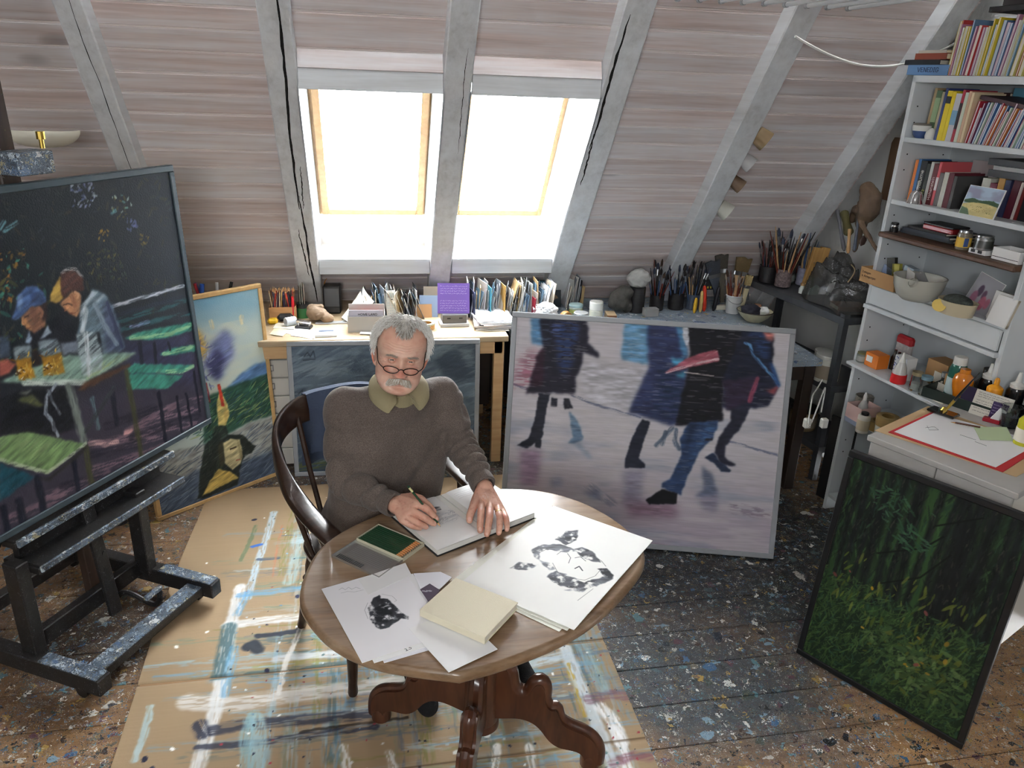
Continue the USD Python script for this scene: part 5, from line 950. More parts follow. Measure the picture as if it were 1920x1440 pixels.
# shirt collar
def collar():
    n, k = 90, 7; v = []; cen = NK+V(.004, -.012, .0); up = V(.02, -.16, 1); up /= np.linalg.norm(up); Rc = frame_z(up)
    yaw = math.atan2(-.98, .12)
    for i in range(n):
        a = -2.93+5.86*i/(n-1); fr = abs(a)/2.93                                  # a = +-2.93 is the front opening
        th = yaw+math.pi+a; d = V(math.cos(th), math.sin(th), 0)
        drop = .042+.012*np.clip((fr-.62)/.30, 0, 1)**1.5-.045*np.clip((fr-.93)/.07, 0, 1); out = .024+.030*np.clip((fr-.5)/.4, 0, 1)
        top = cen+d*(.071+.004*fr)+V(0, 0, .102-.040*fr**2)
        for j in range(k):
            u = j/(k-1)
            if j == 0: p = top-d*.006-V(0, 0, .025)
            else:
                u = (j-1)/(k-2); p = top+d*(out*u+.012*math.sin(u*math.pi))-V(0, 0, drop*u-.012*math.sin(u*math.pi)*.6)
            v.append(p)
    v = np.array(v); f = [[i*k+j, i*k+j+1, (i+1)*k+j+1, (i+1)*k+j] for i in range(n-1) for j in range(k-1)]; N = len(v)
    t = trimesh.Trimesh(v, np.vstack([np.array(f)[:, [0, 1, 2]], np.array(f)[:, [0, 2, 3]]]), process=False); vn = t.vertex_normals; v2 = v-vn*.0025
    f = np.array(f); rim = [list(range(0, N, k)), list(range(k-1, N, k))]
    b = [[r[i], r[i+1], N+r[i+1], N+r[i]] for r in rim for i in range(n-1)]; e = [[j, j+1, N+j+1, N+j] for j in range(k-1)]+[[(n-1)*k+j, (n-1)*k+j+1, N+(n-1)*k+j+1, N+(n-1)*k+j] for j in range(k-1)]
    ff = np.vstack([f, f[:, ::-1]+N, b, e]); m = trimesh.Trimesh(np.vstack([v, v2]), np.vstack([ff[:, [0, 1, 2]], ff[:, [0, 2, 3]]]), process=False); m.fix_normals(); return m
obj('shirt_collar', collar(), M('collar_olive', (150, 140, 108), .85, bump=.2, bscale=300), MAN, smooth=50)
obj('neck_band', MB().lathe([(.060, -.03), (.066, -.02), (.066, .02), (.062, .026)], 32, frame_z(V(.02, -.20, 1)), NK+V(.004, -.018, .040), caps=False), M('collar_olive', (150, 140, 108), .85), MAN, smooth=True)
# trousers and felt shoes
KR, KL = V(.12, 2.30, .53), V(.36, 2.36, .53); AR, AL = V(.13, 2.36, .10), V(.50, 2.34, .12)
trs = smoothed(union([bone((PEL-LF*.09, .125), (PEL+LF*.09, .125), (PEL+V(0, 0, .03), .12)), *chain([PEL-LF*.09, KR, AR], [.115, .075, .05]), *chain([PEL+LF*.09, KL, AL], [.115, .075, .05])]), .014, 15)
obj('trousers', trs, M('trousers_dark', (38, 36, 38), .9, bump=.3, bscale=200), MAN, smooth=True)
felt = M('felt_black', (26, 26, 28), .95, bump=.4, bscale=260)
for nm, a, tip_ in (('shoe', AR, V(.17, 2.17, .035)), ('shoe', AL, V(.575, 2.155, .040))):
    a2 = V(a[0], a[1], .045); m_ = smoothed(union([bone((a2, .045), (a2+V(0, 0, .05), .045)), bone((a2, .045), ((a2+tip_)/2, .048), (tip_, .040)), bone((a2+V(0, 0, .05), .043), ((a2+tip_)/2+V(0, 0, .012), .043))]), .012, 10)
    obj(nm, m_, felt, MAN, smooth=True)
# reading glasses low on the nose
GL = thing('reading_glasses', 'thin dark-framed oval reading glasses low on the man\'s nose', 'glasses')
rimm = M('rim_dark', (34, 22, 18), .25, coat=.5); lensm = raw('lens', {'f': ('fresnel', dict(IOR=1.35)), 't': ('transparent_bsdf', {}), 'g': ('glossy_bsdf', dict(roughness=.02)), 'm': ('mix_closure', {})}, [('f.fac', 'm.fac'), ('t.BSDF', 'm.closure1'), ('g.BSDF', 'm.closure2')], 'm.closure')
def lens_pt(s, a, k=1): x_ = .0245*math.cos(a)*k; z_ = (.0128 if math.sin(a) < 0 else .0098)*math.sin(a)*k; return V(s*.0325+x_, -.117+.010*((s*.0325+x_)/.05)**2, -.0200+z_)
for s in (-1, 1):
    fr_ = obj('rim', MB().tube([hpt(lens_pt(s, a)) for a in np.linspace(0, 2*np.pi, 40)], .00165, 8), rimm, GL)
    ring_ = [hpt(lens_pt(s, a, .97)) for a in np.arange(28)*2*np.pi/28]; obj('lens', MB().add(np.vstack([ring_, [np.mean(ring_, 0)]]), [[i, (i+1) % 28, 28] for i in range(28)]), lensm, fr_)
    h0 = lens_pt(s, 0 if s > 0 else math.pi); obj('temple', MB().tube([hpt(p) for p in spline([h0, h0+V(s*.006, .004, .003), V(s*.0775, -.055, -.004), V(s*.082, .004, .020), V(s*.080, .020, .008)], 24)], .0017, 8), rimm, GL)
obj('bridge', MB().tube([hpt(p) for p in spline([lens_pt(-1, 0), V(0, -.1235, -.0140), lens_pt(1, math.pi)], 12)], .0018, 8), rimm, GL)
# ring and pencil
rp, rq = V(*hand_l['ring'][0][0]), V(*hand_l['ring'][0][1]); rd_ = (rq-rp)/np.linalg.norm(rq-rp)
one('finger_ring', MB().lathe([(.0118, -.0022), (.0128, -.0018), (.0128, .0018), (.0118, .0022)], 24, frame_z(rd_), caps=False), M('gold', (214, 176, 96), .2, metal=1), 'gold ring on the ring finger of the hand lying on the sketchbook', 'ring', loc=rp+rd_*(np.linalg.norm(rq-rp)*.62))
def pencil_parts(T, a, b, body_m, r=.0037, band=True):
    a, b = V(*a), V(*b); d = b-a; L = np.linalg.norm(d); d /= L; R = frame_z(d)
    obj('barrel', MB().lathe([(r, .018), (r, L-.004)], 6, R, a), body_m, T, smooth=False); obj('sharpened_cone', MB().lathe([(.0012, .005), (r, .019)], 10, R, a), M('cedar', (206, 160, 112), .6), T); obj('lead', MB().lathe([(.0002, 0), (.0012, .0055)], 8, R, a), M('lead', (40, 40, 44), .4), T)
    if band: obj('end_dip', MB().lathe([(r*1.03, L-.03), (r*1.03, L-.012)], 6, R, a), M('pencil_cream', (214, 208, 150), .5), T, smooth=False)
pcg = M('pencil_green', (24, 66, 40), .3, coat=.4)
PT = thing('drawing_pencil', 'dark green pencil held in the man\'s right hand on the open sketchbook', 'pencil'); pencil_parts(PT, (0.214, 2.177, 0.779), (0.107, 2.205, 0.926), pcg)
# a blue-grey jacket hung over the chair back
def drape():
    n, k = 26, 16; v = []
    for i in range(n):
        t = .655-.215*i/(n-1); p0 = railp[int(t*79)]; p1 = railp[min(79, int(t*79)+1)]; fr = t*79-int(t*79); p = p0*(1-fr)+p1*fr; o = V(p[0], p[1], 0); o /= np.linalg.norm(o)
        for j in range(k):
            u = j/(k-1)*2-1; h = -.30*abs(u)**1.15*(1.0 if u > 0 else .75); z = p[2]+.064-(.06*(1-math.cos(min(1, abs(u)*5)*math.pi/2))) + min(0, h+.03)
            fold = .008*math.sin(i*1.1+j*.3)*abs(u); v.append(p*V(1, 1, 0)+V(0, 0, z)+o*(math.copysign(1, u)*min(.022, abs(u)*.16)+fold+.012*(u > 0)*abs(u)))
    v = np.array(v)[:, :]; Rz = rotm('z', CA); v = v@Rz.T+V(0, 2.62, 0)
    f = np.array([[i*k+j, i*k+j+1, (i+1)*k+j+1, (i+1)*k+j] for i in range(n-1) for j in range(k-1)]); t = trimesh.Trimesh(v, np.vstack([f[:, [0, 1, 2]], f[:, [0, 2, 3]]]), process=False); v2 = v+t.vertex_normals*.006; N = len(v)
    return np.vstack([v, v2]), np.vstack([t.faces, t.faces[:, ::-1]+N])
one('jacket', drape(), M('cloth_slate_blue', (64, 76, 98), .9, bump=.3, bscale=120), 'slate-blue jacket hung over the back of the dark armchair', 'jacket', smooth=60)

# ---------------------------------------------------------------- builders for small things
_one = 'zeroth first second third fourth fifth sixth seventh eighth ninth tenth eleventh twelfth thirteenth fourteenth fifteenth sixteenth seventeenth eighteenth nineteenth'.split()
def ordw(n):
    if n < 20: return _one[n]
    t, u = ['twent', 'thirt', 'fort', 'fift', 'sixt', 'sevent'][n//10-2], n % 10
    return t+'ieth' if u == 0 else t+'y-'+_one[u]
ORD = [ordw(n) for n in range(79)]
def xf(loc, R=I3): A = np.eye(4); A[:3, :3] = R; A[:3, 3] = loc; return A
def copy(src, name, label, cat, A, group=None):
    x = UsdGeom.Xform.Define(stage, numbered('/World/'+name)); p = x.GetPrim(); p.GetReferences().AddInternalReference(src.GetPath()); p.SetInstanceable(True)
    op = [o for o in UsdGeom.Xformable(p).GetOrderedXformOps()]; (op[0] if op else x.AddTransformOp()).Set(Gf.Matrix4d(*np.asarray(A, float).T.ravel().tolist())); meta(p, label, cat, group); return p
def put(src, first, name, label, cat, A, group=None):
    """the first time moves the source itself, afterwards copies it"""
    if not first.get(src.GetPath()):
        first[src.GetPath()] = 1; UsdGeom.Xformable(src).GetOrderedXformOps()[0].Set(Gf.Matrix4d(*np.asarray(A, float).T.ravel().tolist())); meta(src, label, cat, group); return src
    return copy(src, name, label, cat, A, group)
pageM = M('pages', (222, 214, 196), .85, var=.05, vscale=200); paperM = M('paper_white', (240, 240, 238), .75); creamM = M('paper_cream', (236, 230, 214), .8); kraft = wood('kraft', (178, 140, 96), (164, 126, 84), (3, 3, 3), .85, rand=.03, bump=.05)
def book(name, label, cat, A, th, h, d, col, group=None, rough=.5, title=None, stripe=None):
    """stands in its own frame: x thickness (0..th), y depth (0 spine .. d), z height"""
    T = thing(name, label, cat, m=A, group=group); cm = MC(col, rough); t = min(.003, th*.22)
    c = MB().box((t/2, d/2, h/2), (t, d, h)).box((th-t/2, d/2, h/2), (t, d, h)).box((th/2, t/2, h/2), (th-2*t, t, h)); obj('cover', c, cm, T, smooth=False)
    obj('pages', box((th/2, d/2+t/2, h/2), (th-2*t, d-t-.004, h-.006)), pageM, T)
    if stripe: obj('spine_label', box((th/2, -.0006, h*stripe[1]), (th*.96, .0016, h*stripe[2])), MC(stripe[0], .5), T)
    if title:
        m = meshkit.text_mesh(title[0], title[1], .0008, title[3] if len(title) > 3 else False); R = np.stack([V(0, 0, 1) if title[4:] != (1,) else V(0, 0, 1), V(-1, 0, 0), V(0, -1, 0)], 1)
        obj('title', MB().mesh(m, R, (th*.5+title[1]*.42, -.0005, .02)), MC(title[2], .5), T, smooth=False)
    return T
def leafy(name, label, A, th, h, d, col, edge, group):
    """a magazine: coloured back fold, pale ruffled pages"""
    T = thing(name, label, 'magazine', m=A, group=group)
    obj('cover', MB().box((.0006, d/2, h/2), (.0012, d, h)).box((th-.0006, d/2, h/2), (.0012, d, h)), MC(col, .4), T, smooth=False)
    obj('pages', box((th/2, d/2, h/2), (th-.0024, d-.002, h-.002)), MC(edge, .8), T); return T
BKR = rotm('z', BROT)
def bkA(x, z, y=.02, lean=0): return xf(bk(x, y, z), BKR@rotm('y', lean))
# ---- bookcase: top board
g = random.Random(5)
x = .150
magc = [((206, 196, 120), (214, 208, 200)), ((176, 120, 150), (206, 190, 196)), ((214, 198, 90), (200, 196, 186)), ((200, 176, 140), (216, 208, 196)), ((96, 134, 170), (190, 204, 214)), ((186, 60, 60), (222, 214, 206)), ((224, 222, 214), (206, 204, 198)), ((222, 196, 60), (214, 206, 190)), ((126, 160, 190), (206, 214, 220))]
for i in range(32):
    th = g.choice([.005, .008, .011, .016]); h = .280-.0008*i+g.uniform(-.030, .012); c, e = magc[(i*5+g.randrange(3)) % 9]
    if i < 14: h -= .02
    if x > .74: break
    leafy('magazine', f'{"pale" if sum(c) > 520 else "dark-edged"} magazine, {ORD[i+1]} from the left in the row on top of the bookcase', bkA(x, 2.232, .02+g.uniform(0, .015), 3+5*i/30+g.uniform(-1.5, 1.5)), th, h*.82, .21, c, e, 'magazines on top of the bookcase'); x += th+.0045
zz = 2.232
for i, (x0, L, th, col, lab, d) in enumerate([(-.075, .235, .042, (96, 130, 176), 'thick blue VENEDIG book, lowest of the stack atop the bookcase', .19), (-.10, .205, .022, (30, 34, 40), 'black book lying on the blue VENEDIG book', .17), (-.045, .18, .026, (126, 58, 42), 'red-brown book lying on the black book on top of the bookcase', .16), (-.03, .16, .012, (176, 168, 158), 'thin grey book, topmost of the small stack on the bookcase', .15)]):
    T = book('book', lab, 'book', xf(bk(x0, .03, zz), BKR@rotm('y', 90)@rotm('z', 0)@np.stack([V(-1, 0, 0), V(0, 1, 0), V(0, 0, 1)], 1).T if 0 else BKR@np.stack([V(0, 0, 1), V(0, 1, 0), V(1, 0, 0)], 1)), th, L, d, col, 'books lying on top of the bookcase')
    if i == 0:
        m = meshkit.text_mesh('VENEDIG', .020, .0008); obj('title', MB().mesh(m, np.stack([V(0, 0, 1), V(1, 0, 0), V(0, -1, 0)], 1), (.012, -.0004, .06)), MC((40, 54, 84)), T, smooth=False)
    zz += th
for i, (x0, L, th, col, lab) in enumerate([(.30, .40, .020, (22, 22, 24), 'black folder lying across the magazines on top of the bookcase'), (.36, .38, .022, (34, 32, 32), 'second black folder lying on the other above the magazines')]):
    book('folder', lab, 'folder', xf(bk(x0, .03, 2.47+.021*i), BKR@np.stack([V(0, 0, 1), V(0, 1, 0), V(1, 0, 0)], 1)), th, L, .22, col)
# ---- second shelf
x = .075
row = [(.014, .215, (176, 150, 112), None), (.030, .205, (86, 110, 76), ((150, 176, 130), .6, .5)), (.016, .20, (196, 184, 150), None), (.012, .205, (54, 46, 38), None), (.022, .21, (142, 118, 80), None), (.014, .215, (60, 74, 120), None), (.026, .205, (222, 198, 40), ((30, 30, 30), .82, .14)), (.018, .20, (220, 196, 40), None), (.030, .195, (196, 200, 206), ((120, 160, 190), .5, .3)), (.014, .21, (160, 40, 60), ((30, 30, 34), .5, .5)), (.016, .20, (206, 214, 196), None), (.014, .205, (206, 170, 140), None), (.012, .20, (222, 206, 170), None)]
cn = {0: 'tan', 1: 'green', 2: 'cream', 3: 'dark brown', 4: 'ochre', 5: 'navy', 6: 'bright yellow', 7: 'plain yellow', 8: 'white photo-covered', 9: 'crimson', 10: 'pale green', 11: 'peach', 12: 'straw-coloured'}
for i, (th, h, c, st) in enumerate(row):
    book('book', f'{cn[i]} upright book, {ORD[i+1]} from the left on the second bookcase shelf', 'book', bkA(x, 1.966, .06 if i < 5 else .02, 2), th, h, .17, c, 'upright books on the second shelf', stripe=st); x += th+.0015
for k, (h, c, lab) in enumerate([(.205, (70, 48, 46), 'dark maroon book standing behind the yellow one on the second shelf'), (.225, (104, 160, 186), 'tall light blue book at the back of the second shelf'), (.20, (190, 190, 170), 'pale book at the back right of the second shelf')]):
    book('book', lab, 'book', xf(bk(.17+.155*k, .262, 1.966), BKR@rotm('z', -90)), .022, h, .14, c)
x += .004
mc2 = [((150, 176, 206), (206, 210, 214)), ((176, 50, 60), (214, 206, 204)), ((84, 120, 170), (206, 212, 218)), ((204, 122, 60), (216, 210, 200)), ((224, 224, 222), (210, 212, 214)), ((170, 190, 170), (216, 218, 210)), ((60, 96, 150), (200, 208, 216)), ((120, 60, 90), (214, 206, 208))]
for i in range(32):
    th = g.choice([.007, .009, .011]); c, e = mc2[(i*3+g.randrange(2)) % 8]
    if x > .735: break
    leafy('magazine', f'leaning magazine, {ORD[i+1]} from the left of the slanting row on the second bookcase shelf', bkA(x, 1.966, .02+g.uniform(0, .012), 8+9*math.sin(i*.12)+g.uniform(-1.2, 1.2)), th, .165+g.uniform(-.028, .012), .2, c, e, 'leaning magazines on the second shelf'); x += th+.0035
obj_ = book('folder', 'dark maroon folder lying on the leaning magazines of the second shelf', 'folder', xf(bk(.36, .03, 2.142), BKR@rotm('y', 8)@np.stack([V(0, 0, 1), V(0, 1, 0), V(1, 0, 0)], 1)), .016, .30, .2, (60, 28, 34))
def pot(name, label, cat, loc, prof, mat_, n=28, extra=None, rz=0, group=None):
    T = thing(name, label, cat, loc, rz, group); obj('body', MB().lathe(prof, n), mat_, T, smooth=40)
    for nm, mesh, mm in (extra or []): obj(nm, mesh, mm, T, smooth=40)
    return T
glaze = M('glaze_white', (226, 226, 220), .25, coat=.4); glazeb = M('glaze_blue', (60, 86, 136), .25, coat=.4)
pot('pot', 'small stoneware pot with a blue lower half on the second bookcase shelf', 'pot', bk(.072, -.0, 1.966)+bk(0, .045, 0)-bk(0, 0, 0), [(.030, .028), (.038, .031), (.042, .045), (.041, .055), (.036, .060), (.031, .062), (.030, .05), (0, .045)], glaze, extra=[('foot', MB().lathe([(.0, 0), (.022, 0), (.034, .014), (.0385, .031)], 28), glazeb), ('rim', MB().lathe([(.034, .0625), (.0375, .064), (.041, .055), (.038, .060)], 28, caps=False), M('rim_grey', (120, 116, 108), .4))])
pot('figurine', 'little white porcelain egg shape beside the blue stoneware pot', 'figurine', bk(.135, .04, 1.966), [(0, 0), (.022, 0), (.025, .012), (.022, .030), (.013, .043), (0, .048)], glaze)
# ---- third shelf
x = .070
row = [(.016, .185, (214, 120, 50), None, None, 'orange'), (.016, .19, (60, 104, 150), None, None, 'steel blue'), (.034, .185, (26, 26, 28), None, ('Die R\u00e4ume', .018, (220, 220, 216)), 'black Die R\u00e4ume'), (.020, .175, (44, 48, 40), None, ('1972', .012, (190, 200, 90)), 'dark olive'), (.016, .185, (206, 206, 196), None, None, 'white'), (.026, .18, (96, 30, 36), None, ('Hohenstein', .014, (226, 216, 212)), 'dark red'), (.014, .19, (206, 90, 96), ((236, 226, 226), .5, .3), None, 'red checked'), (.022, .145, (110, 104, 100), None, None, 'grey'), (.024, .15, (206, 204, 192), None, None, 'cream'), (.028, .15, (96, 28, 44), None, None, 'maroon'), (.016, .14, (70, 70, 74), None, None, 'charcoal')]
for i, (th, h, c, st, ti, cl) in enumerate(row):
    book('book', f'{cl} book, {ORD[i+1]} from the left on the third bookcase shelf', 'book', bkA(x, 1.686, .05, 1), th, h, .17, c, 'upright books on the third shelf', stripe=st, title=ti); x += th+.002
T = book('book', 'red and white checked book at the back of the third shelf', 'book', xf(bk(.205, .262, 1.70), BKR@rotm('z', -90)), .018, .185, .15, (206, 196, 198))
for a in range(7): obj('check_stripe', box((-.0008, .012+.021*a, .0925), (.0016, .009, .185)), MC((130, 36, 50)), T)
for a in range(8): obj('check_stripe', box((-.0012, .075, .012+.023*a), (.0016, .15, .009)), MC((130, 36, 50)), T)
x = .41
for i, (th, h, c, cl) in enumerate([(.040, .145, (206, 202, 192), 'striped white'), (.032, .13, (110, 30, 54), 'wine-red title'), (.030, .155, (190, 142, 66), 'amber'), (.026, .15, (50, 54, 90), 'indigo'), (.032, .155, (84, 24, 40), 'deep red'), (.012, .15, (214, 206, 196), 'slim white'), (.014, .15, (120, 44, 44), 'rust'), (.036, .155, (34, 36, 40), 'black'), (.028, .15, (50, 60, 66), 'slate'), (.034, .15, (24, 24, 28), 'jet black')]):
    book('book', f'{cl} book, {ORD[i+1]} from the left in the right part of the third shelf', 'book', bkA(x, 1.686, .10, 4 if i > 3 else 0), th, h, .16, c, 'upright books on the right of the third shelf'); x += th+.003
for i, (x0, th, L, c, lab) in enumerate([(.47, .028, .31, (30, 32, 34), 'black box file lying on the books of the third shelf'), (.49, .016, .28, (150, 152, 150), 'thin grey slip-case on the black box file of the third shelf'), (.46, .026, .30, (24, 26, 28), 'upper black box file under the second shelf')]):
    book('box_file', lab, 'file', xf(bk(x0, .05, 1.845+.029*i-(.0 if i < 2 else .012)), BKR@np.stack([V(0, 0, 1), V(0, 1, 0), V(1, 0, 0)], 1)), th, L, .2, c)
pot('hand_bell', 'silver hand bell standing before the black books of the third shelf', 'bell', bk(.155, .015, 1.686), [(.036, 0), (.034, .004), (.030, .018), (.027, .038), (.020, .052), (.008, .058), (.0, .059)], chrome, extra=[('handle', MB().lathe([(.004, .058), (.006, .068), (.004, .08), (.006, .098), (0, .104)], 14), chrome)])
def landscape(w, h):
    c = Canvas(w, h, .0016, (176, 196, 214)); c.mix((150, 152, 176), np.clip((c.nz(20, 40, 1)-.45)*4, 0, 1)*(c.Y > h*.6)); c.poly((0, .5, .2, .58, .5, .54, .8, .6, 1, .52, 1, .40, 0, .40), (60, 84, 56), .95, wob=.004); c.poly((0, 0, 1, 0, 1, .40, .7, .46, .3, .45, 0, .36), (206, 190, 130), .95); c.dabs(50, (.1, .1, .9, .4), .006, 0, [(120, 120, 60), (90, 100, 60), (160, 130, 80)], .9, 3, 30); c.poly((0, 0, .3, 0, .2, .2, 0, .25), (70, 100, 84), .8); return c
T = thing('landscape_picture', 'small painted landscape card leaning on the books of the third shelf', 'picture', m=xf(bk(.425, -.0, 1.687), BKR@rotm('x', -14)))
(v_, f_), cl_ = landscape(.17, .118).mesh(); obj('picture_face', (v_-[0, .003, 0], f_), vcol('card_print', .5), T, col=cl_); obj('card', box((.085, 0, .059), (.176, .004, .122)), paperM, T)
# ---- brown shelf, ledge and lower shelves
z0 = 1.536
for i, (x0, y0, L, th, d, c, lab) in enumerate([(.06, .06, .30, .016, .2, (26, 28, 34), 'black sketchbook lying lowest on the brown shelf'), (.08, .05, .28, .014, .2, (34, 40, 56), 'navy notebook lying on the black sketchbook of the brown shelf'), (.10, .06, .24, .012, .18, (22, 22, 24), 'thin black pad, topmost of the pile on the brown shelf')]):
    book('sketchbook', lab, 'sketchbook', xf(bk(x0, y0, z0), BKR@rotm('z', 3-3*i)@np.stack([V(0, 0, 1), V(0, 1, 0), V(1, 0, 0)], 1)), th, L, d, c); z0 += th
T = thing('red_tin', 'flat red tin case with a dark lid on the pile on the brown shelf', 'tin', bk(.20, .05, z0), BROT); obj('base', box((.08, .05, .012), (.17, .10, .024), ch=.005), M('tin_red', (150, 28, 34), .3, coat=.5), T); obj('lid', box((.08, .05, .028), (.172, .102, .010), ch=.004), M('tin_dark', (36, 34, 36), .3), T)
pot('camera_lens', 'small black and chrome lens ring at the left end of the brown shelf', 'lens', bk(.052, .03, 1.536), [(0, 0), (.019, 0), (.019, .018), (.015, .020), (.015, .034), (.018, .036), (.016, .044), (0, .044)], black, extra=[('chrome_ring', MB().lathe([(.0155, .022), (.0165, .024), (.0165, .030), (.0155, .032)], 24), chrome)])
glassj = M('jar_glass', (232, 238, 238), .04, trans=1.0, ior=1.45)
def labeljar(name, label, loc, r, h, body, lid, labcol, lidr=None, labh=.5):
    lidr = lidr or r*.95
    return pot(name, label, 'jar', loc, [(0, 0), (r*.94, 0), (r, r*.1), (r, h*.80), (r*.86, h*.88), (0, h*.88)], body, extra=[('label_band', MB().lathe([(r*1.004, h*.14), (r*1.012, h*.15), (r*1.012, h*(.14+labh)), (r*1.004, h*(.15+labh))], 28), labcol), ('lid', MB().lathe([(0, h*.86), (lidr, h*.86), (lidr, h*.98), (lidr*.95, h), (0, h)], 28), lid)])
T = labeljar('ink_jar', 'squat jar with a yellow and blue label on the brown shelf', bk(.455, .03, 1.536), .030, .082, M('jar_dim', (120, 112, 96), .15, coat=.6), steel, M('label_yellow', (214, 176, 70), .6), .026); obj('label_patch', box((-.012, -.0295, .034), (.020, .003, .036)), M('label_blue', (70, 96, 150), .6), T)
labeljar('round_tin', 'polished steel round tin with a dark plate on the brown shelf', bk(.555, .03, 1.556), .036, .060, steel, chrome, M('tin_plate', (110, 112, 112), .3, metal=1), .034)
T = thing('label_box', 'small white box with two dark windows under the steel tin', 'box', bk(.51, .01, 1.536), BROT); obj('body', box((.04, .03, .010), (.085, .06, .020), ch=.001), paperM, T); [obj('window', box((.02+.035*k, -.0005, .011), (.020, .002, .012)), black, T) for k in range(2)]
T = thing('open_carton', 'white open carton at the right end of the brown shelf', 'box', bk(.635, .0, 1.537), BROT); [obj('wall', box(c, s), paperM, T) for c, s in (((.06, .0, .024), (.125, .002, .048)), ((.06, .09, .024), (.125, .002, .048)), ((-.002, .045, .024), (.002, .09, .048)), ((.122, .045, .024), (.002, .09, .048)), ((.06, .045, .002), (.122, .09, .003)))]; obj('rim_line', box((.06, -.0015, .012), (.124, .001, .002)), black, T)
T = thing('cardboard_box', 'brown cardboard box with handwriting on the bookcase ledge', 'box', bk(-.012, -.055, 1.286), BROT)
for c, s in (((.115, .0, .036), (.23, .003, .072)), ((.115, .16, .036), (.23, .003, .072)), ((.0, .08, .036), (.003, .16, .072)), ((.23, .08, .036), (.003, .16, .072)), ((.115, .08, .002), (.226, .156, .003))): obj('wall', box(c, s), kraft, T, smooth=False)
for k, tx in enumerate(('Collagen', 'u. Anregungen')): obj('handwriting', MB().mesh(meshkit.text_mesh(tx, .010, .0006), np.stack([V(1, 0, 0), V(0, 0, 1), V(0, -1, 0)], 1), (.012, -.0016, .045-.018*k)), MC((52, 40, 34)), T, smooth=False)
for i, (px_, w, h, d, c, rx, lab) in enumerate([(.02, .07, .085, .03, (150, 170, 196), 12, 'pale blue carton sticking up in the cardboard box'), (.075, .05, .12, .02, (40, 40, 34), -14, 'dark card leaning in the cardboard box'), (.105, .045, .10, .02, (170, 160, 70), -10, 'olive yellow packet standing in the cardboard box'), (.15, .06, .11, .035, (176, 190, 206), 8, 'light blue medicine packet standing in the cardboard box')]):
    R = BKR@rotm('y', rx); one('packet', box((w/2, d/2, h/2), (w, d, h), ch=.001), MC(c, .45), lab, 'packet').GetPrim() if 0 else obj('body', box((w/2, d/2, h/2), (w, d, h), ch=.001), MC(c, .45), thing('packet', lab, 'packet', m=xf(bk(px_, .03, 1.292), R)), smooth=False)
pot('mixing_bowl', 'grey-white ceramic mixing bowl with a pouring lip on the bookcase ledge', 'bowl', bk(.345, -.045, 1.286), [(0, 0), (.060, 0), (.085, .02), (.104, .062), (.110, .10), (.113, .106), (.106, .106), (.100, .095), (.09, .05), (.06, .02), (0, .016)], M('bowl_grey', (186, 186, 176), .35, coat=.2), 40, extra=[('spout', MB().add(*MB().lathe([(.0, -.012), (.022, .0), (.018, .012)], 12, R=rotm('x', 60), t=V(.06, -.092, .094), caps=False).out()), M('bowl_grey', (186, 186, 176), .35, coat=.2))], rz=BROT)
for i, (dx, dy, L, c, lab) in enumerate([(-.03, -.02, .09, (226, 224, 216), 'white paper slip sticking out of the ceramic bowl'), (.03, .02, .07, (150, 150, 150), 'grey scrap lying in the ceramic bowl')]):
    obj('sheet', box((0, 0, .05), (.05, .002, L)), MC(c), thing('paper_slip', lab, 'paper', m=xf(bk(.345+dx, -.045+dy, 1.34), BKR@rotm('y', 20-40*i)@rotm('x', 25))))
def photo(w, h, seed):
    c = Canvas(w, h, .0016, (150, 150, 156)); g_ = np.random.default_rng(seed)
    for u, v, r, k in ((.35, .6, .1, (74, 54, 76)), (.55, .55, .08, (90, 60, 84)), (.25, .38, .12, (150, 96, 120)), (.62, .35, .12, (170, 90, 110)), (.8, .4, .09, (160, 90, 110))): c.poly([x for a in np.linspace(0, 6.28, 14)[:-1] for x in (u+r*math.cos(a), v+r*1.6*math.sin(a))], k, .9, .002)
    return c
T = thing('photo_print', 'photo print of purple figures propped behind the plastic tub on the bookcase ledge', 'photo', m=xf(bk(.50, .05, 1.290), BKR@rotm('y', 12)@rotm('x', -12))); (v_, f_), cl_ = photo(.13, .17, 1).mesh(); obj('picture_face', (v_-[0, .002, 0], f_), vcol('card_print', .5), T, col=cl_); obj('card', box((.065, 0, .085), (.134, .002, .174)), paperM, T)
T = thing('plastic_tub', 'low beige tub with a round yellow label on the bookcase ledge', 'tub', bk(.575, -.05, 1.286), BROT); obj('body', MB().lathe([(0, 0), (.075, 0), (.085, .055), (.088, .058), (.082, .058), (.073, .006), (0, .005)], 30, sy=.75), M('tub_beige', (196, 184, 156), .4), T); obj('label', MB().lathe([(0, 0), (.026, 0), (.026, .002), (0, .002)], 24, R=np.stack([V(1, 0, 0), V(0, 0, 1), V(0, -1, 0)], 1)@rotm('x', -10), t=(-.035, -.0595, .030), sx=1.4), M('label_gold', (220, 190, 90), .5), T)
obj('cloth', smoothed_ if 0 else MB().mesh(trimesh.creation.icosphere(3, .05), np.diag([1.3, .9, .55]), (0, 0, .055)), M('zebra_cloth', (60, 66, 62), .9, var=.8, vscale=60), thing('bundled_cloth', 'black and white spotted cloth bundled in the beige tub', 'cloth', bk(.575, -.05, 1.286), BROT))
T = thing('red_bottle', 'red plastic bottle with a green cap at the back of the bookcase ledge', 'bottle', bk(.70, .12, 1.286)); obj('body', MB().lathe([(0, 0), (.028, 0), (.028, .09), (.012, .11), (0, .11)], 20), M('red_plastic', (170, 24, 30), .3), T); obj('cap', MB().lathe([(.012, .11), (.012, .15), (.004, .165), (0, .165)], 14), M('green_plastic', (50, 130, 60), .35), T)
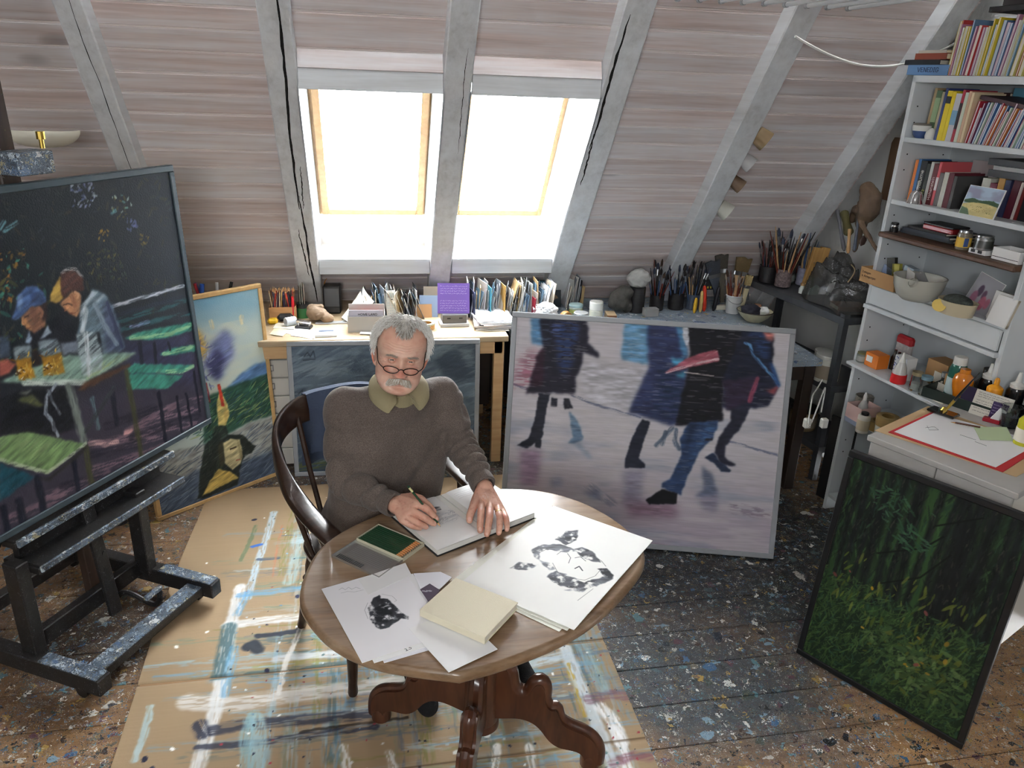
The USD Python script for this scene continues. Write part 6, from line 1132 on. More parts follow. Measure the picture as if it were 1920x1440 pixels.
for k, (x0, y0, rot) in enumerate([(.655, .03, 8), (.70, -.02, 14)]):
    T = thing('canvas_panel', f'{"back" if k == 0 else "front"} one of two small white canvas frames at the right of the bookcase ledge', 'frame', m=xf(bk(x0, y0, 1.288), BKR@rotm('z', -6)@rotm('x', -rot))); obj('canvas', box((.05, .004, .06), (.10, .006, .12)), paperM, T); [obj('stretcher_bar', box(c, s), M('stretcher', (196, 186, 166), .7), T) for c, s in (((.05, .012, .006), (.1, .012, .012)), ((.05, .012, .114), (.1, .012, .012)), ((.006, .012, .06), (.012, .012, .12)), ((.094, .012, .06), (.012, .012, .12)))]
# lower shelf
zl = .880
T = thing('orange_box', 'small orange carton with a white badge on the lower bookcase shelf', 'box', bk(.105, -.02, zl), BROT); obj('body', box((.03, .04, .035), (.085, .07, .070), ch=.001), MC((214, 118, 36)), T, smooth=False); obj('badge', box((.018, .0035, .040), (.040, .002, .030)), paperM, T); obj('badge_mark', MB().mesh(meshkit.text_mesh('ERDAL', .008, .0006), np.stack([V(1, 0, 0), V(0, 0, 1), V(0, -1, 0)], 1), (.002, .0022, .036)), black, T, smooth=False) if 0 else None
labeljar('small_tin', 'little grey-green tin left of the orange carton', bk(.055, .0, zl), .026, .05, M('tin_grey', (120, 128, 124), .4), M('tin_olive', (110, 110, 70), .4), M('tin_lab', (170, 172, 168), .5))
T = thing('snack_bag', 'red and silver crinkled bag standing at the back left of the lower shelf', 'bag', bk(.09, .15, zl), BROT); obj('bag', box((.05, .02, .075), (.10, .035, .15), ch=.012), M('bag_grey', (176, 170, 168), .3, var=.2, vscale=60), T); obj('bag_top', box((.05, .018, .128), (.103, .037, .05), ch=.012), MC((160, 34, 44), .3), T)
for k in range(3): pot('dark_bottle', f'dark bottle, {ORD[k+1]} of three beside the orange carton', 'bottle', bk(.18+.035*k, .08-.01*k, zl), [(0, 0), (.017, 0), (.017, .06), (.007, .08), (.007, .10), (0, .10)], M('bottle_brown', (34, 22, 16), .15, coat=.5), 16)
def dotted():
    c = Canvas(.075, .11, .0016, (216, 218, 224))
    for k in range(30): u, v = rnd.random(), rnd.random(); c.poly([x for a in np.linspace(0, 6.28, 9)[:-1] for x in (u+.05*math.cos(a), v+.035*math.sin(a))], (90, 100, 150) if k % 3 else (60, 80, 160), .9)
    return c
T = thing('dotted_carton', 'white carton with blue dots on the lower shelf', 'box', bk(.265, .0, zl), BROT); (v_, f_), cl_ = dotted().mesh(); obj('front', (v_-[0, .0005, 0], f_), vcol('card_print', .5), T, col=cl_); obj('body', box((.0375, .03, .055), (.075, .06, .11)), paperM, T)
T = pot('glue_bottle', 'clear squeeze bottle with red content and white cone cap on the lower shelf', 'bottle', bk(.345, -.035, zl), [(0, 0), (.033, 0), (.035, .01), (.033, .04), (.026, .075), (.014, .105), (0, .105)], M('glue_clear', (206, 204, 200), .25), extra=[('content', MB().lathe([(0, -.001), (.0338, .001), (.0358, .012), (.0338, .044), (.0333, .046), (0, .046)], 28), M('glue_red', (206, 40, 44), .25)), ('cone_cap', MB().lathe([(.015, .103), (.013, .115), (.006, .138), (.005, .15), (0, .151)], 18), glaze)])
for k, (x0, c) in enumerate([(.445, (150, 140, 110)), (.50, (120, 150, 160))]):
    T = thing('glass_jar', f'{"left" if k == 0 else "right"} of two small glass jars with white powder on the lower shelf', 'jar', bk(x0, -.03, zl)); obj('glass', MB().lathe([(0, 0), (.024, 0), (.025, .01), (.025, .07), (.022, .076), (.0215, .07), (.0215, .01), (0, .006)], 24), glassj, T); obj('powder', MB().lathe([(0, .007), (.021, .008), (.021, .036), (0, .036)], 20), glaze, T); obj('lid', MB().lathe([(0, .074), (.0245, .074), (.0245, .09), (0, .09)], 24), MC(c, .4), T)
T = thing('brown_carton', 'brown cardboard carton behind the glue bottle', 'box', bk(.36, .10, zl), BROT); obj('body', box((.06, .05, .06), (.12, .10, .12), ch=.001), kraft, T, smooth=False); obj('label', box((.075, -.0005, .05), (.045, .002, .05)), creamM, T)
pot('syrup_bottle', 'brown glass bottle with a silver cap on the lower bookcase shelf', 'bottle', bk(.545, .02, zl), [(0, 0), (.027, 0), (.028, .06), (.014, .085), (.013, .10), (0, .10)], M('bottle_brown', (34, 22, 16), .15, coat=.5), extra=[('cap', MB().lathe([(.016, .098), (.017, .12), (0, .12)], 18), steel)])
T = thing('white_card_box', 'open white card box holding wooden sticks on the lower shelf', 'box', bk(.565, -.04, zl), BROT); [obj('wall', box(c, s), creamM, T) for c, s in (((.03, 0, .045), (.06, .002, .09)), ((.03, .05, .045), (.06, .002, .09)), ((0, .025, .045), (.002, .05, .09)), ((.06, .025, .045), (.002, .05, .09)))]
for k in range(2): one('wooden_stick', MB().rod((0, 0, 0), (.02*k, .004, .13), .005), M('cedar', (206, 160, 112), .6), f'{"longer" if k else "shorter"} wooden stick standing in the white card box', 'stick', loc=bk(.585+.015*k, -.015, zl+.002))
one('coffee_maker', MB().lathe([(0, 0), (.05, 0), (.05, .10), (.03, .13), (.03, .17), (0, .17)], 24).box((.06, 0, .08), (.03, .02, .1), ch=.004), M('black_gloss', (14, 14, 16), .1, coat=.8), 'black glossy machine part at the back of the lower shelf', 'appliance', loc=bk(.66, .14, zl))
# bottom shelf visible beside the plan chest
zb = .582
T = thing('pink_carton', 'open pale pink carton on the bottom bookcase shelf', 'box', bk(.10, -.07, zb), BROT); [obj('wall', box(c, s), MC((206, 176, 170)), T) for c, s in (((.05, 0, .05), (.10, .002, .10)), ((.05, .12, .05), (.10, .002, .10)), ((0, .06, .05), (.002, .12, .10)), ((.10, .06, .05), (.002, .12, .10)), ((.05, .06, .002), (.1, .12, .003)))]; obj('blue_foot', box((.05, -.0015, .012), (.10, .001, .024)), MC((150, 160, 186)), T)
pot('cone_bottle', 'translucent bottle with a white nozzle in the pale pink carton', 'bottle', bk(.155, -.02, zb+.004), [(0, 0), (.024, 0), (.024, .09), (.010, .125), (0, .125)], M('milky', (176, 176, 172), .3), extra=[('nozzle', MB().lathe([(.010, .123), (.010, .145), (.004, .165), (0, .166)], 14), glaze)])
for k, (x0, y0, zz) in enumerate([(.235, .02, 0), (.315, -.01, .06)]): pot('tape_roll', f'{"left" if k == 0 else "right"} roll of brown packing tape on the bottom bookcase shelf', 'tape', bk(x0, y0, zb+zz), [(.030, 0), (.052, 0), (.053, .003), (.053, .045), (.052, .048), (.030, .048), (.030, 0)], M('tape_tan', (150, 124, 76), .35), 30)
pot('ribbed_tub', 'white ribbed tub under the right tape roll', 'tub', bk(.315, -.01, zb), [(0, 0), (.046, 0), (.050, .055), (.052, .06), (0, .06)], glaze)
labeljar('gesso_bottle', 'white bottle with a black cap on the bottom bookcase shelf', bk(.245, -.085, zb), .030, .105, M('bottle_white', (196, 192, 182), .35), black, M('label_cream', (184, 172, 146), .6), .018)
pot('mesh_cup', 'dotted grey cup at the left back of the bottom shelf', 'cup', bk(.07, .06, zb), [(0, 0), (.04, 0), (.045, .11), (.042, .11), (.038, .01), (0, .01)], M('mesh_grey', (120, 116, 108), .5, var=.5, vscale=160))
# ---- on the plan chest
zc = .9305
def chest_sheet(name, label, cat, q, z, col, th=.0012): return one(name, MB().sheet(np.array(q)-q[0], th), MC(col, .75), label, cat, loc=q[0], smooth=False)
def lift(q, z): return [V(p[0], p[1], z) for p in q]
chest_sheet('brown_paper', 'sheet of brown wrapping paper under the drawing on the plan chest', 'paper', lift([(1.921, 2.419, 0.930), (2.190, 2.011, 0.930), (2.519, 2.160, 0.930), (2.310, 2.623, 0.930)], zc+.001), 0, (196, 170, 124))
chest_sheet('red_folder', 'red-edged folder under the white drawing sheet on the plan chest', 'folder', lift([(1.963, 2.395, 0.930), (2.167, 2.045, 0.930), (2.514, 2.228, 0.930), (2.270, 2.554, 0.930)], zc+.003), 0, (186, 36, 40), .002)
chest_sheet('drawing_sheet', 'large white sheet with faint pencil lines lying on the plan chest', 'paper', lift([(1.986, 2.392, 0.930), (2.165, 2.077, 0.930), (2.504, 2.243, 0.930), (2.274, 2.543, 0.930)], zc+.0052), 0, (240, 240, 240))
for k, q in enumerate([[(2.136, 2.411, 0.937), (2.180, 2.416, 0.937), (2.176, 2.387, 0.937), (2.137, 2.391, 0.937), (2.157, 2.429, 0.937)], [(2.231, 2.337, 0.937), (2.260, 2.287, 0.937)], [(2.245, 2.275, 0.937), (2.263, 2.236, 0.937)]]): one('pencil_line', MB().tube(np.array(q)-V(*q[0]), .0006, 4), MC((110, 112, 116)), f'{["small round", "short upper", "short lower"][k]} pencil doodle on the white sheet on the plan chest', 'drawing', loc=q[0])
chest_sheet('green_note', 'pale green notepaper at the right of the plan chest drawing', 'paper', lift([(2.338, 2.394, 0.940), (2.275, 2.284, 0.940), (2.400, 2.261, 0.940), (2.476, 2.380, 0.940)], zc+.008), 0, (196, 214, 176))
T = thing('graphite_pencil', 'brown pencil lying at the top of the plan chest sheet', 'pencil'); pencil_parts_ = None
def lying_pencil(T, a, b, m, r=.0036):
    a, b = V(*a), V(*b); d = b-a; L = np.linalg.norm(d); d /= L; R = frame_z(d); obj('barrel', MB().lathe([(r, .016), (r, L)], 6, R, a), m, T, smooth=False); obj('sharpened_cone', MB().lathe([(.0004, 0), (r, .017)], 8, R, a), M('cedar', (206, 160, 112), .6), T)
lying_pencil(T, (2.269, 2.440, 0.943), (2.355, 2.381, 0.943), MC((96, 60, 44)))
TR = thing('ink_tray', 'long dark green tray full of ink bottles on the plan chest', 'tray', V(*(2.362, 2.736, 0.930))*V(1, 1, 0)+V(0, 0, zc), -64.5)
for c, s in (((.30, .08, .003), (.60, .16, .005)), ((.30, .0, .022), (.60, .006, .044)), ((.30, .16, .022), (.60, .006, .044)), ((0, .08, .022), (.006, .16, .044)), ((.60, .08, .022), (.006, .16, .044))): obj('tray_wall', box(c, s, ch=.002), M('tray_green', (24, 38, 34), .45), TR, smooth=False)
def tray(x, y, z=.006): a = math.radians(-64.5); o = V(*(2.362, 2.736, 0.930)); return V(o[0]+math.cos(a)*x-math.sin(a)*y, o[1]+math.sin(a)*x+math.cos(a)*y, zc+z)
pot('paint_bottle', 'tall green paint bottle with a ridged white cap in the ink tray', 'bottle', tray(.085, .09), [(0, 0), (.033, 0), (.035, .006), (.035, .13), (.028, .15), (0, .15)], M('bottle_green', (30, 96, 80), .25, coat=.4), extra=[('cap', MB().lathe([(0, .148), (.028, .148), (.028, .18), (.025, .184), (0, .184)], 26), glaze), ('label_band', MB().lathe([(.0352, .02), (.0358, .022), (.0358, .09), (.0352, .092)], 28), M('label_pale', (186, 206, 206), .5))])
pot('orange_bottle', 'round amber-orange bottle standing before the green one in the ink tray', 'bottle', tray(.13, .05), [(0, 0), (.022, 0), (.026, .03), (.036, .065), (.041, .095), (.036, .12), (.022, .132), (.020, .15), (0, .15)], M('amber_orange', (206, 120, 20), .15, coat=.7))
for k, (x, y) in enumerate([(.20, .115), (.315, .10), (.40, .115)]): pot('ink_bottle', f'black ink bottle with a white spout, {ORD[k+1]} from the left in the ink tray', 'bottle', tray(x, y), [(0, 0), (.034, 0), (.036, .006), (.036, .105), (.030, .12), (0, .122)], M('ink_black', (16, 18, 22), .2, coat=.5), extra=[('spout', MB().lathe([(.026, .119), (.027, .135), (.012, .145), (.009, .165), (.006, .185), (0, .186)], 20), glaze)])
for k, (x, y) in enumerate([(.255, .055), (.43, .055)]): pot('squeeze_bottle', f'{"left" if k == 0 else "right"} ink bottle with an orange ribbed nozzle in the ink tray', 'bottle', tray(x, y), [(0, 0), (.030, 0), (.031, .08), (.028, .085), (0, .085)], M('ink_black', (16, 18, 22), .2, coat=.5), extra=[('nozzle', MB().lathe([(.030, .084), (.031, .105), (.026, .112), (.011, .122), (.010, .14), (.006, .15), (0, .15)], 20), M('orange_plastic', (222, 146, 20), .35))])
T = thing('ring_cap', 'loop of orange cap cord on the right ink bottle', 'cord', tray(.40, .05, .10)); obj('loop', MB().tube([(.03*math.cos(a), .0, .02*math.sin(a)) for a in np.linspace(0, 5.6, 24)], .0025, 6), M('orange_plastic', (222, 146, 20), .35), T)
def notecard(w, h, base, ink, rows, seed, fill=None):
    c = Canvas(w, h, .0011, base); g_ = np.random.default_rng(seed)
    if fill: c.poly(*fill)
    for v in rows:
        u = .08
        while u < .9:
            L = g_.uniform(.03, .12); k = int(3+L*60); xs = np.linspace(u, min(.93, u+L), k); c.line([t for i, x in enumerate(xs) for t in (x, v+g_.uniform(-.018, .018))], .0011, ink, .85); u += L+.025
    return c
def card(name, label, A, w, h, canvas, back=None, th=.0015, cat='card'):
    T = thing(name, label, cat, m=A); (v_, f_), cl_ = canvas.mesh(); obj('written_face', (v_-[0, th*.6, 0], f_), vcol('card_print', .5), T, col=cl_); obj('card', box((w/2, 0, h/2), (w, th, h)), back or paperM, T); return T
CHR = rotm('z', -64.5)
card('note_card', 'white handwritten card leaning before the ink tray', xf(tray(.205, -.012, .0), CHR@rotm('x', -16)), .145, .105, notecard(.145, .105, (206, 202, 190), (60, 60, 66), [.9, .82, .74, .6, .5, .4, .28, .16], 1))
card('purple_card', 'small purple card with pale writing in front of the handwritten card', xf(tray(.285, -.022, .0), CHR@rotm('x', -12)), .06, .08, notecard(.06, .08, (58, 44, 84), (190, 180, 200), [.85, .7, .55, .4], 2))
card('dark_card', 'dark card standing between the amber bottle and the handwritten card', xf(tray(.15, .005, .0), CHR@rotm('x', -14)), .075, .10, notecard(.075, .10, (44, 34, 60), (90, 80, 100), [], 3))
T = thing('foil_packet', 'red and white folded foil packet in front of the ink tray', 'packet', tray(.275, -.04, .0), -50); obj('base', box((.035, 0, .008), (.07, .03, .016), ch=.003), MC((170, 30, 50), .3), T); obj('flap', box((.05, .0, .035), (.03, .012, .06), rotm('y', 25), ch=.002), paperM, T)
T = thing('clear_beaker', 'clear plastic beaker with dark content in the tray front', 'beaker', tray(.365, -.03)); obj('wall', MB().lathe([(0, 0), (.030, 0), (.036, .085), (.034, .085), (.028, .004), (0, .004)], 24), glassj, T); obj('content', MB().lathe([(0, .005), (.0275, .006), (.031, .045), (0, .045)], 20), M('ink_blue', (30, 36, 60), .2), T)
T = thing('pen_stand', 'black pen stand with a gold-trimmed pen on the plan chest sheet', 'pen stand', V(*(2.305, 2.528, 0.940))*V(1, 1, 0)+V(0, 0, zc+.008), -64); obj('base', box((0, 0, .006), (.11, .06, .012), ch=.004), M('black_gloss', (14, 14, 16), .1, coat=.8), T); obj('socket', MB().lathe([(.012, .010), (.014, .016), (.010, .022), (.006, .03), (0, .03)], 18), M('brass', (190, 160, 80), .3, metal=1), T)
T = thing('fountain_pen', 'slim black and gold pen rising from the black pen stand', 'pen'); a, b = V(*(2.247, 2.465, 0.970)), V(*(2.330, 2.425, 1.160)); 
b = a+(V(*(2.285, 2.380, 1.179))-a); d = (b-a); Lp = min(.24, np.linalg.norm(d)); d /= np.linalg.norm(d); R = frame_z(d)
obj('gold_grip', MB().lathe([(.002, 0), (.005, .01), (.006, .06), (.0055, .075)], 14, R, a), M('brass', (190, 160, 80), .3, metal=1), T); obj('barrel', MB().lathe([(.0055, .074), (.005, .12), (.002, Lp-.01), (0, Lp)], 14, R, a), M('black_gloss', (14, 14, 16), .1, coat=.8), T)
pot('yellow_bottle', 'yellow bottle at the right edge of the plan chest', 'bottle', V(*(2.420, 2.238, 0.930))*V(1, 1, 0)+V(0, 0, zc), [(0, 0), (.032, 0), (.034, .1), (.016, .13), (.014, .16), (0, .16)], M('yellow_clear', (196, 190, 40), .25, coat=.4), extra=[('label_band', MB().lathe([(.0335, .02), (.0345, .022), (.0346, .07), (.034, .072)], 24), creamM)])
# ---- brush prototypes
wood_red, wood_blk, wood_nat, fer = MC((110, 40, 30), .35), MC((28, 28, 30), .35), M('handle_natural', (190, 152, 108), .5), steel
def brush(kind):
    T = UsdGeom.Xform.Define(stage, numbered('/World/paintbrush')); T.AddTransformOp().Set(Gf.Matrix4d(1)); T = T.GetPrim(); h = {0: wood_red, 1: wood_blk, 2: wood_nat, 3: MC((60, 84, 120), .35)}[kind % 4]
    if kind < 4:     # bristles up
        obj('handle', MB().lathe([(.0015, 0), (.0035, .06), (.0042, .13), (.003, .17)], 8), h, T); obj('ferrule', MB().lathe([(.0034, .168), (.0040, .172), (.0046, .198), (.0046, .205)], 10, sx=1.4, sy=.8), fer, T); obj('bristles', MB().lathe([(.0045, .203), (.0058, .215), (.0050, .230), (.0012, .242)], 10, sx=1.5, sy=.7), [MC((70, 56, 44), .8), MC((52, 62, 76), .8), MC((150, 140, 120), .8), MC((34, 30, 30), .8)][kind], T)
    else:            # handle up
        obj('handle', MB().lathe([(.0035, .03), (.0048, .07), (.0036, .15), (.0016, .24), (0, .245)], 8), h, T); obj('ferrule', MB().lathe([(.0045, 0), (.0036, .032)], 8), fer, T)
    return T
BR = [brush(k) for k in range(8)]; used1 = {}
def bunch(center, r, n, kinds, label, group, seed, tilt=16, sc=(.85, 1.25), z=.012):
    g_ = np.random.default_rng(seed)
    for i in range(n):
        a = g_.uniform(0, 6.28); q = r*.6*math.sqrt(g_.uniform()); tl_ = math.radians(tilt*g_.uniform(.2, 1)); ax = a+g_.normal()*.4; s = g_.uniform(*sc)
        d = V(math.sin(tl_)*math.cos(ax), math.sin(tl_)*math.sin(ax), math.cos(tl_)); put(BR[kinds[i % len(kinds)]], used1, 'paintbrush', label, 'paintbrush', xf(V(*center)+V(q*math.cos(a), q*math.sin(a), z), frame_z(d)@rotm('z', g_.uniform(0, 360))*s), group)
tin_dark = M('tin_black', (36, 34, 36), .4, var=.3, vscale=40); tin_pat = M('tin_pattern', (110, 96, 96), .45, var=.7, vscale=70)
def openpot(name, label, loc, r, h, mat_, cat='pot'): return pot(name, label, cat, loc, [(0, 0), (r*.95, 0), (r, h*.05), (r, h*.97), (r*1.03, h), (r*.94, h), (r*.93, h*.08), (0, h*.06)], mat_, 26)
# ---- rack top
def rk(px, py, z=1.0): return None
c1, c2, c3, c4 = V(*(2.521, 4.470, 1.000)), V(*(2.512, 4.361, 1.000))+V(.06, 0, 0), V(*(2.656, 4.465, 1.000)), V(*(2.732, 4.393, 1.000))
openpot('brush_tin', 'black tin full of fine brushes at the far end of the metal rack', c1, .055, .105, tin_dark); bunch(c1, .05, 26, [4, 5, 1, 0, 5, 3], 'brush standing in the black tin at the far end of the metal rack', 'brushes in the black tin', 1, 20)
openpot('patterned_tin', 'pinkish patterned tin beside the black brush tin on the rack', c2, .05, .11, tin_pat); bunch(c2, .045, 22, [5, 4, 6, 1, 5], 'long dark brush standing in the pinkish patterned tin', 'brushes in the patterned tin', 2, 22, (1.0, 1.5))
T = thing('glass_jar', 'big glass jar half full of white paint on the metal rack', 'jar', c3); obj('glass', MB().lathe([(0, 0), (.05, 0), (.053, .008), (.053, .085), (.046, .098), (.046, .115), (.043, .115), (.043, .095), (.049, .082), (.049, .01), (0, .006)], 30), glassj, T); obj('paint', MB().lathe([(0, .007), (.0485, .011), (.0485, .052), (0, .052)], 26), M('paint_white', (214, 214, 206), .4), T)
openpot('grey_tin', 'pale lilac-labelled tin holding wooden slats on the rack', c4, .047, .11, M('tin_lilac', (150, 150, 170), .4, var=.3, vscale=40))
for k in range(4): one('wood_strip', box((0, 0, .10), (.028, .006, .20+.012*k), ch=.001), wood('slat_pine', (186, 156, 112), (160, 130, 90), (30, 30, 3), .6, rand=.06), f'pale wooden slat, {ORD[k+1]} of four standing in the lilac tin', 'slat', loc=c4+V(-.02+.012*k, .01*(k % 2), .02), rz=20*k)
bunch(c4+V(0, .03, 0), .03, 8, [5, 7, 4], 'dark brush standing behind the slats in the lilac tin', 'brushes in the lilac tin', 3, 20, (1.1, 1.4))
for k, (px_, col) in enumerate([(0, (190, 146, 84)), (1, (176, 132, 74))]):
    p = V(2.665, 4.28, 1.001)+V(.055*k, .01*k, 0); b_ = box((.03, .012, .13), (.062, .024, .262), ch=.002); T = thing('wood_block', f'{"left" if k == 0 else "right"} of two upright golden wooden blocks on the rack', 'block', m=xf(p, rotm('z', 4)@rotm('y', 9))); obj('block', b_, wood('block_gold', (196, 154, 92), (170, 126, 70), (40, 40, 3), .4, rand=.06, coat=.2), T, smooth=False)
    if k == 0: [obj('nail_head', MB().lathe([(0, 0), (.004, 0), (.003, .002), (0, .003)], 12, R=np.stack([V(1, 0, 0), V(0, 0, 1), V(0, -1, 0)], 1), t=(.025+.016*j, -.0005, .168)), chrome, T) for j in range(2)]
T = thing('green_bottle', 'misty green flat glass bottle on the rack behind the corked vial', 'bottle', V(2.66, 4.16, 1.001)); obj('glass', MB().lathe([(0, 0), (.04, 0), (.045, .03), (.04, .085), (.022, .10), (0, .102)], 24, sy=.6), M('green_glass', (96, 136, 122), .15, coat=.5), T)
T = pot('cork_vial', 'tiny clear vial with a cork stopper at the rack edge', 'vial', V(2.60, 4.18, 1.001), [(0, 0), (.018, 0), (.019, .03), (.012, .04), (.012, .048), (0, .048)], M('vial_glass', (196, 200, 196), .08, coat=.8), extra=[('cork', MB().lathe([(.012, .046), (.014, .062), (0, .062)], 16), kraft)])
T = thing('paint_tube', 'white paint tube standing among the bottles on the rack', 'tube', m=xf(V(2.74, 4.13, 1.0), rotm('y', 20))); obj('tube', MB().lathe([(.016, .02), (.018, .05), (.010, .10), (.002, .11)], 18, sx=1.2, sy=.7), glaze, T); obj('cap', MB().lathe([(.007, 0), (.008, .018), (0, .02)], 12), glaze, T)
n_ = 46; bx_, by_ = np.meshgrid(np.linspace(-1, 1, n_), np.linspace(-1, 1, n_)); q_ = np.stack([bx_*2.1, by_*2.1, 0*bx_], -1); edge_ = np.clip((1-np.maximum(np.abs(bx_), np.abs(by_)))*3.2, 0, 1)
hz_ = edge_*(.10+.17*np.clip(.5+.55*by_+.25*bx_, 0, 1))*(.75+.5*meshkit.fbm(q_, 3, 4))-.030*edge_*np.abs(np.sin(bx_*5+by_*7+5*meshkit.fbm(q_*.8, 2, 9)))
top_ = np.stack([bx_*.125*(1+.15*np.sin(by_*4)), by_*.22, hz_+.002], -1).reshape(-1, 3); id_ = np.arange(n_*n_).reshape(n_, n_); fq_ = np.stack([id_[:-1, :-1].ravel(), id_[:-1, 1:].ravel(), id_[1:, 1:].ravel(), id_[1:, :-1].ravel()], 1)
film_ = raw('bag_film', {'p': ('principled_bsdf', dict(base_color=lin((70, 70, 70)), roughness=.18, coat_weight=.5)), 't': ('transparent_bsdf', {}), 'm': ('mix_closure', dict(fac=.3))}, [('p.BSDF', 'm.closure1'), ('t.BSDF', 'm.closure2')], 'm.closure')
T = thing('plastic_bag', 'crumpled grey translucent plastic bag lying on the rack', 'bag', V(2.69, 3.93, 1.001)); obj('bag', (np.vstack([top_, top_*[1, 1, 0]]), np.vstack([fq_, fq_[:, ::-1]+n_*n_])), film_, T, smooth=True); obj('cord', MB().tube(spline([(-.02, -.08, .15), (.02, -.06, .19), (.06, .0, .21), (.07, .05, .22)], 20), .004, 6), M('cord_tan', (150, 130, 100), .7), T)
book('old_book', 'old brown leather book lying at the near end of the rack', 'book', xf(V(*(2.601, 3.786, 1.000))+V(0, 0, .0), rotm('z', -8)@np.stack([V(0, 0, 1), V(0, 1, 0), V(1, 0, 0)], 1)), .028, .17, .12, (130, 84, 42))
# gnarled root and tools hanging on the gable wall
rtM = wood('root_wood', (120, 96, 74), (78, 62, 48), (8, 8, 3), .75, rand=.0, bump=.6)
def wallp(px, py): return V(*AX(px,py,2.80)) if 0 else None
root_ = union([*chain([V(*(2.740, 3.946, 1.661)), V(*(2.730, 3.885, 1.612)), V(*(2.720, 3.859, 1.549)), V(*(2.740, 3.937, 1.487)), V(*(2.750, 3.943, 1.402)), V(*(2.760, 3.977, 1.304))], [.035, .06, .055, .035, .02, .012]), *chain([V(*(2.720, 3.859, 1.549)), V(*(2.760, 4.030, 1.522)), V(*(2.760, 4.053, 1.467))], [.04, .03, .02]), *chain([V(*(2.720, 3.948, 1.579)), V(*(2.700, 3.900, 1.499)), V(*(2.710, 3.821, 1.425)), V(*(2.730, 3.735, 1.355))], [.02, .014, .012, .010])])
rt_ = smoothed(root_, .008, 6); rv = rt_.vertices+rt_.vertex_normals*(.018*(meshkit.fbm(rt_.vertices*26, 3, 2)-.5))[:, None]; rc = rv.mean(0)
one('root_wood', (rv-rc, np.array(rt_.faces)), rtM, 'gnarled dried root hanging on the gable wall beside the bookcase', 'root', loc=rc, smooth=True)
for k, (q0, q1, r, c, lab) in enumerate([((2.700, 4.123, 1.507), (2.660, 3.924, 1.315), .012, (96, 98, 100), 'grey metal chisel leaning against the wall by the root'), ((2.720, 4.081, 1.498), (2.680, 3.938, 1.403), .028, (84, 80, 44), 'mossy olive club-like stick left of the root'), ((2.660, 3.913, 1.437), (2.640, 3.856, 1.315), .012, (170, 130, 90), 'pale wooden handle with an orange end by the wall'), ((2.700, 3.914, 1.511), (2.660, 3.833, 1.334), .010, (70, 76, 92), 'blue-grey rod standing against the wall')]):
    q0, q1 = V(*q0), V(*q1); one('hand_tool', MB().lathe([(r*.5, 0), (r, .02), (r*.7, np.linalg.norm(q1-q0)*.6), (r*.9, np.linalg.norm(q1-q0))], 12, frame_z(q0-q1)), MC(c, .6), lab, 'tool', loc=q1)
one('wooden_spoon', MB().lathe([(0, -.03), (.018, -.015), (.02, .01), (.01, .03), (0, .034)], 16, R=rotm('y', 15), sy=.4), MC((60, 44, 36), .5), 'dark wooden spoon bowl showing above the plastic bag', 'spoon', loc=(2.700, 3.832, 1.388))
one('cutting_board', MB().prism([(-.035, 0), (.035, 0), (.038, .30), (.02, .33), (-.02, .33), (-.038, .30)], -.008, .008, np.stack([V(0, 1, 0), V(0, 0, 1), V(1, 0, 0)], 1)), wood('board_brown', (110, 80, 54), (84, 58, 38), (30, 30, 3), .5, rand=0), 'brown rounded wooden board hanging on the wall left of the bookcase', 'board', loc=(2.840, 3.908, 1.601))
# small pots along the right rafter
for k, (px_, py_, r, c, lab) in enumerate([(1424,255,.052,(140, 112, 78),'largest tan pot, topmost of four hung on the right rafter'), (1396,300,.042,(196, 196, 196),'white cup, second of four hung on the right rafter'), (1378,341,.038,(116, 92, 66),'small brown pot, third of four hung on the right rafter'), (1354,390,.050,(206, 204, 194),'lowest cream cup hung on the right rafter')]):
    q = roofpt(2.055, 0, 0); p = [V(*(2.070, 3.979, 1.915)), V(*(2.060, 4.089, 1.782)), V(*(2.060, 4.167, 1.655)), V(*(2.070, 4.304, 1.488))][k]; T = thing('hanging_pot', lab, 'pot', m=xf(p, frame_z(V(.75, -.3, -.55)))); obj('body', MB().lathe([(r*.5, -.03), (r*.85, -.02), (r, .03), (r*1.05, .05), (r*.95, .05), (r*.8, -.01), (0, -.012)], 26), MC(c, .5), T, smooth=40); obj('hook', MB().rod((0, 0, -.09), (0, 0, -.015), .003), steel, T)
# ---- rack lower shelves
for k, (px_, py_, z, r, h, c, lab) in enumerate([(1500,770,.60,.07,.16,(206, 202, 192),'white paint bucket on the middle rack shelf'), (1492,742,.60,.05,.12,(176, 178, 176),'grey-white tub behind the bucket on the middle rack shelf'), (1545,700,.60,.03,.11,(40, 44, 60),'dark round bottle on the middle rack shelf'), (1520,690,.60,.028,.10,(90, 40, 36),'dark red bottle on the middle rack shelf'), (1500,880,.22,.08,.14,(120, 100, 70),'tan tub on the lowest rack shelf')]):
    p = [V(2.60, 3.78, 0), V(2.68, 3.96, 0), V(2.56, 4.12, 0), V(2.62, 4.25, 0), V(2.62, 3.95, 0)][k]+V(0, 0, z+.002-.012); labeljar('paint_tub', lab, p, r, h, MC(c, .4), MC((196, 196, 190), .4) if k < 2 else black, MC((150, 140, 120)), r*1.03 if k < 2 or k == 4 else r*.5)
for k in range(3): one('wood_lath', MB().tube([(0, 0, 0), (.02, .03, .5), (.05, .06, 1.0)], 1, flat=(.03, .012)), M('handle_natural', (190, 152, 108), .5), f'{["left", "middle", "right"][k]} of three long wooden slats leaning on the rack post', 'slat', loc=V(*(2.913, 4.065, 0.000))+V(.02+.035*k, .12-.035*k, .0))
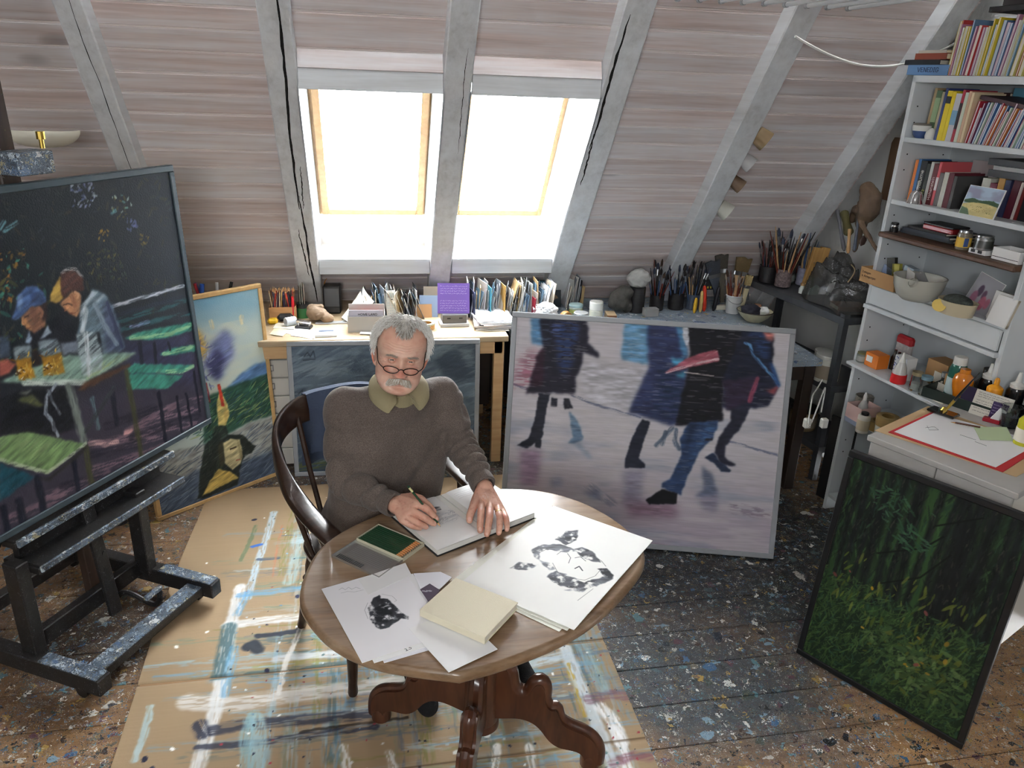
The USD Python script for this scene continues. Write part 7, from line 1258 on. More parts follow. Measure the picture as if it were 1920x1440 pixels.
T = thing('power_cable', 'white cable hanging with two plug boxes on the rack post', 'cable'); obj('cord', MB().tube(spline([(2.411, 3.519, 0.720), (2.261, 3.353, 0.700), (2.189, 3.244, 0.660), (2.175, 3.215, 0.600), (2.275, 3.317, 0.640), (2.392, 3.454, 0.700), (2.308, 3.325, 0.620)], 50)+V(-.04, -.05, 0), .004, 6), glaze, T); [obj('plug_box', box(V(*p)+V(-.04, -.05, 0), (.035, .03, .05), ch=.005), glaze, T) for p in ((2.188, 3.246, 0.600), (2.275, 3.237, 0.600))]
one('dark_board', box((0, 0, .25), (.012, .16, .5)), M('board_black', (24, 24, 26), .5), 'narrow black panel standing beside the rack foot', 'panel', loc=V(*(2.463, 3.390, 0.000))+V(.06, .03, 0), rz=20)
# ---- work table
zt = .801
def wt(p): return V(p[0], p[1], zt)
pot('white_tub', 'squat white tub with a printed band at the left of the mixing table', 'tub', wt((0.924, 4.494, 0.800)), [(0, 0), (.050, 0), (.052, .045), (.054, .047), (.054, .070), (.05, .074), (0, .074)], glaze, extra=[('label_band', MB().lathe([(.0522, .010), (.0526, .011), (.0532, .036), (.0528, .037)], 28), M('label_grey', (150, 152, 156), .6, var=.4, vscale=90))])
pot('tub_top', 'flat white lid lying in front of the squat white tub', 'lid', wt((0.956, 4.368, 0.800)), [(0, 0), (.034, 0), (.036, .004), (.033, .014), (0, .016)], glaze)
ic = trimesh.creation.icosphere(4, 1.0); vv = ic.vertices*V(.075, .055, .055)*(1+.7*(meshkit.fbm(ic.vertices*2.8, 4, 9)-.5))[:, None]; vv[:, 2] = np.maximum(vv[:, 2]+.048, 0); one('crumpled_cloth', (vv, ic.faces), M('cloth_white', (240, 240, 240), .85), 'crumpled white paper towel on the mixing table', 'towel', loc=wt((1.061, 4.395, 0.800)), smooth=True)
T = thing('masking_tape', 'brown tape roll standing on its edge among the jars', 'tape', m=xf(wt((1.167, 4.301, 0.800))+V(0, 0, .036), rotm('z', 12)@rotm('x', 90))); obj('roll', MB().lathe([(.020, -.02), (.035, -.02), (.036, -.017), (.036, .017), (.035, .02), (.020, .02), (.020, -.02)], 28), M('tape_brown', (140, 96, 44), .4), T); obj('core', MB().lathe([(.017, -.02), (.0205, -.02), (.0205, .02), (.017, .02), (.017, -.02)], 24), M('core_dark', (70, 46, 24), .7), T)
for k, p in enumerate([(1.261, 4.317, 0.800), (1.279, 4.450, 0.800)]):
    T = thing('pigment_jar', f'{"front" if k == 0 else "rear"} low glass jar with a pale metal lid on the mixing table', 'jar', wt(p)+V(0, .05*k, 0)); obj('glass', MB().lathe([(0, 0), (.040, 0), (.043, .006), (.043, .040), (.039, .046), (0, .046)], 28), M('jar_pale', (196, 206, 190), .12, coat=.6), T); obj('lid', MB().lathe([(0, .045), (.043, .045), (.044, .047), (.044, .058), (.041, .061), (0, .061)], 28), [M('lid_silver', (206, 208, 208), .3, metal=.6), M('lid_mint', (190, 220, 222), .35)][k], T); obj('label_band', MB().lathe([(.0432, .010), (.0437, .011), (.0437, .030), (.0432, .031)], 28), M('label_lime', (190, 196, 110), .6), T)
T = thing('cream_pot', 'tall white screw-top pot with a frosted body on the mixing table', 'pot', wt((1.365, 4.354, 0.800))); obj('body', MB().lathe([(0, 0), (.038, 0), (.041, .006), (.041, .062), (.037, .068), (0, .068)], 30), M('frosted', (226, 226, 212), .35), T); obj('lid', MB().lathe([(0, .067), (.041, .067), (.042, .07), (.042, .112), (.039, .117), (0, .117)], 30), glaze, T); obj('label_print', box((0, -.041, .026), (.022, .002, .018)), M('label_grey', (150, 152, 156), .6, var=.4, vscale=90), T)
T = thing('wood_offcut', 'small two-tone wood block beside the screw-top pot', 'block', wt((1.455, 4.327, 0.800)), -8); obj('block', box((0, .02, .022), (.06, .10, .044), ch=.002), wood('offcut', (226, 200, 160), (206, 176, 132), (3, 20, 20), .5, rand=0), T, smooth=False); obj('end_grain', box((0, -.031, .022), (.058, .002, .042)), M('endgrain', (120, 78, 48), .6), T)
one('palette_knife', MB().sheet([(0, 0, .012), (.012, 0, .010), (.05, -.05, .012), (.04, -.055, .014)], .001).rod((.0, .0, .012), (-.05, .05, .03), .006), MC((50, 52, 56), .3), 'dark palette knife resting behind the tape roll', 'knife', loc=wt((1.146, 4.458, 0.800))+V(0, .03, .02))
T = thing('enamel_bowl', 'cream enamel bowl with dark rags at the right end of the mixing table', 'bowl', wt((2.368, 4.226, 0.800))+V(0, .05, 0)); obj('body', MB().lathe([(0, 0), (.05, 0), (.085, .03), (.108, .062), (.112, .066), (.106, .067), (.08, .034), (.045, .008), (0, .006)], 34), M('enamel_cream', (206, 200, 170), .35, var=.12, vscale=30), T, smooth=40); obj('rim', MB().lathe([(.108, .063), (.113, .066), (.108, .069), (.106, .066)], 34, caps=False), M('enamel_dark', (60, 56, 44), .4), T)
for k, (dx, dy, c, s, lab) in enumerate([(-.03, .0, (36, 38, 46), .055, 'dark rag bundled in the enamel bowl'), (.05, -.01, (220, 220, 222), .034, 'white crumpled tissue in the enamel bowl'), (.03, .05, (140, 104, 80), .04, 'brown rag at the back of the enamel bowl')]):
    ic = trimesh.creation.icosphere(3, s); vv = ic.vertices*(1+.6*(meshkit.fbm(ic.vertices/s*2.2, 3, 20+k)-.5))[:, None]; one('rag', (vv*V(1.1, .9, .75), ic.faces), MC(c, .9), lab, 'rag', loc=wt((2.368, 4.226, 0.800))+V(dx, .05+dy, .065), smooth=True)
# brushes and tools at the back of the mixing table
for k, (px_, py_, r, h, mm, n, kinds, lab, seed) in enumerate([(1228,545,.045,.10,tin_dark,22,[1, 4, 5, 0, 3],'dark tin of long brushes at the back left of the mixing table',11), (1262,556,.05,.11,tin_dark,22,[3, 1, 4, 3, 5],'black tin of blue-grey brushes at the back middle of the mixing table',12), (1290,552,.04,.10,M('tin_bluegrey', (70, 80, 96), .4),16,[3, 2, 1, 5],'blue-grey tin of brushes beside the red handle',13)]):
    p = wt([(1.83, 4.56), (1.965, 4.57), (2.075, 4.56)][k]); openpot('brush_tin', lab, p, r, h, mm); bunch(p, r*.9, n, kinds, f'brush standing in the {lab.split(" at ")[0].split(" beside ")[0].replace(" of long brushes", " at the back left of the mixing table").replace("black tin of blue-grey brushes", "black tin at the back middle of the mixing table").replace(" of brushes", " beside the red handle")}', f'brushes in tin {ORD[k+1]} of the mixing table', seed, 20, (.9, 1.3))
T = pot('white_bucket', 'small white bucket holding wide brushes at the back of the mixing table', 'bucket', wt((2.31, 4.46)), [(0, 0), (.042, 0), (.05, .11), (.054, .113), (.05, .118), (.046, .115), (.04, .01), (0, .008)], M('bucket_white', (206, 208, 208), .4), extra=[('handle', MB().tube([(.052*math.cos(a), -.01-.045*math.sin(a), .10-.03*math.sin(a)) for a in np.linspace(0, math.pi, 16)], .002, 6), steel)])
def flatbrush(label, p, d, w, L, hc, bc, sc=1):
    d = V(*d)/np.linalg.norm(d); x_ = np.cross(d, V(0, -1, .2)); x_ /= np.linalg.norm(x_); R = np.stack([x_, np.cross(d, x_), d], 1); T = thing('flat_brush', label, 'brush', m=xf(p, R))
    obj('handle', MB().prism([(-.012, 0), (.012, 0), (.014, L*.35), (w*.45, L*.62), (-w*.45, L*.62), (-.014, L*.35)], -.007, .007, np.stack([V(1, 0, 0), V(0, 0, 1), V(0, -1, 0)], 1)), MC(hc, .5), T); obj('ferrule', box((0, 0, L*.66), (w, .018, L*.1), ch=.002), steel, T); obj('bristles', MB().prism([(-w*.5, L*.7), (w*.5, L*.7), (w*.62, L), (w*.3, L*.97), (-.0, L*1.01), (-w*.62, L*.98)], -.011, .011, np.stack([V(1, 0, 0), V(0, 0, 1), V(0, -1, 0)], 1)), M('bristle_%d' % bc[0], bc, .9, bump=.8, bscale=300), T)
bkp = wt((2.31, 4.46))
flatbrush('wide tan flat brush standing highest in the white bucket', bkp+V(.015, .03, .05), (.16, .1, 1), .085, .30, (206, 170, 130), (120, 100, 66)); flatbrush('wide grey paint-stiff brush leaning left at the back of the mixing table', bkp+V(-.07, .08, .03), (-.22, .1, 1), .08, .29, (60, 66, 76), (72, 76, 84)); flatbrush('medium grey brush behind the tan flat brush', bkp+V(-.03, .10, .04), (-.08, .15, 1), .07, .31, (90, 84, 70), (84, 80, 72)); flatbrush('narrow cream-handled brush standing right of the white bucket', bkp+V(.07, .02, .02), (.12, .0, 1), .035, .22, (216, 206, 170), (190, 170, 120))
bunch(bkp, .045, 10, [0, 2, 4], 'round brush standing in the white bucket of the mixing table', 'brushes in the white bucket', 17, 16, (.9, 1.2))
for k, (p, L, r, c, tip, lab) in enumerate([((2.135, 4.50), .17, .014, (206, 54, 30), None, 'bright orange-red tool handle standing at the back of the mixing table'), ((2.10, 4.48), .14, .012, (206, 176, 110), None, 'cream tool handle left of the red handle'), ((2.05, 4.46), .10, .012, (214, 166, 40), None, 'short yellow tool handle at the back of the mixing table'), ((2.20, 4.50), .16, .013, (36, 38, 42), None, 'black tool handle right of the red handle')]): one('hand_tool', MB().lathe([(.006, 0), (r, .02), (r*1.05, L*.6), (r*.8, L*.92), (r*.5, L), (0, L)], 16, R=rotm('y', 4*k-6)), MC(c, .4), lab, 'tool', loc=wt(p))
T = thing('notched_trowel', 'black and yellow toothed spreader standing behind the red handle', 'trowel', m=xf(wt((2.19, 4.56))+V(0, 0, .1), rotm('x', -10))); obj('blade', box((0, 0, .06), (.10, .004, .07)), MC((26, 26, 28)), T); [obj('tooth', box((-.04+.02*k, -.003, .04), (.009, .003, .014)), MC((190, 170, 60)), T) for k in range(5)]
T = thing('scraper', 'wide grey steel scraper leaning at the right of the white bucket', 'scraper', m=xf(wt((2.42, 4.50))+V(-.03, 0, .02), rotm('x', -25))); obj('blade', MB().sheet([(-.06, 0, .03), (.06, 0, .05), (.06, 0, .16), (-.07, 0, .14)], .002), M('steel_dull', (120, 126, 130), .4, metal=.6), T); obj('handle', box((0, 0, 0), (.02, .02, .09), ch=.004), wood_nat, T)
one('red_tin', MB().lathe([(0, 0), (.04, 0), (.04, .035), (.036, .04), (0, .04)], 24), MC((150, 34, 30), .3), 'flat red tin in front of the brush tins', 'tin', loc=wt((2.161, 4.645, 0.800))); one('white_brick', box((0, 0, .014), (.11, .04, .028), ch=.003), MC((220, 216, 200)), 'white bar of chalk-like material before the white bucket', 'bar', loc=wt((2.281, 4.537, 0.800)))
gm_ = smoothed(union([bone((V(0, 0, .06), .06), (V(.03, -.01, .12), .05)), bone((V(-.05, -.02, .05), .03), (V(-.02, 0, .10), .04)), bone((V(.05, 0, .02), .03), (V(.05, .02, .10), .03))]), .009, 4); vv = gm_.vertices+gm_.vertex_normals*(.03*(meshkit.fbm(gm_.vertices*22, 3, 6)-.5))[:, None]; one('carved_head', (vv-V(0, 0, vv[:, 2].min()), np.array(gm_.faces)), M('carved_grey', (70, 68, 64), .8, var=.3, vscale=30), 'dark grey carved wooden head at the back of the mixing table', 'sculpture', loc=wt((1.56, 4.50)), smooth=True)
msk = trimesh.creation.icosphere(4, 1.0); vv = msk.vertices*V(.075, .055, .06); vv += msk.vertices*(.03*(meshkit.fbm(msk.vertices*2.0, 3, 12)-.5))[:, None]; one('plaster_cast', (vv, msk.faces), M('plaster_grey', (176, 176, 172), .8), 'pale grey plaster cast on top of a dark tin on the mixing table', 'cast', loc=wt((1.68, 4.52))+V(0, 0, .215), smooth=True)
one('cast_stand', MB().rod((0, 0, 0), (0, 0, .16), .05, n=20), tin_dark, 'dark tin under the plaster cast', 'tin', loc=wt((1.68, 4.52)))
T = thing('grey_carton', 'small grey carton standing before the plaster cast', 'box', wt((1.74, 4.42)), 6); obj('body', box((0, 0, .025), (.09, .05, .05), ch=.001), MC((150, 152, 150)), T); obj('dark_side', box((.045, 0, .025), (.002, .048, .048)), black, T)
# ---- desk
zd = .8005
def dk(p): return V(p[0], p[1], zd)
T = thing('black_box', 'black cabinet speaker at the left end of the desk', 'speaker', V(-1.12, 4.46, zd), -4); obj('body', box((0, 0, .09), (.22, .2, .18), ch=.006), black, T, smooth=False); obj('sheet', box((-.02, -.03, .182), (.12, .08, .001)), paperM, T)
T = thing('desk_lamp_hood', 'black arched lamp hood standing on the black cabinet', 'lamp', V(-1.10, 4.46, zd+.181), 0); obj('hood', MB().prism([(-.045, 0), (.045, 0), (.045, .07), (.03, .11), (0, .125), (-.03, .11), (-.045, .07)], -.03, .03, np.stack([V(1, 0, 0), V(0, 0, 1), V(0, -1, 0)], 1)), black, T); obj('wire', MB().tube(spline([(0, 0, .125), (.03, 0, .14), (.06, 0, .10), (.075, .02, .0)], 16), .0025, 6), black, T)
for k, (c, lab, tl_) in enumerate([((40, 84, 170), 'long blue ruler-like stick in the pen cluster left of the pencil box', 8), ((170, 40, 50), 'red-handled scissors in the pen cluster', -18), ((60, 74, 140), 'blue-handled scissors in the pen cluster', -30), ((226, 226, 226), 'white marker in the pen cluster', 2), ((30, 30, 32), 'black marker in the pen cluster', 20)]): one('desk_tool', MB().tube([(0, 0, 0), (math.sin(math.radians(tl_))*.16, .02, .20)], .009 if k else .013, 10), MC(c, .35), lab, 'tool', loc=V(-.93+.03*k, 4.47+.01*k, zd+.012))
openpot('pen_tin', 'dark tin holding scissors and markers on the left of the desk', V(-.88, 4.49, zd), .05, .10, tin_dark)
PBX = dk((-0.480, 4.498, 0.800)); T = thing('pencil_box', 'wooden three-part box packed with coloured pencils on the left of the desk', 'box', PBX, 2)
for c, s in (((0, -.045, .04), (.15, .006, .08)), ((0, .045, .04), (.15, .006, .08)), ((-.073, 0, .04), (.006, .09, .08)), ((.073, 0, .04), (.006, .09, .08)), ((-.024, 0, .035), (.004, .084, .07)), ((.024, 0, .035), (.004, .084, .07)), ((0, 0, .003), (.146, .086, .005))): obj('box_wall', box(c, s), wood('box_pine', (196, 150, 100), (170, 124, 78), (3, 30, 30), .5, rand=.04), T, smooth=False)
pcs = []
for k, c in enumerate([(150, 40, 44), (120, 70, 40), (190, 150, 90), (70, 40, 60), (176, 60, 40), (60, 60, 90), (214, 196, 160), (40, 36, 40)]):
    P_ = UsdGeom.Xform.Define(stage, numbered('/World/coloured_pencil')); P_.AddTransformOp().Set(Gf.Matrix4d(1)); P_ = P_.GetPrim(); obj('barrel', MB().lathe([(.0038, 0), (.0038, .155)], 6), MC(c, .4), P_, smooth=False); obj('tip', MB().lathe([(.0038, .155), (.0005, .172)], 6), M('cedar', (206, 160, 112), .6), P_); pcs.append(P_)
for i in range(54):
    x_, y_ = rnd.uniform(-.062, .062), rnd.uniform(-.035, .035); put(pcs[i % 8], used1, 'coloured_pencil', 'coloured pencil standing in the wooden three-part box on the desk', 'pencil', xf(PBX+V(x_, y_, .008), rotm('x', rnd.uniform(-10, 6))@rotm('y', rnd.uniform(-10, 10))), 'coloured pencils in the wooden box')
one('red_marker', MB().lathe([(0, 0), (.009, 0), (.009, .075), (.007, .09), (.007, .11), (0, .11)], 14), MC((206, 30, 40), .3), 'bright red marker standing at the right corner of the pencil box', 'marker', loc=PBX+V(.06, -.038, .03))
openpot('grey_letter_rack', 'grey card slats standing right of the pencil box', dk((-0.397, 4.515, 0.800))+V(.0, .05, 0), .02, .06, MC((130, 126, 120))) if 0 else None
for k in range(3): one('card_strip', box((0, 0, .09), (.004, .07, .18+.02*k)), MC((120+20*k, 112+18*k, 104+16*k)), f'{ORD[k+1]} grey-brown card slat standing right of the pencil box', 'card', loc=PBX+V(.093+.012*k, .03, 0), rz=10)
T = thing('green_jar', 'green-labelled jar with a black lid beside the pencil box', 'jar', dk((-0.370, 4.470, 0.800))+V(0, .05, 0)); obj('body', MB().lathe([(0, 0), (.036, 0), (.036, .06), (0, .06)], 24), MC((50, 110, 60), .35), T); obj('lid', MB().lathe([(.03, .058), (.037, .06), (.037, .085), (0, .085)], 24), black, T)
one('tape_measure', MB().box((0, 0, .016), (.055, .045, .032), ch=.01), MC((226, 180, 30), .4), 'yellow tape measure at the left edge of the desk', 'tape measure', loc=dk((-0.530, 4.397, 0.800))); one('black_pouch', MB().box((0, 0, .022), (.09, .06, .044), ch=.016), MC((30, 30, 32), .6), 'black pouch beside the yellow tape measure', 'pouch', loc=dk((-0.484, 4.404, 0.800))+V(.02, .05, 0))
T = thing('white_roll', 'white round roll lying on its side near the yellow tape measure', 'roll', m=xf(dk((-0.429, 4.349, 0.800))+V(0, 0, .026), rotm('z', 30)@rotm('y', 90))); obj('roll', MB().lathe([(.010, -.03), (.025, -.03), (.026, -.027), (.026, .027), (.025, .03), (.010, .03), (.010, -.03)], 24), MC((206, 210, 214), .5), T)
head_ = union([bone((V(0, 0, .06), .055), (V(.05, -.02, .055), .042)), bone((V(.05, -.02, .055), .038), (V(.085, -.05, .045), .028)), bone((V(-.02, .01, .09), .03), (V(.05, .0, .10), .02)), bone((V(.03, -.05, .05), .022), (V(.06, -.055, .07), .016)), bone((V(.10, -.045, .035), .030), (V(.075, -.055, .035), .031))]); hm_ = smoothed(head_, .006, 5); vv = hm_.vertices+hm_.vertex_normals*(.010*(meshkit.fbm(hm_.vertices*40, 3, 3)-.5))[:, None]
one('clay_mask', ((vv-V(0, 0, vv[:, 2].min()))*.85, np.array(hm_.faces)), M('clay_brown', (122, 100, 78), .7, var=.2, vscale=30), 'brown carved mask-like head lying on the desk', 'mask', loc=dk((-0.301, 4.434, 0.800)), smooth=True)
T = thing('radio', 'black radio with a grey front on the desk behind the carved mask', 'radio', dk((-0.202, 4.536, 0.800))+V(.0, .08, 0), -4); obj('body', box((0, 0, .085), (.10, .08, .17), ch=.006), black, T, smooth=False); obj('front', box((0, -.041, .10), (.084, .003, .11)), M('radio_grey', (70, 72, 76), .5), T); obj('front_panel', box((0, -.041, .025), (.084, .003, .03)), M('radio_dark', (46, 46, 50), .4), T)
one('feather', MB().tube(spline([(0, 0, 0), (.01, 0, .05), (.0, 0, .10), (.015, .0, .15)], 16), [.006, .010, .012, .012, .012, .011, .010, .010, .009, .008, .007, .006, .005, .004, .003, .002], 6), MC((150, 100, 50)), 'brown feathery twig rising behind the carved mask', 'twig', loc=dk((-0.246, 4.561, 0.800))+V(.0, .08, .05))
def curved_sheet():
    n = 18; v = []
    for i in range(n):
        t = i/(n-1); 
        for j in range(2): v.append((.0+.20*t, .0+.09*math.sin(t*1.3)+.02*j, .005+(.16*t if j else .0)+.09*j*(1-t)+.07*t*t+(.03 if j else 0)))
    f = [[2*i, 2*i+2, 2*i+3, 2*i+1] for i in range(n-1)]; v = np.array(v); return np.vstack([v, v+V(0, .0015, 0)]), np.vstack([f, np.array(f)[:, ::-1]+2*n])
def bent(q, bow, th=.0015):
    """a sheet through four corners, bowed along its normal"""
    q = np.array(q, float); n = 10; nn = np.cross(q[1]-q[0], q[3]-q[0]); nn /= np.linalg.norm(nn); v = []
    for i in range(n):
        for j in range(n):
            u, w = i/(n-1), j/(n-1); v.append((q[0]*(1-u)*(1-w)+q[1]*u*(1-w)+q[2]*u*w+q[3]*(1-u)*w)+nn*bow*4*u*(1-u))
    f = np.array([[i*n+j, (i+1)*n+j, (i+1)*n+j+1, i*n+j+1] for i in range(n-1) for j in range(n-1)]); v = np.array(v); return np.vstack([v-q[0], v-q[0]+nn*th]), np.vstack([f[:, ::-1], f+n*n])
q = [(-0.145, 4.489, 0.800), (-0.112, 4.360, 0.816), (0.043, 4.420, 0.914), (-0.015, 4.550, 0.973)]; one('curled_sheet', bent(q, .02), creamM, 'large curled cream sheet standing left of the grey file box', 'paper', loc=q[0], smooth=True)
T = thing('file_box', 'grey card file box with index cards and a printed tab on the desk', 'box', dk((-0.005, 4.232, 0.800))+V(0, .03, 0), -2)
for c, s in (((0, -.06, .045), (.20, .003, .09)), ((0, .06, .065), (.20, .003, .13)), ((-.1, 0, .05), (.003, .12, .10)), ((.1, 0, .05), (.003, .12, .10)), ((0, 0, .003), (.198, .118, .004))): obj('box_wall', box(c, s), M('box_greybeige', (178, 174, 166), .6), T, smooth=False)
obj('tab', box((0, -.052, .10), (.19, .002, .05)), M('tab_lilac', (196, 194, 204), .6), T); obj('tab_print', MB().mesh(meshkit.text_mesh('GUTE LAUNE', .012, .0006, True), np.stack([V(1, 0, 0), V(0, 0, 1), V(0, -1, 0)], 1), (-.045, -.0535, .095)), MC((60, 60, 66)), T, smooth=False) if 0 else obj('tab_print', MB().mesh(meshkit.text_mesh('HOME LAND', .013, .0006, True), np.stack([V(1, 0, 0), V(0, 0, 1), V(0, -1, 0)], 1), (-.045, -.0535, .095)), MC((60, 60, 66)), T, smooth=False)
for k in range(12): one('index_card', box((0, 0, .045), (.16, .0012, .09)), MC([(226, 224, 220), (196, 60, 64), (110, 112, 120), (220, 216, 206), (170, 172, 178)][k % 5]), f'index card filed in the grey box, {ORD[k+1]} from the front', 'card', 'cards in the grey file box', loc=dk((-0.005, 4.232, 0.800))+V(0, -.005+.006*k, .012), rz=-2)
def cal():
    T = thing('calculator', 'slim white calculator with a grey display standing upright behind the man\'s head', 'calculator', m=xf(dk((0.141, 4.386, 0.800))+V(0, .05, 0), rotm('z', 4)@rotm('x', -14))); obj('body', box((0, 0, .085), (.055, .012, .17), ch=.003), glaze, T, smooth=False); obj('display', box((0, -.0065, .142), (.038, .002, .026)), MC((150, 156, 150), .2), T)
    for r in range(6):
        for c in range(4): obj('key', box((-.018+.012*c, -.007, .022+.015*r), (.008, .003, .009), ch=.001), MC((206, 208, 212)), T, smooth=False)
    obj('brand_strip', box((0, -.0066, .118), (.020, .002, .006)), MC((60, 60, 64)), T)
cal()
# upright letters and cards along the back
def filed(x0, x1, y0, n, lab, grp, seed, h=(.12, .20), lean=(-12, 14), cols=None):
    g_ = random.Random(seed); cols = cols or [(226, 226, 222), (206, 206, 200), (150, 154, 160), (60, 62, 66), (214, 206, 186), (236, 236, 234), (176, 180, 184), (196, 170, 120), (110, 140, 160), (228, 224, 214)]
    for i in range(n):
        t = i/(n-1); hh = g_.uniform(*h); w = g_.uniform(.10, .16); c = g_.choice(cols); P_ = thing('letter', f'{lab}, {ORD[i+1]} from the left', 'letter', m=xf(V(x0+(x1-x0)*t, y0+g_.uniform(-.03, .03), zd), rotm('z', 90+g_.uniform(-14, 14))@rotm('x', g_.uniform(*lean)-lean[0]*0)), group=grp)
        obj('card', MB().box((0, 0, hh/2), (w, g_.choice([.0015, .003, .004]), hh)), MC(c, .6), P_, smooth=False)
xl = lambda px: {690: (0.004, 4.547, 0.800), 800: (0.356, 4.549, 0.800), 868: (0.573, 4.514, 0.800), 1008: (1.059, 4.604, 0.800), 1050: (1.264, 4.847, 0.800), 1078: (1.365, 4.842, 0.800)}[px]
filed(xl(690)[0], xl(800)[0]-.03, 4.52, 34, 'upright letter in the row behind the man\'s head', 'letters filed behind the man', 1, (.11, .20), (-26, 6))
filed(xl(868)[0]+.02, xl(1008)[0]+.02, 4.50, 62, 'upright letter in the row right of the purple card', 'letters filed right of the purple card', 2, (.13, .235), (-4, 18))
filed(1.245, 1.335, 4.66, 12, 'letter in the small upright bundle under the right window rafter', 'letters in the small right bundle', 3, (.15, .21), (-4, 14))
for k, (px_, c, h, lab) in enumerate([(0, (190, 150, 80), .21, 'manila envelope standing out of the letters right of the purple card'), (1, (40, 50, 80), .17, 'navy folder standing among the letters right of the purple card'), (2, (70, 150, 170), .20, 'turquoise folder standing among the letters right of the purple card'), (3, (150, 30, 50), .13, 'crimson card at the right end of the filed letters')]): one('folder', box((0, 0, h/2), (.004, .13, h)), MC(c), lab, 'folder', loc=V([.80, .62, .715, .985][k], 4.44, zd), rz=6)
q = [(0.452, 4.283, 0.800), (0.659, 4.269, 0.800)]
T = thing('card_tray', 'dark grey card tray in a clear plastic sleeve under the purple card', 'tray', dk((0.495, 4.280, 0.800))+V(0, .04, 0), 2); obj('tray', box((0, 0, .045), (.14, .09, .05), ch=.002), MC((96, 94, 94), .4), T, smooth=False); obj('sleeve', box((0, 0, .010), (.17, .11, .02), ch=.003), M('clear_plastic', (196, 198, 200), .15, coat=.5), T); [obj('grip_hole', box((-.035+.07*k, -.0455, .05), (.02, .002, .008)), black, T) for k in range(2)]
card('purple_note', 'purple card with white handwriting standing in the dark grey card tray', xf(dk((0.495, 4.280, 0.800))+V(-.095, .03, .070), rotm('z', -4)@rotm('x', -14)), .185, .175, notecard(.185, .175, (118, 92, 172), (226, 220, 236), [.9, .82, .74, .66, .42, .34, .26, .18, .10], 8), M('card_purple', (118, 92, 172), .6))
pot('tape_reel', 'tan tape reel lying on the desk beside the man\'s head', 'tape', dk((0.332, 4.250, 0.800)), [(.028, 0), (.046, 0), (.047, .004), (.047, .030), (.046, .034), (.028, .034), (.028, 0)], M('tape_amber', (176, 130, 70), .35), 30, extra=[('rim_band', MB().lathe([(.0465, .026), (.048, .027), (.048, .036), (.030, .036)], 30, caps=False), M('tape_sage', (170, 176, 150), .5))])
for k, (dx, w, h, c, lab) in enumerate([(0, .11, .13, (150, 176, 200), 'pale blue map card standing left of the purple card'), (.02, .09, .17, (214, 204, 176), 'cream envelope standing behind the purple card'), (-.03, .10, .08, (190, 152, 104), 'brown kraft envelope standing low before the blue map card'), (.05, .10, .15, (120, 160, 190), 'blue printed envelope behind the purple card')]): obj('card', box((0, 0, h/2), (w, .002, h)), MC(c), thing('envelope', lab, 'envelope', m=xf(dk((0.361, 4.415, 0.800))+V(dx, .06+.03*(k % 2)+.02*k-(.05 if k == 2 else 0), 0), rotm('z', -6+4*k)@rotm('x', -10))))
# stack of papers in front of the letters
g_ = random.Random(8); p0 = dk((0.725, 4.286, 0.800))+V(0, .03, 0)
for k in range(11): one('paper_stack', box((0, 0, .0025), (.20+g_.uniform(-.02, .02), .24+g_.uniform(-.02, .02), .0045)), MC(g_.choice([(236, 236, 236), (214, 212, 206), (170, 168, 160), (226, 224, 220), (120, 122, 126)]) if k < 9 else (242, 242, 244)), f'{"top white" if k == 10 else "loose"} paper, {ORD[k+1]} from the bottom of the stack right of the purple card', 'paper', 'papers stacked right of the purple card', loc=p0+V(g_.uniform(-.012, .012), g_.uniform(-.012, .012), .005*k), rz=g_.uniform(-9, 9))
# loose sheets, booklet, stapler on the left of the desk
for k, (q, c, lab) in enumerate([([(-0.484, 4.244, 0.800), (-0.298, 4.091, 0.800), (-0.292, 4.251, 0.800), (-0.467, 4.342, 0.800)], (236, 236, 240), 'white letter lying at the left front edge of the desk'), ([(-0.415, 4.163, 0.800), (-0.284, 4.099, 0.800), (-0.285, 4.231, 0.800), (-0.382, 4.296, 0.800)], (226, 228, 232), 'second white letter lying over the first on the desk'), ([(-0.527, 4.190, 0.800), (-0.456, 4.148, 0.800), (-0.422, 4.260, 0.800), (-0.512, 4.305, 0.800)], (214, 196, 160), 'small kraft note at the left corner of the desk'), ([(-0.520, 4.295, 0.800), (-0.403, 4.268, 0.800), (-0.387, 4.367, 0.800), (-0.512, 4.395, 0.800)], (222, 216, 200), 'cream strip of paper below the white roll'), ([(-0.046, 4.157, 0.800), (0.029, 4.142, 0.800), (0.036, 4.180, 0.800), (-0.040, 4.195, 0.800)], (240, 240, 240), 'narrow white label before the grey file box'), ([(-0.149, 4.383, 0.800), (-0.028, 4.314, 0.800), (0.003, 4.459, 0.800), (-0.121, 4.510, 0.800)], (232, 232, 230), 'white sheet under the curled cream sheet')]):
    q = [V(p[0], p[1], zd+.0012*(k+1)) for p in q]; chest_sheet('loose_sheet', lab, 'paper', q, 0, c, .001)
T = thing('booklet', 'thin white booklet with a dark blue title block at the front of the desk', 'booklet', dk((-0.280, 4.117, 0.800)), 1); obj('cover', box((.055, .075, .006), (.115, .13, .012), ch=.001), paperM, T, smooth=False); obj('title_block', box((.055, .085, .0125), (.08, .026, .001)), MC((60, 70, 92)), T)
T = thing('hole_punch', 'small chrome and black punch on the desk before the green jar', 'punch', dk((-0.353, 4.304, 0.800)), -15); obj('base', box((0, 0, .008), (.09, .05, .016), ch=.004), black, T); obj('arm', box((0, .0, .035), (.085, .022, .018), rotm('y', 6), ch=.004), chrome, T); [obj('post', MB().rod((-.03+.06*k, 0, .01), (-.03+.06*k, 0, .04), .007), chrome, T) for k in range(2)]
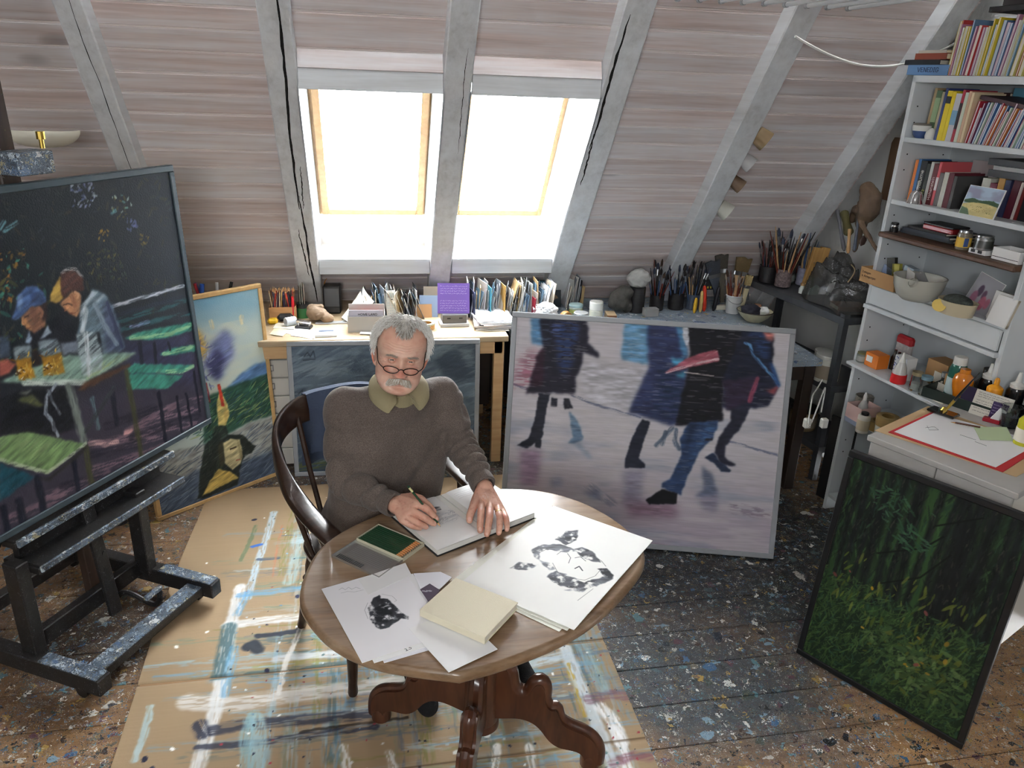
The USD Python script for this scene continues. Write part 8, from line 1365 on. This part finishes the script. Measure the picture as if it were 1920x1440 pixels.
one('steel_ruler', box((0, 0, .004), (.20, .035, .008), ch=.001), M('ruler_grey', (176, 180, 186), .3, metal=.5), 'broad steel ruler lying behind the booklet', 'ruler', loc=dk((-0.194, 4.386, 0.800)))
T = thing('bird_picture', 'small picture of blue sky and rocks leaning at the back of the desk', 'picture', m=xf(V(1.06, 4.66, zd), rotm('z', -4)@rotm('x', -20))); c_ = Canvas(.16, .17, .0022, (40, 50, 56)); c_.poly((.1, .95, .9, .95, .6, .6, .45, .7, .3, .6), (70, 130, 160), .95); c_.poly((0, .1, .4, .2, .9, .3, .8, .45, .3, .45), (150, 120, 90), .9, wob=.01); (v_, f_), cl_ = c_.mesh(); obj('picture_face', (v_-[0, .002, 0], f_), vcol('card_print', .5), T, col=cl_); obj('card', box((.08, 0, .085), (.164, .003, .174)), M('card_dark', (40, 38, 36), .6), T)
# newspapers on the window sills
for k, (xa, xb, s) in enumerate([(-.215, .345, 1), (.54, 1.10, 2)]):
    c_ = Canvas(xb-xa, .22, .006, (226, 228, 232)); g_ = np.random.default_rng(s); [c_.poly((u, v, u+w, v, u+w, v+h, u, v+h), col, .8) for u, v, w, h, col in [(g_.uniform(0, .9), g_.uniform(0, .8), g_.uniform(.04, .18), g_.uniform(.1, .4), [(96, 150, 190), (150, 180, 200), (70, 110, 160), (190, 200, 210)][g_.integers(4)]) for _ in range(16)]]
    c_.poly((.86, .78, .90, .78, .90, .92, .86, .92), (200, 214, 60), .9); c_.poly((0.0, .78, .03, .78, .03, .95, 0, .95), (60, 96, 170), .9); c_.poly((.91, .55, .94, .55, .94, .95, .91, .95), (50, 80, 150), .9)
    (v_, f_), cl_ = c_.mesh(); T = thing('newspaper', f'pale blue printed newspaper spread on the {"left" if k == 0 else "right"} window sill', 'newspaper', V(xa, 4.565, 1.1365)); v_ = v_[:, [0, 2, 1]]; obj('printed_face', (v_+[0, 0, .003], f_), vcol('card_print', .5), T, col=cl_); obj('sheets', box(((xb-xa)/2, .11, .001), (xb-xa-.004, .216, .003)), paperM, T)
one('ceiling_cable', MB().tube(spline([roofpt(1.95, 2.05, -.02), roofpt(2.2, 1.96, -.03), roofpt(2.5, 1.93, -.03), roofpt(2.74, 2.02, -.01), (2.80, 3.45, 2.42), (2.80, 3.42, 2.2)], 40), .006, 6), glaze, 'white cable sagging along the roof boards to the bookcase top', 'cable')
# ---- on the oval table
zT = .7502
def onT(name, label, cat, px4, z, col, th=.0008, canvas=None, group=None):
    q = [V(p[0], p[1], z) for p in px4]; T = thing(name, label, cat, q[0], group=group); obj('sheet', MB().sheet(np.array(q)-q[0], th), MC(col, .7), T, smooth=False); return T
def drawn(name, label, corner, ux, w, h, z, canvas, col=(240, 239, 234), th=.0009, cat='drawing'):
    """a rectangular sheet lying flat: corner (x, y), direction of its width in degrees"""
    T = thing(name, label, cat, (corner[0], corner[1], z), ux); obj('sheet', box((w/2, h/2, 0), (w, h, th)), MC(col, .7), T, smooth=False)
    if canvas is not None:
        (v_, f_), cl_ = canvas.mesh(); v_ = v_[:, [0, 2, 1]]; obj('drawn_face', (v_+[0, 0, th/2+.0004], f_), vcol('drawing_paper', .7), T, col=cl_)
    return T
PP = {}
for nm, q in dict(bigA=((0.673, 2.238, 0.757), (0.947, 2.002, 0.757), (0.537, 1.639, 0.757), (0.252, 1.906, 0.757)), leftA=((-0.144, 1.924, 0.754), (-0.042, 1.603, 0.754), (0.184, 1.683, 0.754), (0.090, 2.022, 0.754)), cardA=((0.113, 1.647, 0.753), (0.172, 1.538, 0.753), (0.308, 1.605, 0.753), (0.232, 1.697, 0.753))).items(): PP[nm] = [V(*p) for p in q]
# stack of three big sheets, the top one with the ink portrait
A_, B_, C_, D_ = PP['bigA']; ux = math.degrees(math.atan2(*(C_-D_)[[1, 0]])); bw, bh = np.linalg.norm(B_-A_+C_-D_)/2, np.linalg.norm(A_-D_+B_-C_)/2
BIGUV = dict(o=(D_[0], D_[1]), a=ux, w=bw, h=bh)
def portrait(w, h):
    c = Canvas(w, h, .0014, (240, 239, 235))
    W = lambda uv, k, a=.9, soft=.0015, wob=.004, dry=.25, seed=1: c.poly(uv, (k-20, k-18, k-12), 1.0, soft, wob+.003, -.6 if dry < .3 else -.25, 40, seed, .5)
    Ln = lambda uv, wd, k=40, a=.9, dry=.1: c.line(uv, wd, (k, k+2, k+8), a, .4, dry)
    exec(BIGDRAW, dict(W=W, Ln=Ln, c=c)); return c
BIGDRAW = '''
W([0.301,0.659,0.307,0.778,0.391,0.835,0.456,0.723,0.417,0.646], 90, .85)
W([0.208,0.250,0.220,0.333,0.387,0.378,0.329,0.286], 120, .7)
W([0.217,0.477,0.235,0.555,0.368,0.636,0.563,0.637,0.468,0.576,0.334,0.549,0.284,0.497,0.341,0.419,0.296,0.423], 130, .85)
W([0.511,0.639,0.548,0.685,0.652,0.682,0.788,0.604,0.709,0.591,0.608,0.593], 105, .8)
W([0.794,0.543,0.844,0.581,0.940,0.541,0.951,0.497,0.889,0.491], 60, .9)
W([0.511,0.302,0.523,0.383,0.630,0.386,0.796,0.384,0.882,0.487,0.952,0.510,0.904,0.391,0.786,0.297,0.657,0.279], 100, .85,.0015,.006,.45)
W([0.341,0.419,0.436,0.428,0.509,0.401,0.488,0.365], 150, .7)
W([0.704,0.256,0.840,0.289,0.870,0.374,0.780,0.305], 150, .6)
Ln([0.292,0.488,0.312,0.538,0.375,0.563], .0014)
Ln([0.425,0.527,0.431,0.571,0.483,0.583], .0014)
Ln([0.490,0.574,0.542,0.546,0.565,0.492], .0018)
Ln([0.572,0.561,0.601,0.589,0.666,0.569], .0022)
Ln([0.644,0.468,0.658,0.501,0.708,0.475], .0040)
Ln([0.457,0.439,0.559,0.376,0.678,0.374,0.783,0.402,0.826,0.472,0.822,0.557], .0012)
Ln([0.578,0.618,0.674,0.639,0.775,0.623,0.838,0.590], .0014)
Ln([0.860,0.220,0.890,0.360], .0012,90)
'''
for k, (dx, dy, rot, lab) in enumerate([(-.030, .016, -2.2, 'lowest of the large white sheets on the right of the oval table'), (-.014, .008, -1.0, 'middle one of the large white sheets under the ink portrait')]): drawn('white_sheet', lab, (D_[0]+dx, D_[1]+dy), ux+rot, bw, bh, zT+.001+.0025*k, None, (236, 232, 220), .0012, 'paper')
drawn('ink_portrait', 'large white sheet with a grey ink portrait on the oval table', (D_[0], D_[1]), ux, bw, bh, zT+.0062, portrait(bw, bh), th=.0012)
A_, B_, C_, D_ = PP['leftA']
ux2 = math.degrees(math.atan2(*(C_-B_)[[1, 0]])); lw, lh = np.linalg.norm(C_-B_+D_-A_)/2, np.linalg.norm(A_-B_+D_-C_)/2
def dog(w, h):
    c = Canvas(w, h, .0013, (238, 237, 240)); W = lambda uv, k, a=.9, dry=.3, seed=2: c.poly(uv, (k-30, k-28, k-22), 1.0, .0012, .005, -.5, 60, seed, .6); Ln = lambda uv, wd, k=90, a=.7: c.line(uv, wd, (k, k+2, k+8), a, .4)
    exec(LEFTDRAW, dict(W=W, Ln=Ln, c=c)); return c
LEFTDRAW = '''
W([0.392,0.634,0.475,0.682,0.569,0.712,0.562,0.650,0.628,0.626,0.647,0.494,0.679,0.391,0.710,0.335,0.689,0.298,0.622,0.337,0.549,0.320,0.453,0.283,0.347,0.293,0.312,0.392,0.338,0.516], 74, .9, .35)
W([0.414,0.564,0.542,0.564,0.572,0.430,0.458,0.339,0.360,0.389], 50, .7, .5)
W([0.551,0.703,0.555,0.637,0.491,0.613,0.497,0.674], 60, .9, .1)
Ln([0.393,0.649,0.315,0.570,0.296,0.457], .0008)
Ln([0.591,0.704,0.687,0.637,0.701,0.568,0.672,0.563], .0007)
Ln([0.323,0.536,0.479,0.494], .0006)
Ln([0.176,0.920,0.222,0.936,0.242,0.896,0.292,0.919,0.312,0.879,0.370,0.891,0.404,0.853], .0008)
Ln([0.179,0.870,0.255,0.867,0.318,0.836,0.431,0.827], .0007)
'''
drawn('study_sheet', 'white sheet under the dog drawing showing the number 13', (B_[0]+.055, B_[1]-.005), ux2-4, lw*.9, lh*.9, zT+.0008, None, (236, 236, 238), cat='paper'); drawn('study_sheet', 'lower white sheet poking out beneath the dog drawing', (B_[0]+.03, B_[1]-.003), ux2-2, lw*.92, lh*.92, zT+.0018, None, (240, 240, 240), cat='paper')
drawn('animal_drawing', 'white sheet with a dark scribbled animal head at the left front of the oval table', (B_[0], B_[1]), ux2, lw, lh, zT+.0030, dog(lw, lh))
A_, B_, C_, D_ = PP['cardA']; ux3 = math.degrees(math.atan2(*(C_-B_)[[1, 0]])); drawn('white_card', 'blank white card at the front edge of the oval table', (B_[0], B_[1]), ux3, np.linalg.norm(C_-B_), .20, zT+.0042, None, (240, 240, 240), cat='paper')
one('number_mark', MB().mesh(meshkit.text_mesh('13', .012, .0004), rotm('z', ux2+8)), MC((60, 60, 66)), 'handwritten number 13 on the sheet before the cream book', 'writing', loc=(0.069, 1.631, 0.753), smooth=False)
for k, (q, c, lab) in enumerate([([(-0.052, 1.958, 0.752), (0.090, 2.024, 0.752), (0.105, 1.959, 0.752), (-0.024, 1.878, 0.752)], (234, 234, 236), 'white sheet corner beside the pencil tin'), ([(0.111, 1.965, 0.753), (0.192, 1.963, 0.753), (0.224, 1.931, 0.753), (0.139, 1.825, 0.753)], (230, 230, 232), 'folded white leaflet between the dog drawing and the cream book')]): onT('leaflet', lab, 'paper', q, zT+.0052+.0008*k, c)
T = onT('purple_photo', 'small dark purple photo tucked between the sheets left of the cream book', 'photo', [(0.125, 1.883, 0.756), (0.145, 1.821, 0.756), (0.183, 1.870, 0.756), (0.155, 1.907, 0.756)], zT+.0072, (58, 44, 66)); 
for k in range(6): obj('speckle', MB().sheet(np.array([(.004+.004*k, -.01-.002*(k % 3), .0006), (.012+.004*k, -.011-.002*(k % 3), .0006), (.014+.004*k, -.008-.003*(k % 2), .0006), (.006+.004*k, -.006-.002*(k % 3), .0006)]), .0002), MC((170, 160, 176)), T)
# closed cream book
q = [V(*(0.115, 1.762, 0.775)), V(*(0.276, 1.623, 0.775)), V(*(0.375, 1.743, 0.775)), V(*(0.219, 1.904, 0.775))]
ux4 = math.degrees(math.atan2(*(q[1]-q[0])[[1, 0]])); wB, hB = np.linalg.norm(q[1]-q[0]), np.linalg.norm(q[3]-q[0]); T = thing('cream_book', 'closed cream cloth-bound book lying on the sheets of the oval table', 'book', (q[0][0], q[0][1], zT+.0075), ux4)
linen = M('linen_cream', (226, 217, 192), .8, bump=.2, bscale=500); obj('cover', MB().box((wB/2, hB/2, .0215), (wB, hB, .003), ch=.001).box((wB/2, hB/2, .0015), (wB, hB, .003), ch=.001).box((wB/2, .002, .0115), (wB, .004, .020), ch=.001), linen, T, smooth=False); obj('pages', box((wB/2, hB/2+.002, .0115), (wB-.006, hB-.008, .0168)), M('pages_cream', (236, 230, 214), .85), T)
# open sketchbook under the hands
tl_, bl_, br_, trc = V(*(0.057, 2.307, 0.775)), V(*(0.191, 2.053, 0.775)), V(*(0.543, 2.238, 0.775)), V(*(0.394, 2.462, 0.775))
uo = math.degrees(math.atan2(*(br_-bl_)[[1, 0]])); wo = np.linalg.norm(br_-bl_); ho = (tl_-bl_)@V(-math.sin(math.radians(uo)), math.cos(math.radians(uo)), 0)
T = thing('open_sketchbook', 'open sketchbook with pencil sketches under the man\'s hands', 'sketchbook', (bl_[0], bl_[1], zT), uo)
def sk(w, h):
    c = Canvas(w, h, .0014, (238, 238, 236)); c.mix((214, 216, 220), np.exp(-((c.X-w/2)/.012)**2)*.6)
    return c
def pages(X, Y):
    u = np.abs(X/wo*2-1); return np.stack([X, Y, .0225-.010*np.exp(-(u/.10)**2)+.0015*np.sin(u*3)], -1)
sc_ = sk(wo, ho)
for q_, k_, a_ in SKETCH_ if 0 else []: pass
sc_.poly((.30, .70, .36, .68, .38, .76, .32, .79), (96, 98, 104), .8, dry=.3); sc_.poly((.20, .42, .40, .40, .44, .58, .30, .64), (176, 180, 186), .6, .01, .02, .4); sc_.dabs(90, (.18, .40, .44, .64), .012, 30, [(120, 124, 132), (150, 154, 160)], .5, 1, 30, .12); sc_.poly((.46, .34, .62, .36, .60, .52, .47, .50), (196, 212, 222), .6, .01, .01, .3)
for v in (.9, .86, .82, .78): sc_.line((.60, v, .64, v+.006, .70, v-.004, .78, v), .0009, (150, 152, 156), .7)
(v_, f_), cl_ = sc_.mesh(pages); obj('drawn_pages', (v_, f_), vcol('drawing_paper', .7), T, col=cl_)
obj('page_block', MB().box((wo*.25, ho/2, .012), (wo*.49, ho-.002, .017)).box((wo*.75, ho/2, .012), (wo*.49, ho-.002, .017)), M('pages_white', (226, 224, 218), .85), T); obj('cover', box((wo/2, ho/2, .0016), (wo+.006, ho+.006, .003), ch=.001), M('cover_black', (26, 26, 28), .5), T, smooth=False)
# pencil tin
a_, b_, c_, d_ = V(*(-0.057, 2.172, 0.757)), V(*(0.018, 2.243, 0.757)), V(*(0.159, 2.111, 0.757)), V(*(0.085, 2.032, 0.757))
ut = math.degrees(math.atan2(*(c_-b_)[[1, 0]])); wt_, ht_ = np.linalg.norm(c_-b_), np.linalg.norm(b_-a_)*1.0
T = thing('pencil_tin', 'open metal tin of dark green drawing pencils on the left of the oval table', 'tin', (a_[0], a_[1], zT), ut); tinm = M('tin_silver', (206, 208, 208), .22, metal=.9)
for c, s in (((wt_/2, ht_/2, .0012), (wt_, ht_, .002)), ((wt_/2, 0, .006), (wt_, .002, .012)), ((wt_/2, ht_, .006), (wt_, .002, .012)), ((0, ht_/2, .006), (.002, ht_, .012)), ((wt_, ht_/2, .006), (.002, ht_, .012))): obj('tray_wall', box(c, s), M('tin_rim', (196, 190, 166), .4), T, smooth=False)
lid = obj('lid', MB().box((wt_/2, -ht_*.55, .0015), (wt_, ht_*1.05, .002)).box((wt_/2, -ht_*1.07, .004), (wt_, .002, .008)).box((0, -ht_*.55, .004), (.002, ht_*1.05, .008)).box((wt_, -ht_*.55, .004), (.002, ht_*1.05, .008)), tinm, T, smooth=False)
for k in range(14): obj('print_bar', box((.012+.0075*k, -ht_*.93, .0028), (.005, .022, .0004)), MC((60, 64, 66)), lid, smooth=False)
for k in range(8): obj('print_line', box((wt_*.5, -ht_*(.2+.075*k), .0028), (wt_*.75, .0008, .0003)), MC((120, 124, 126)), lid, smooth=False)
n_ = 11; GP = UsdGeom.Xform.Define(stage, numbered('/World/green_pencil')); GP.AddTransformOp().Set(Gf.Matrix4d(1)); GP = GP.GetPrim(); Lp = wt_-.012; rp_ = (ht_-.006)/n_/2
obj('barrel', MB().lathe([(rp_, 0), (rp_, Lp-.024)], 6, np.stack([V(0, 1, 0), V(0, 0, 1), V(1, 0, 0)], 1)), M('pencil_green', (24, 66, 40), .3, coat=.4), GP, smooth=False); obj('sharpened_cone', MB().lathe([(rp_, Lp-.024), (.0015, Lp-.005)], 8, np.stack([V(0, 1, 0), V(0, 0, 1), V(1, 0, 0)], 1)), M('cedar_orange', (206, 140, 84), .6), GP); obj('lead', MB().lathe([(.0014, Lp-.005), (.0003, Lp)], 6, np.stack([V(0, 1, 0), V(0, 0, 1), V(1, 0, 0)], 1)), M('lead', (40, 40, 44), .4), GP)
for k in range(n_): p_ = V(a_[0], a_[1], zT)+rotm('z', ut)@V(.005, .003+rp_*(2*k+1), .003+rp_); put(GP, used1, 'green_pencil', f'dark green pencil in the open tin, {ORD[k+1]} from the lid side', 'pencil', xf(p_, rotm('z', ut)), 'green pencils in the tin')
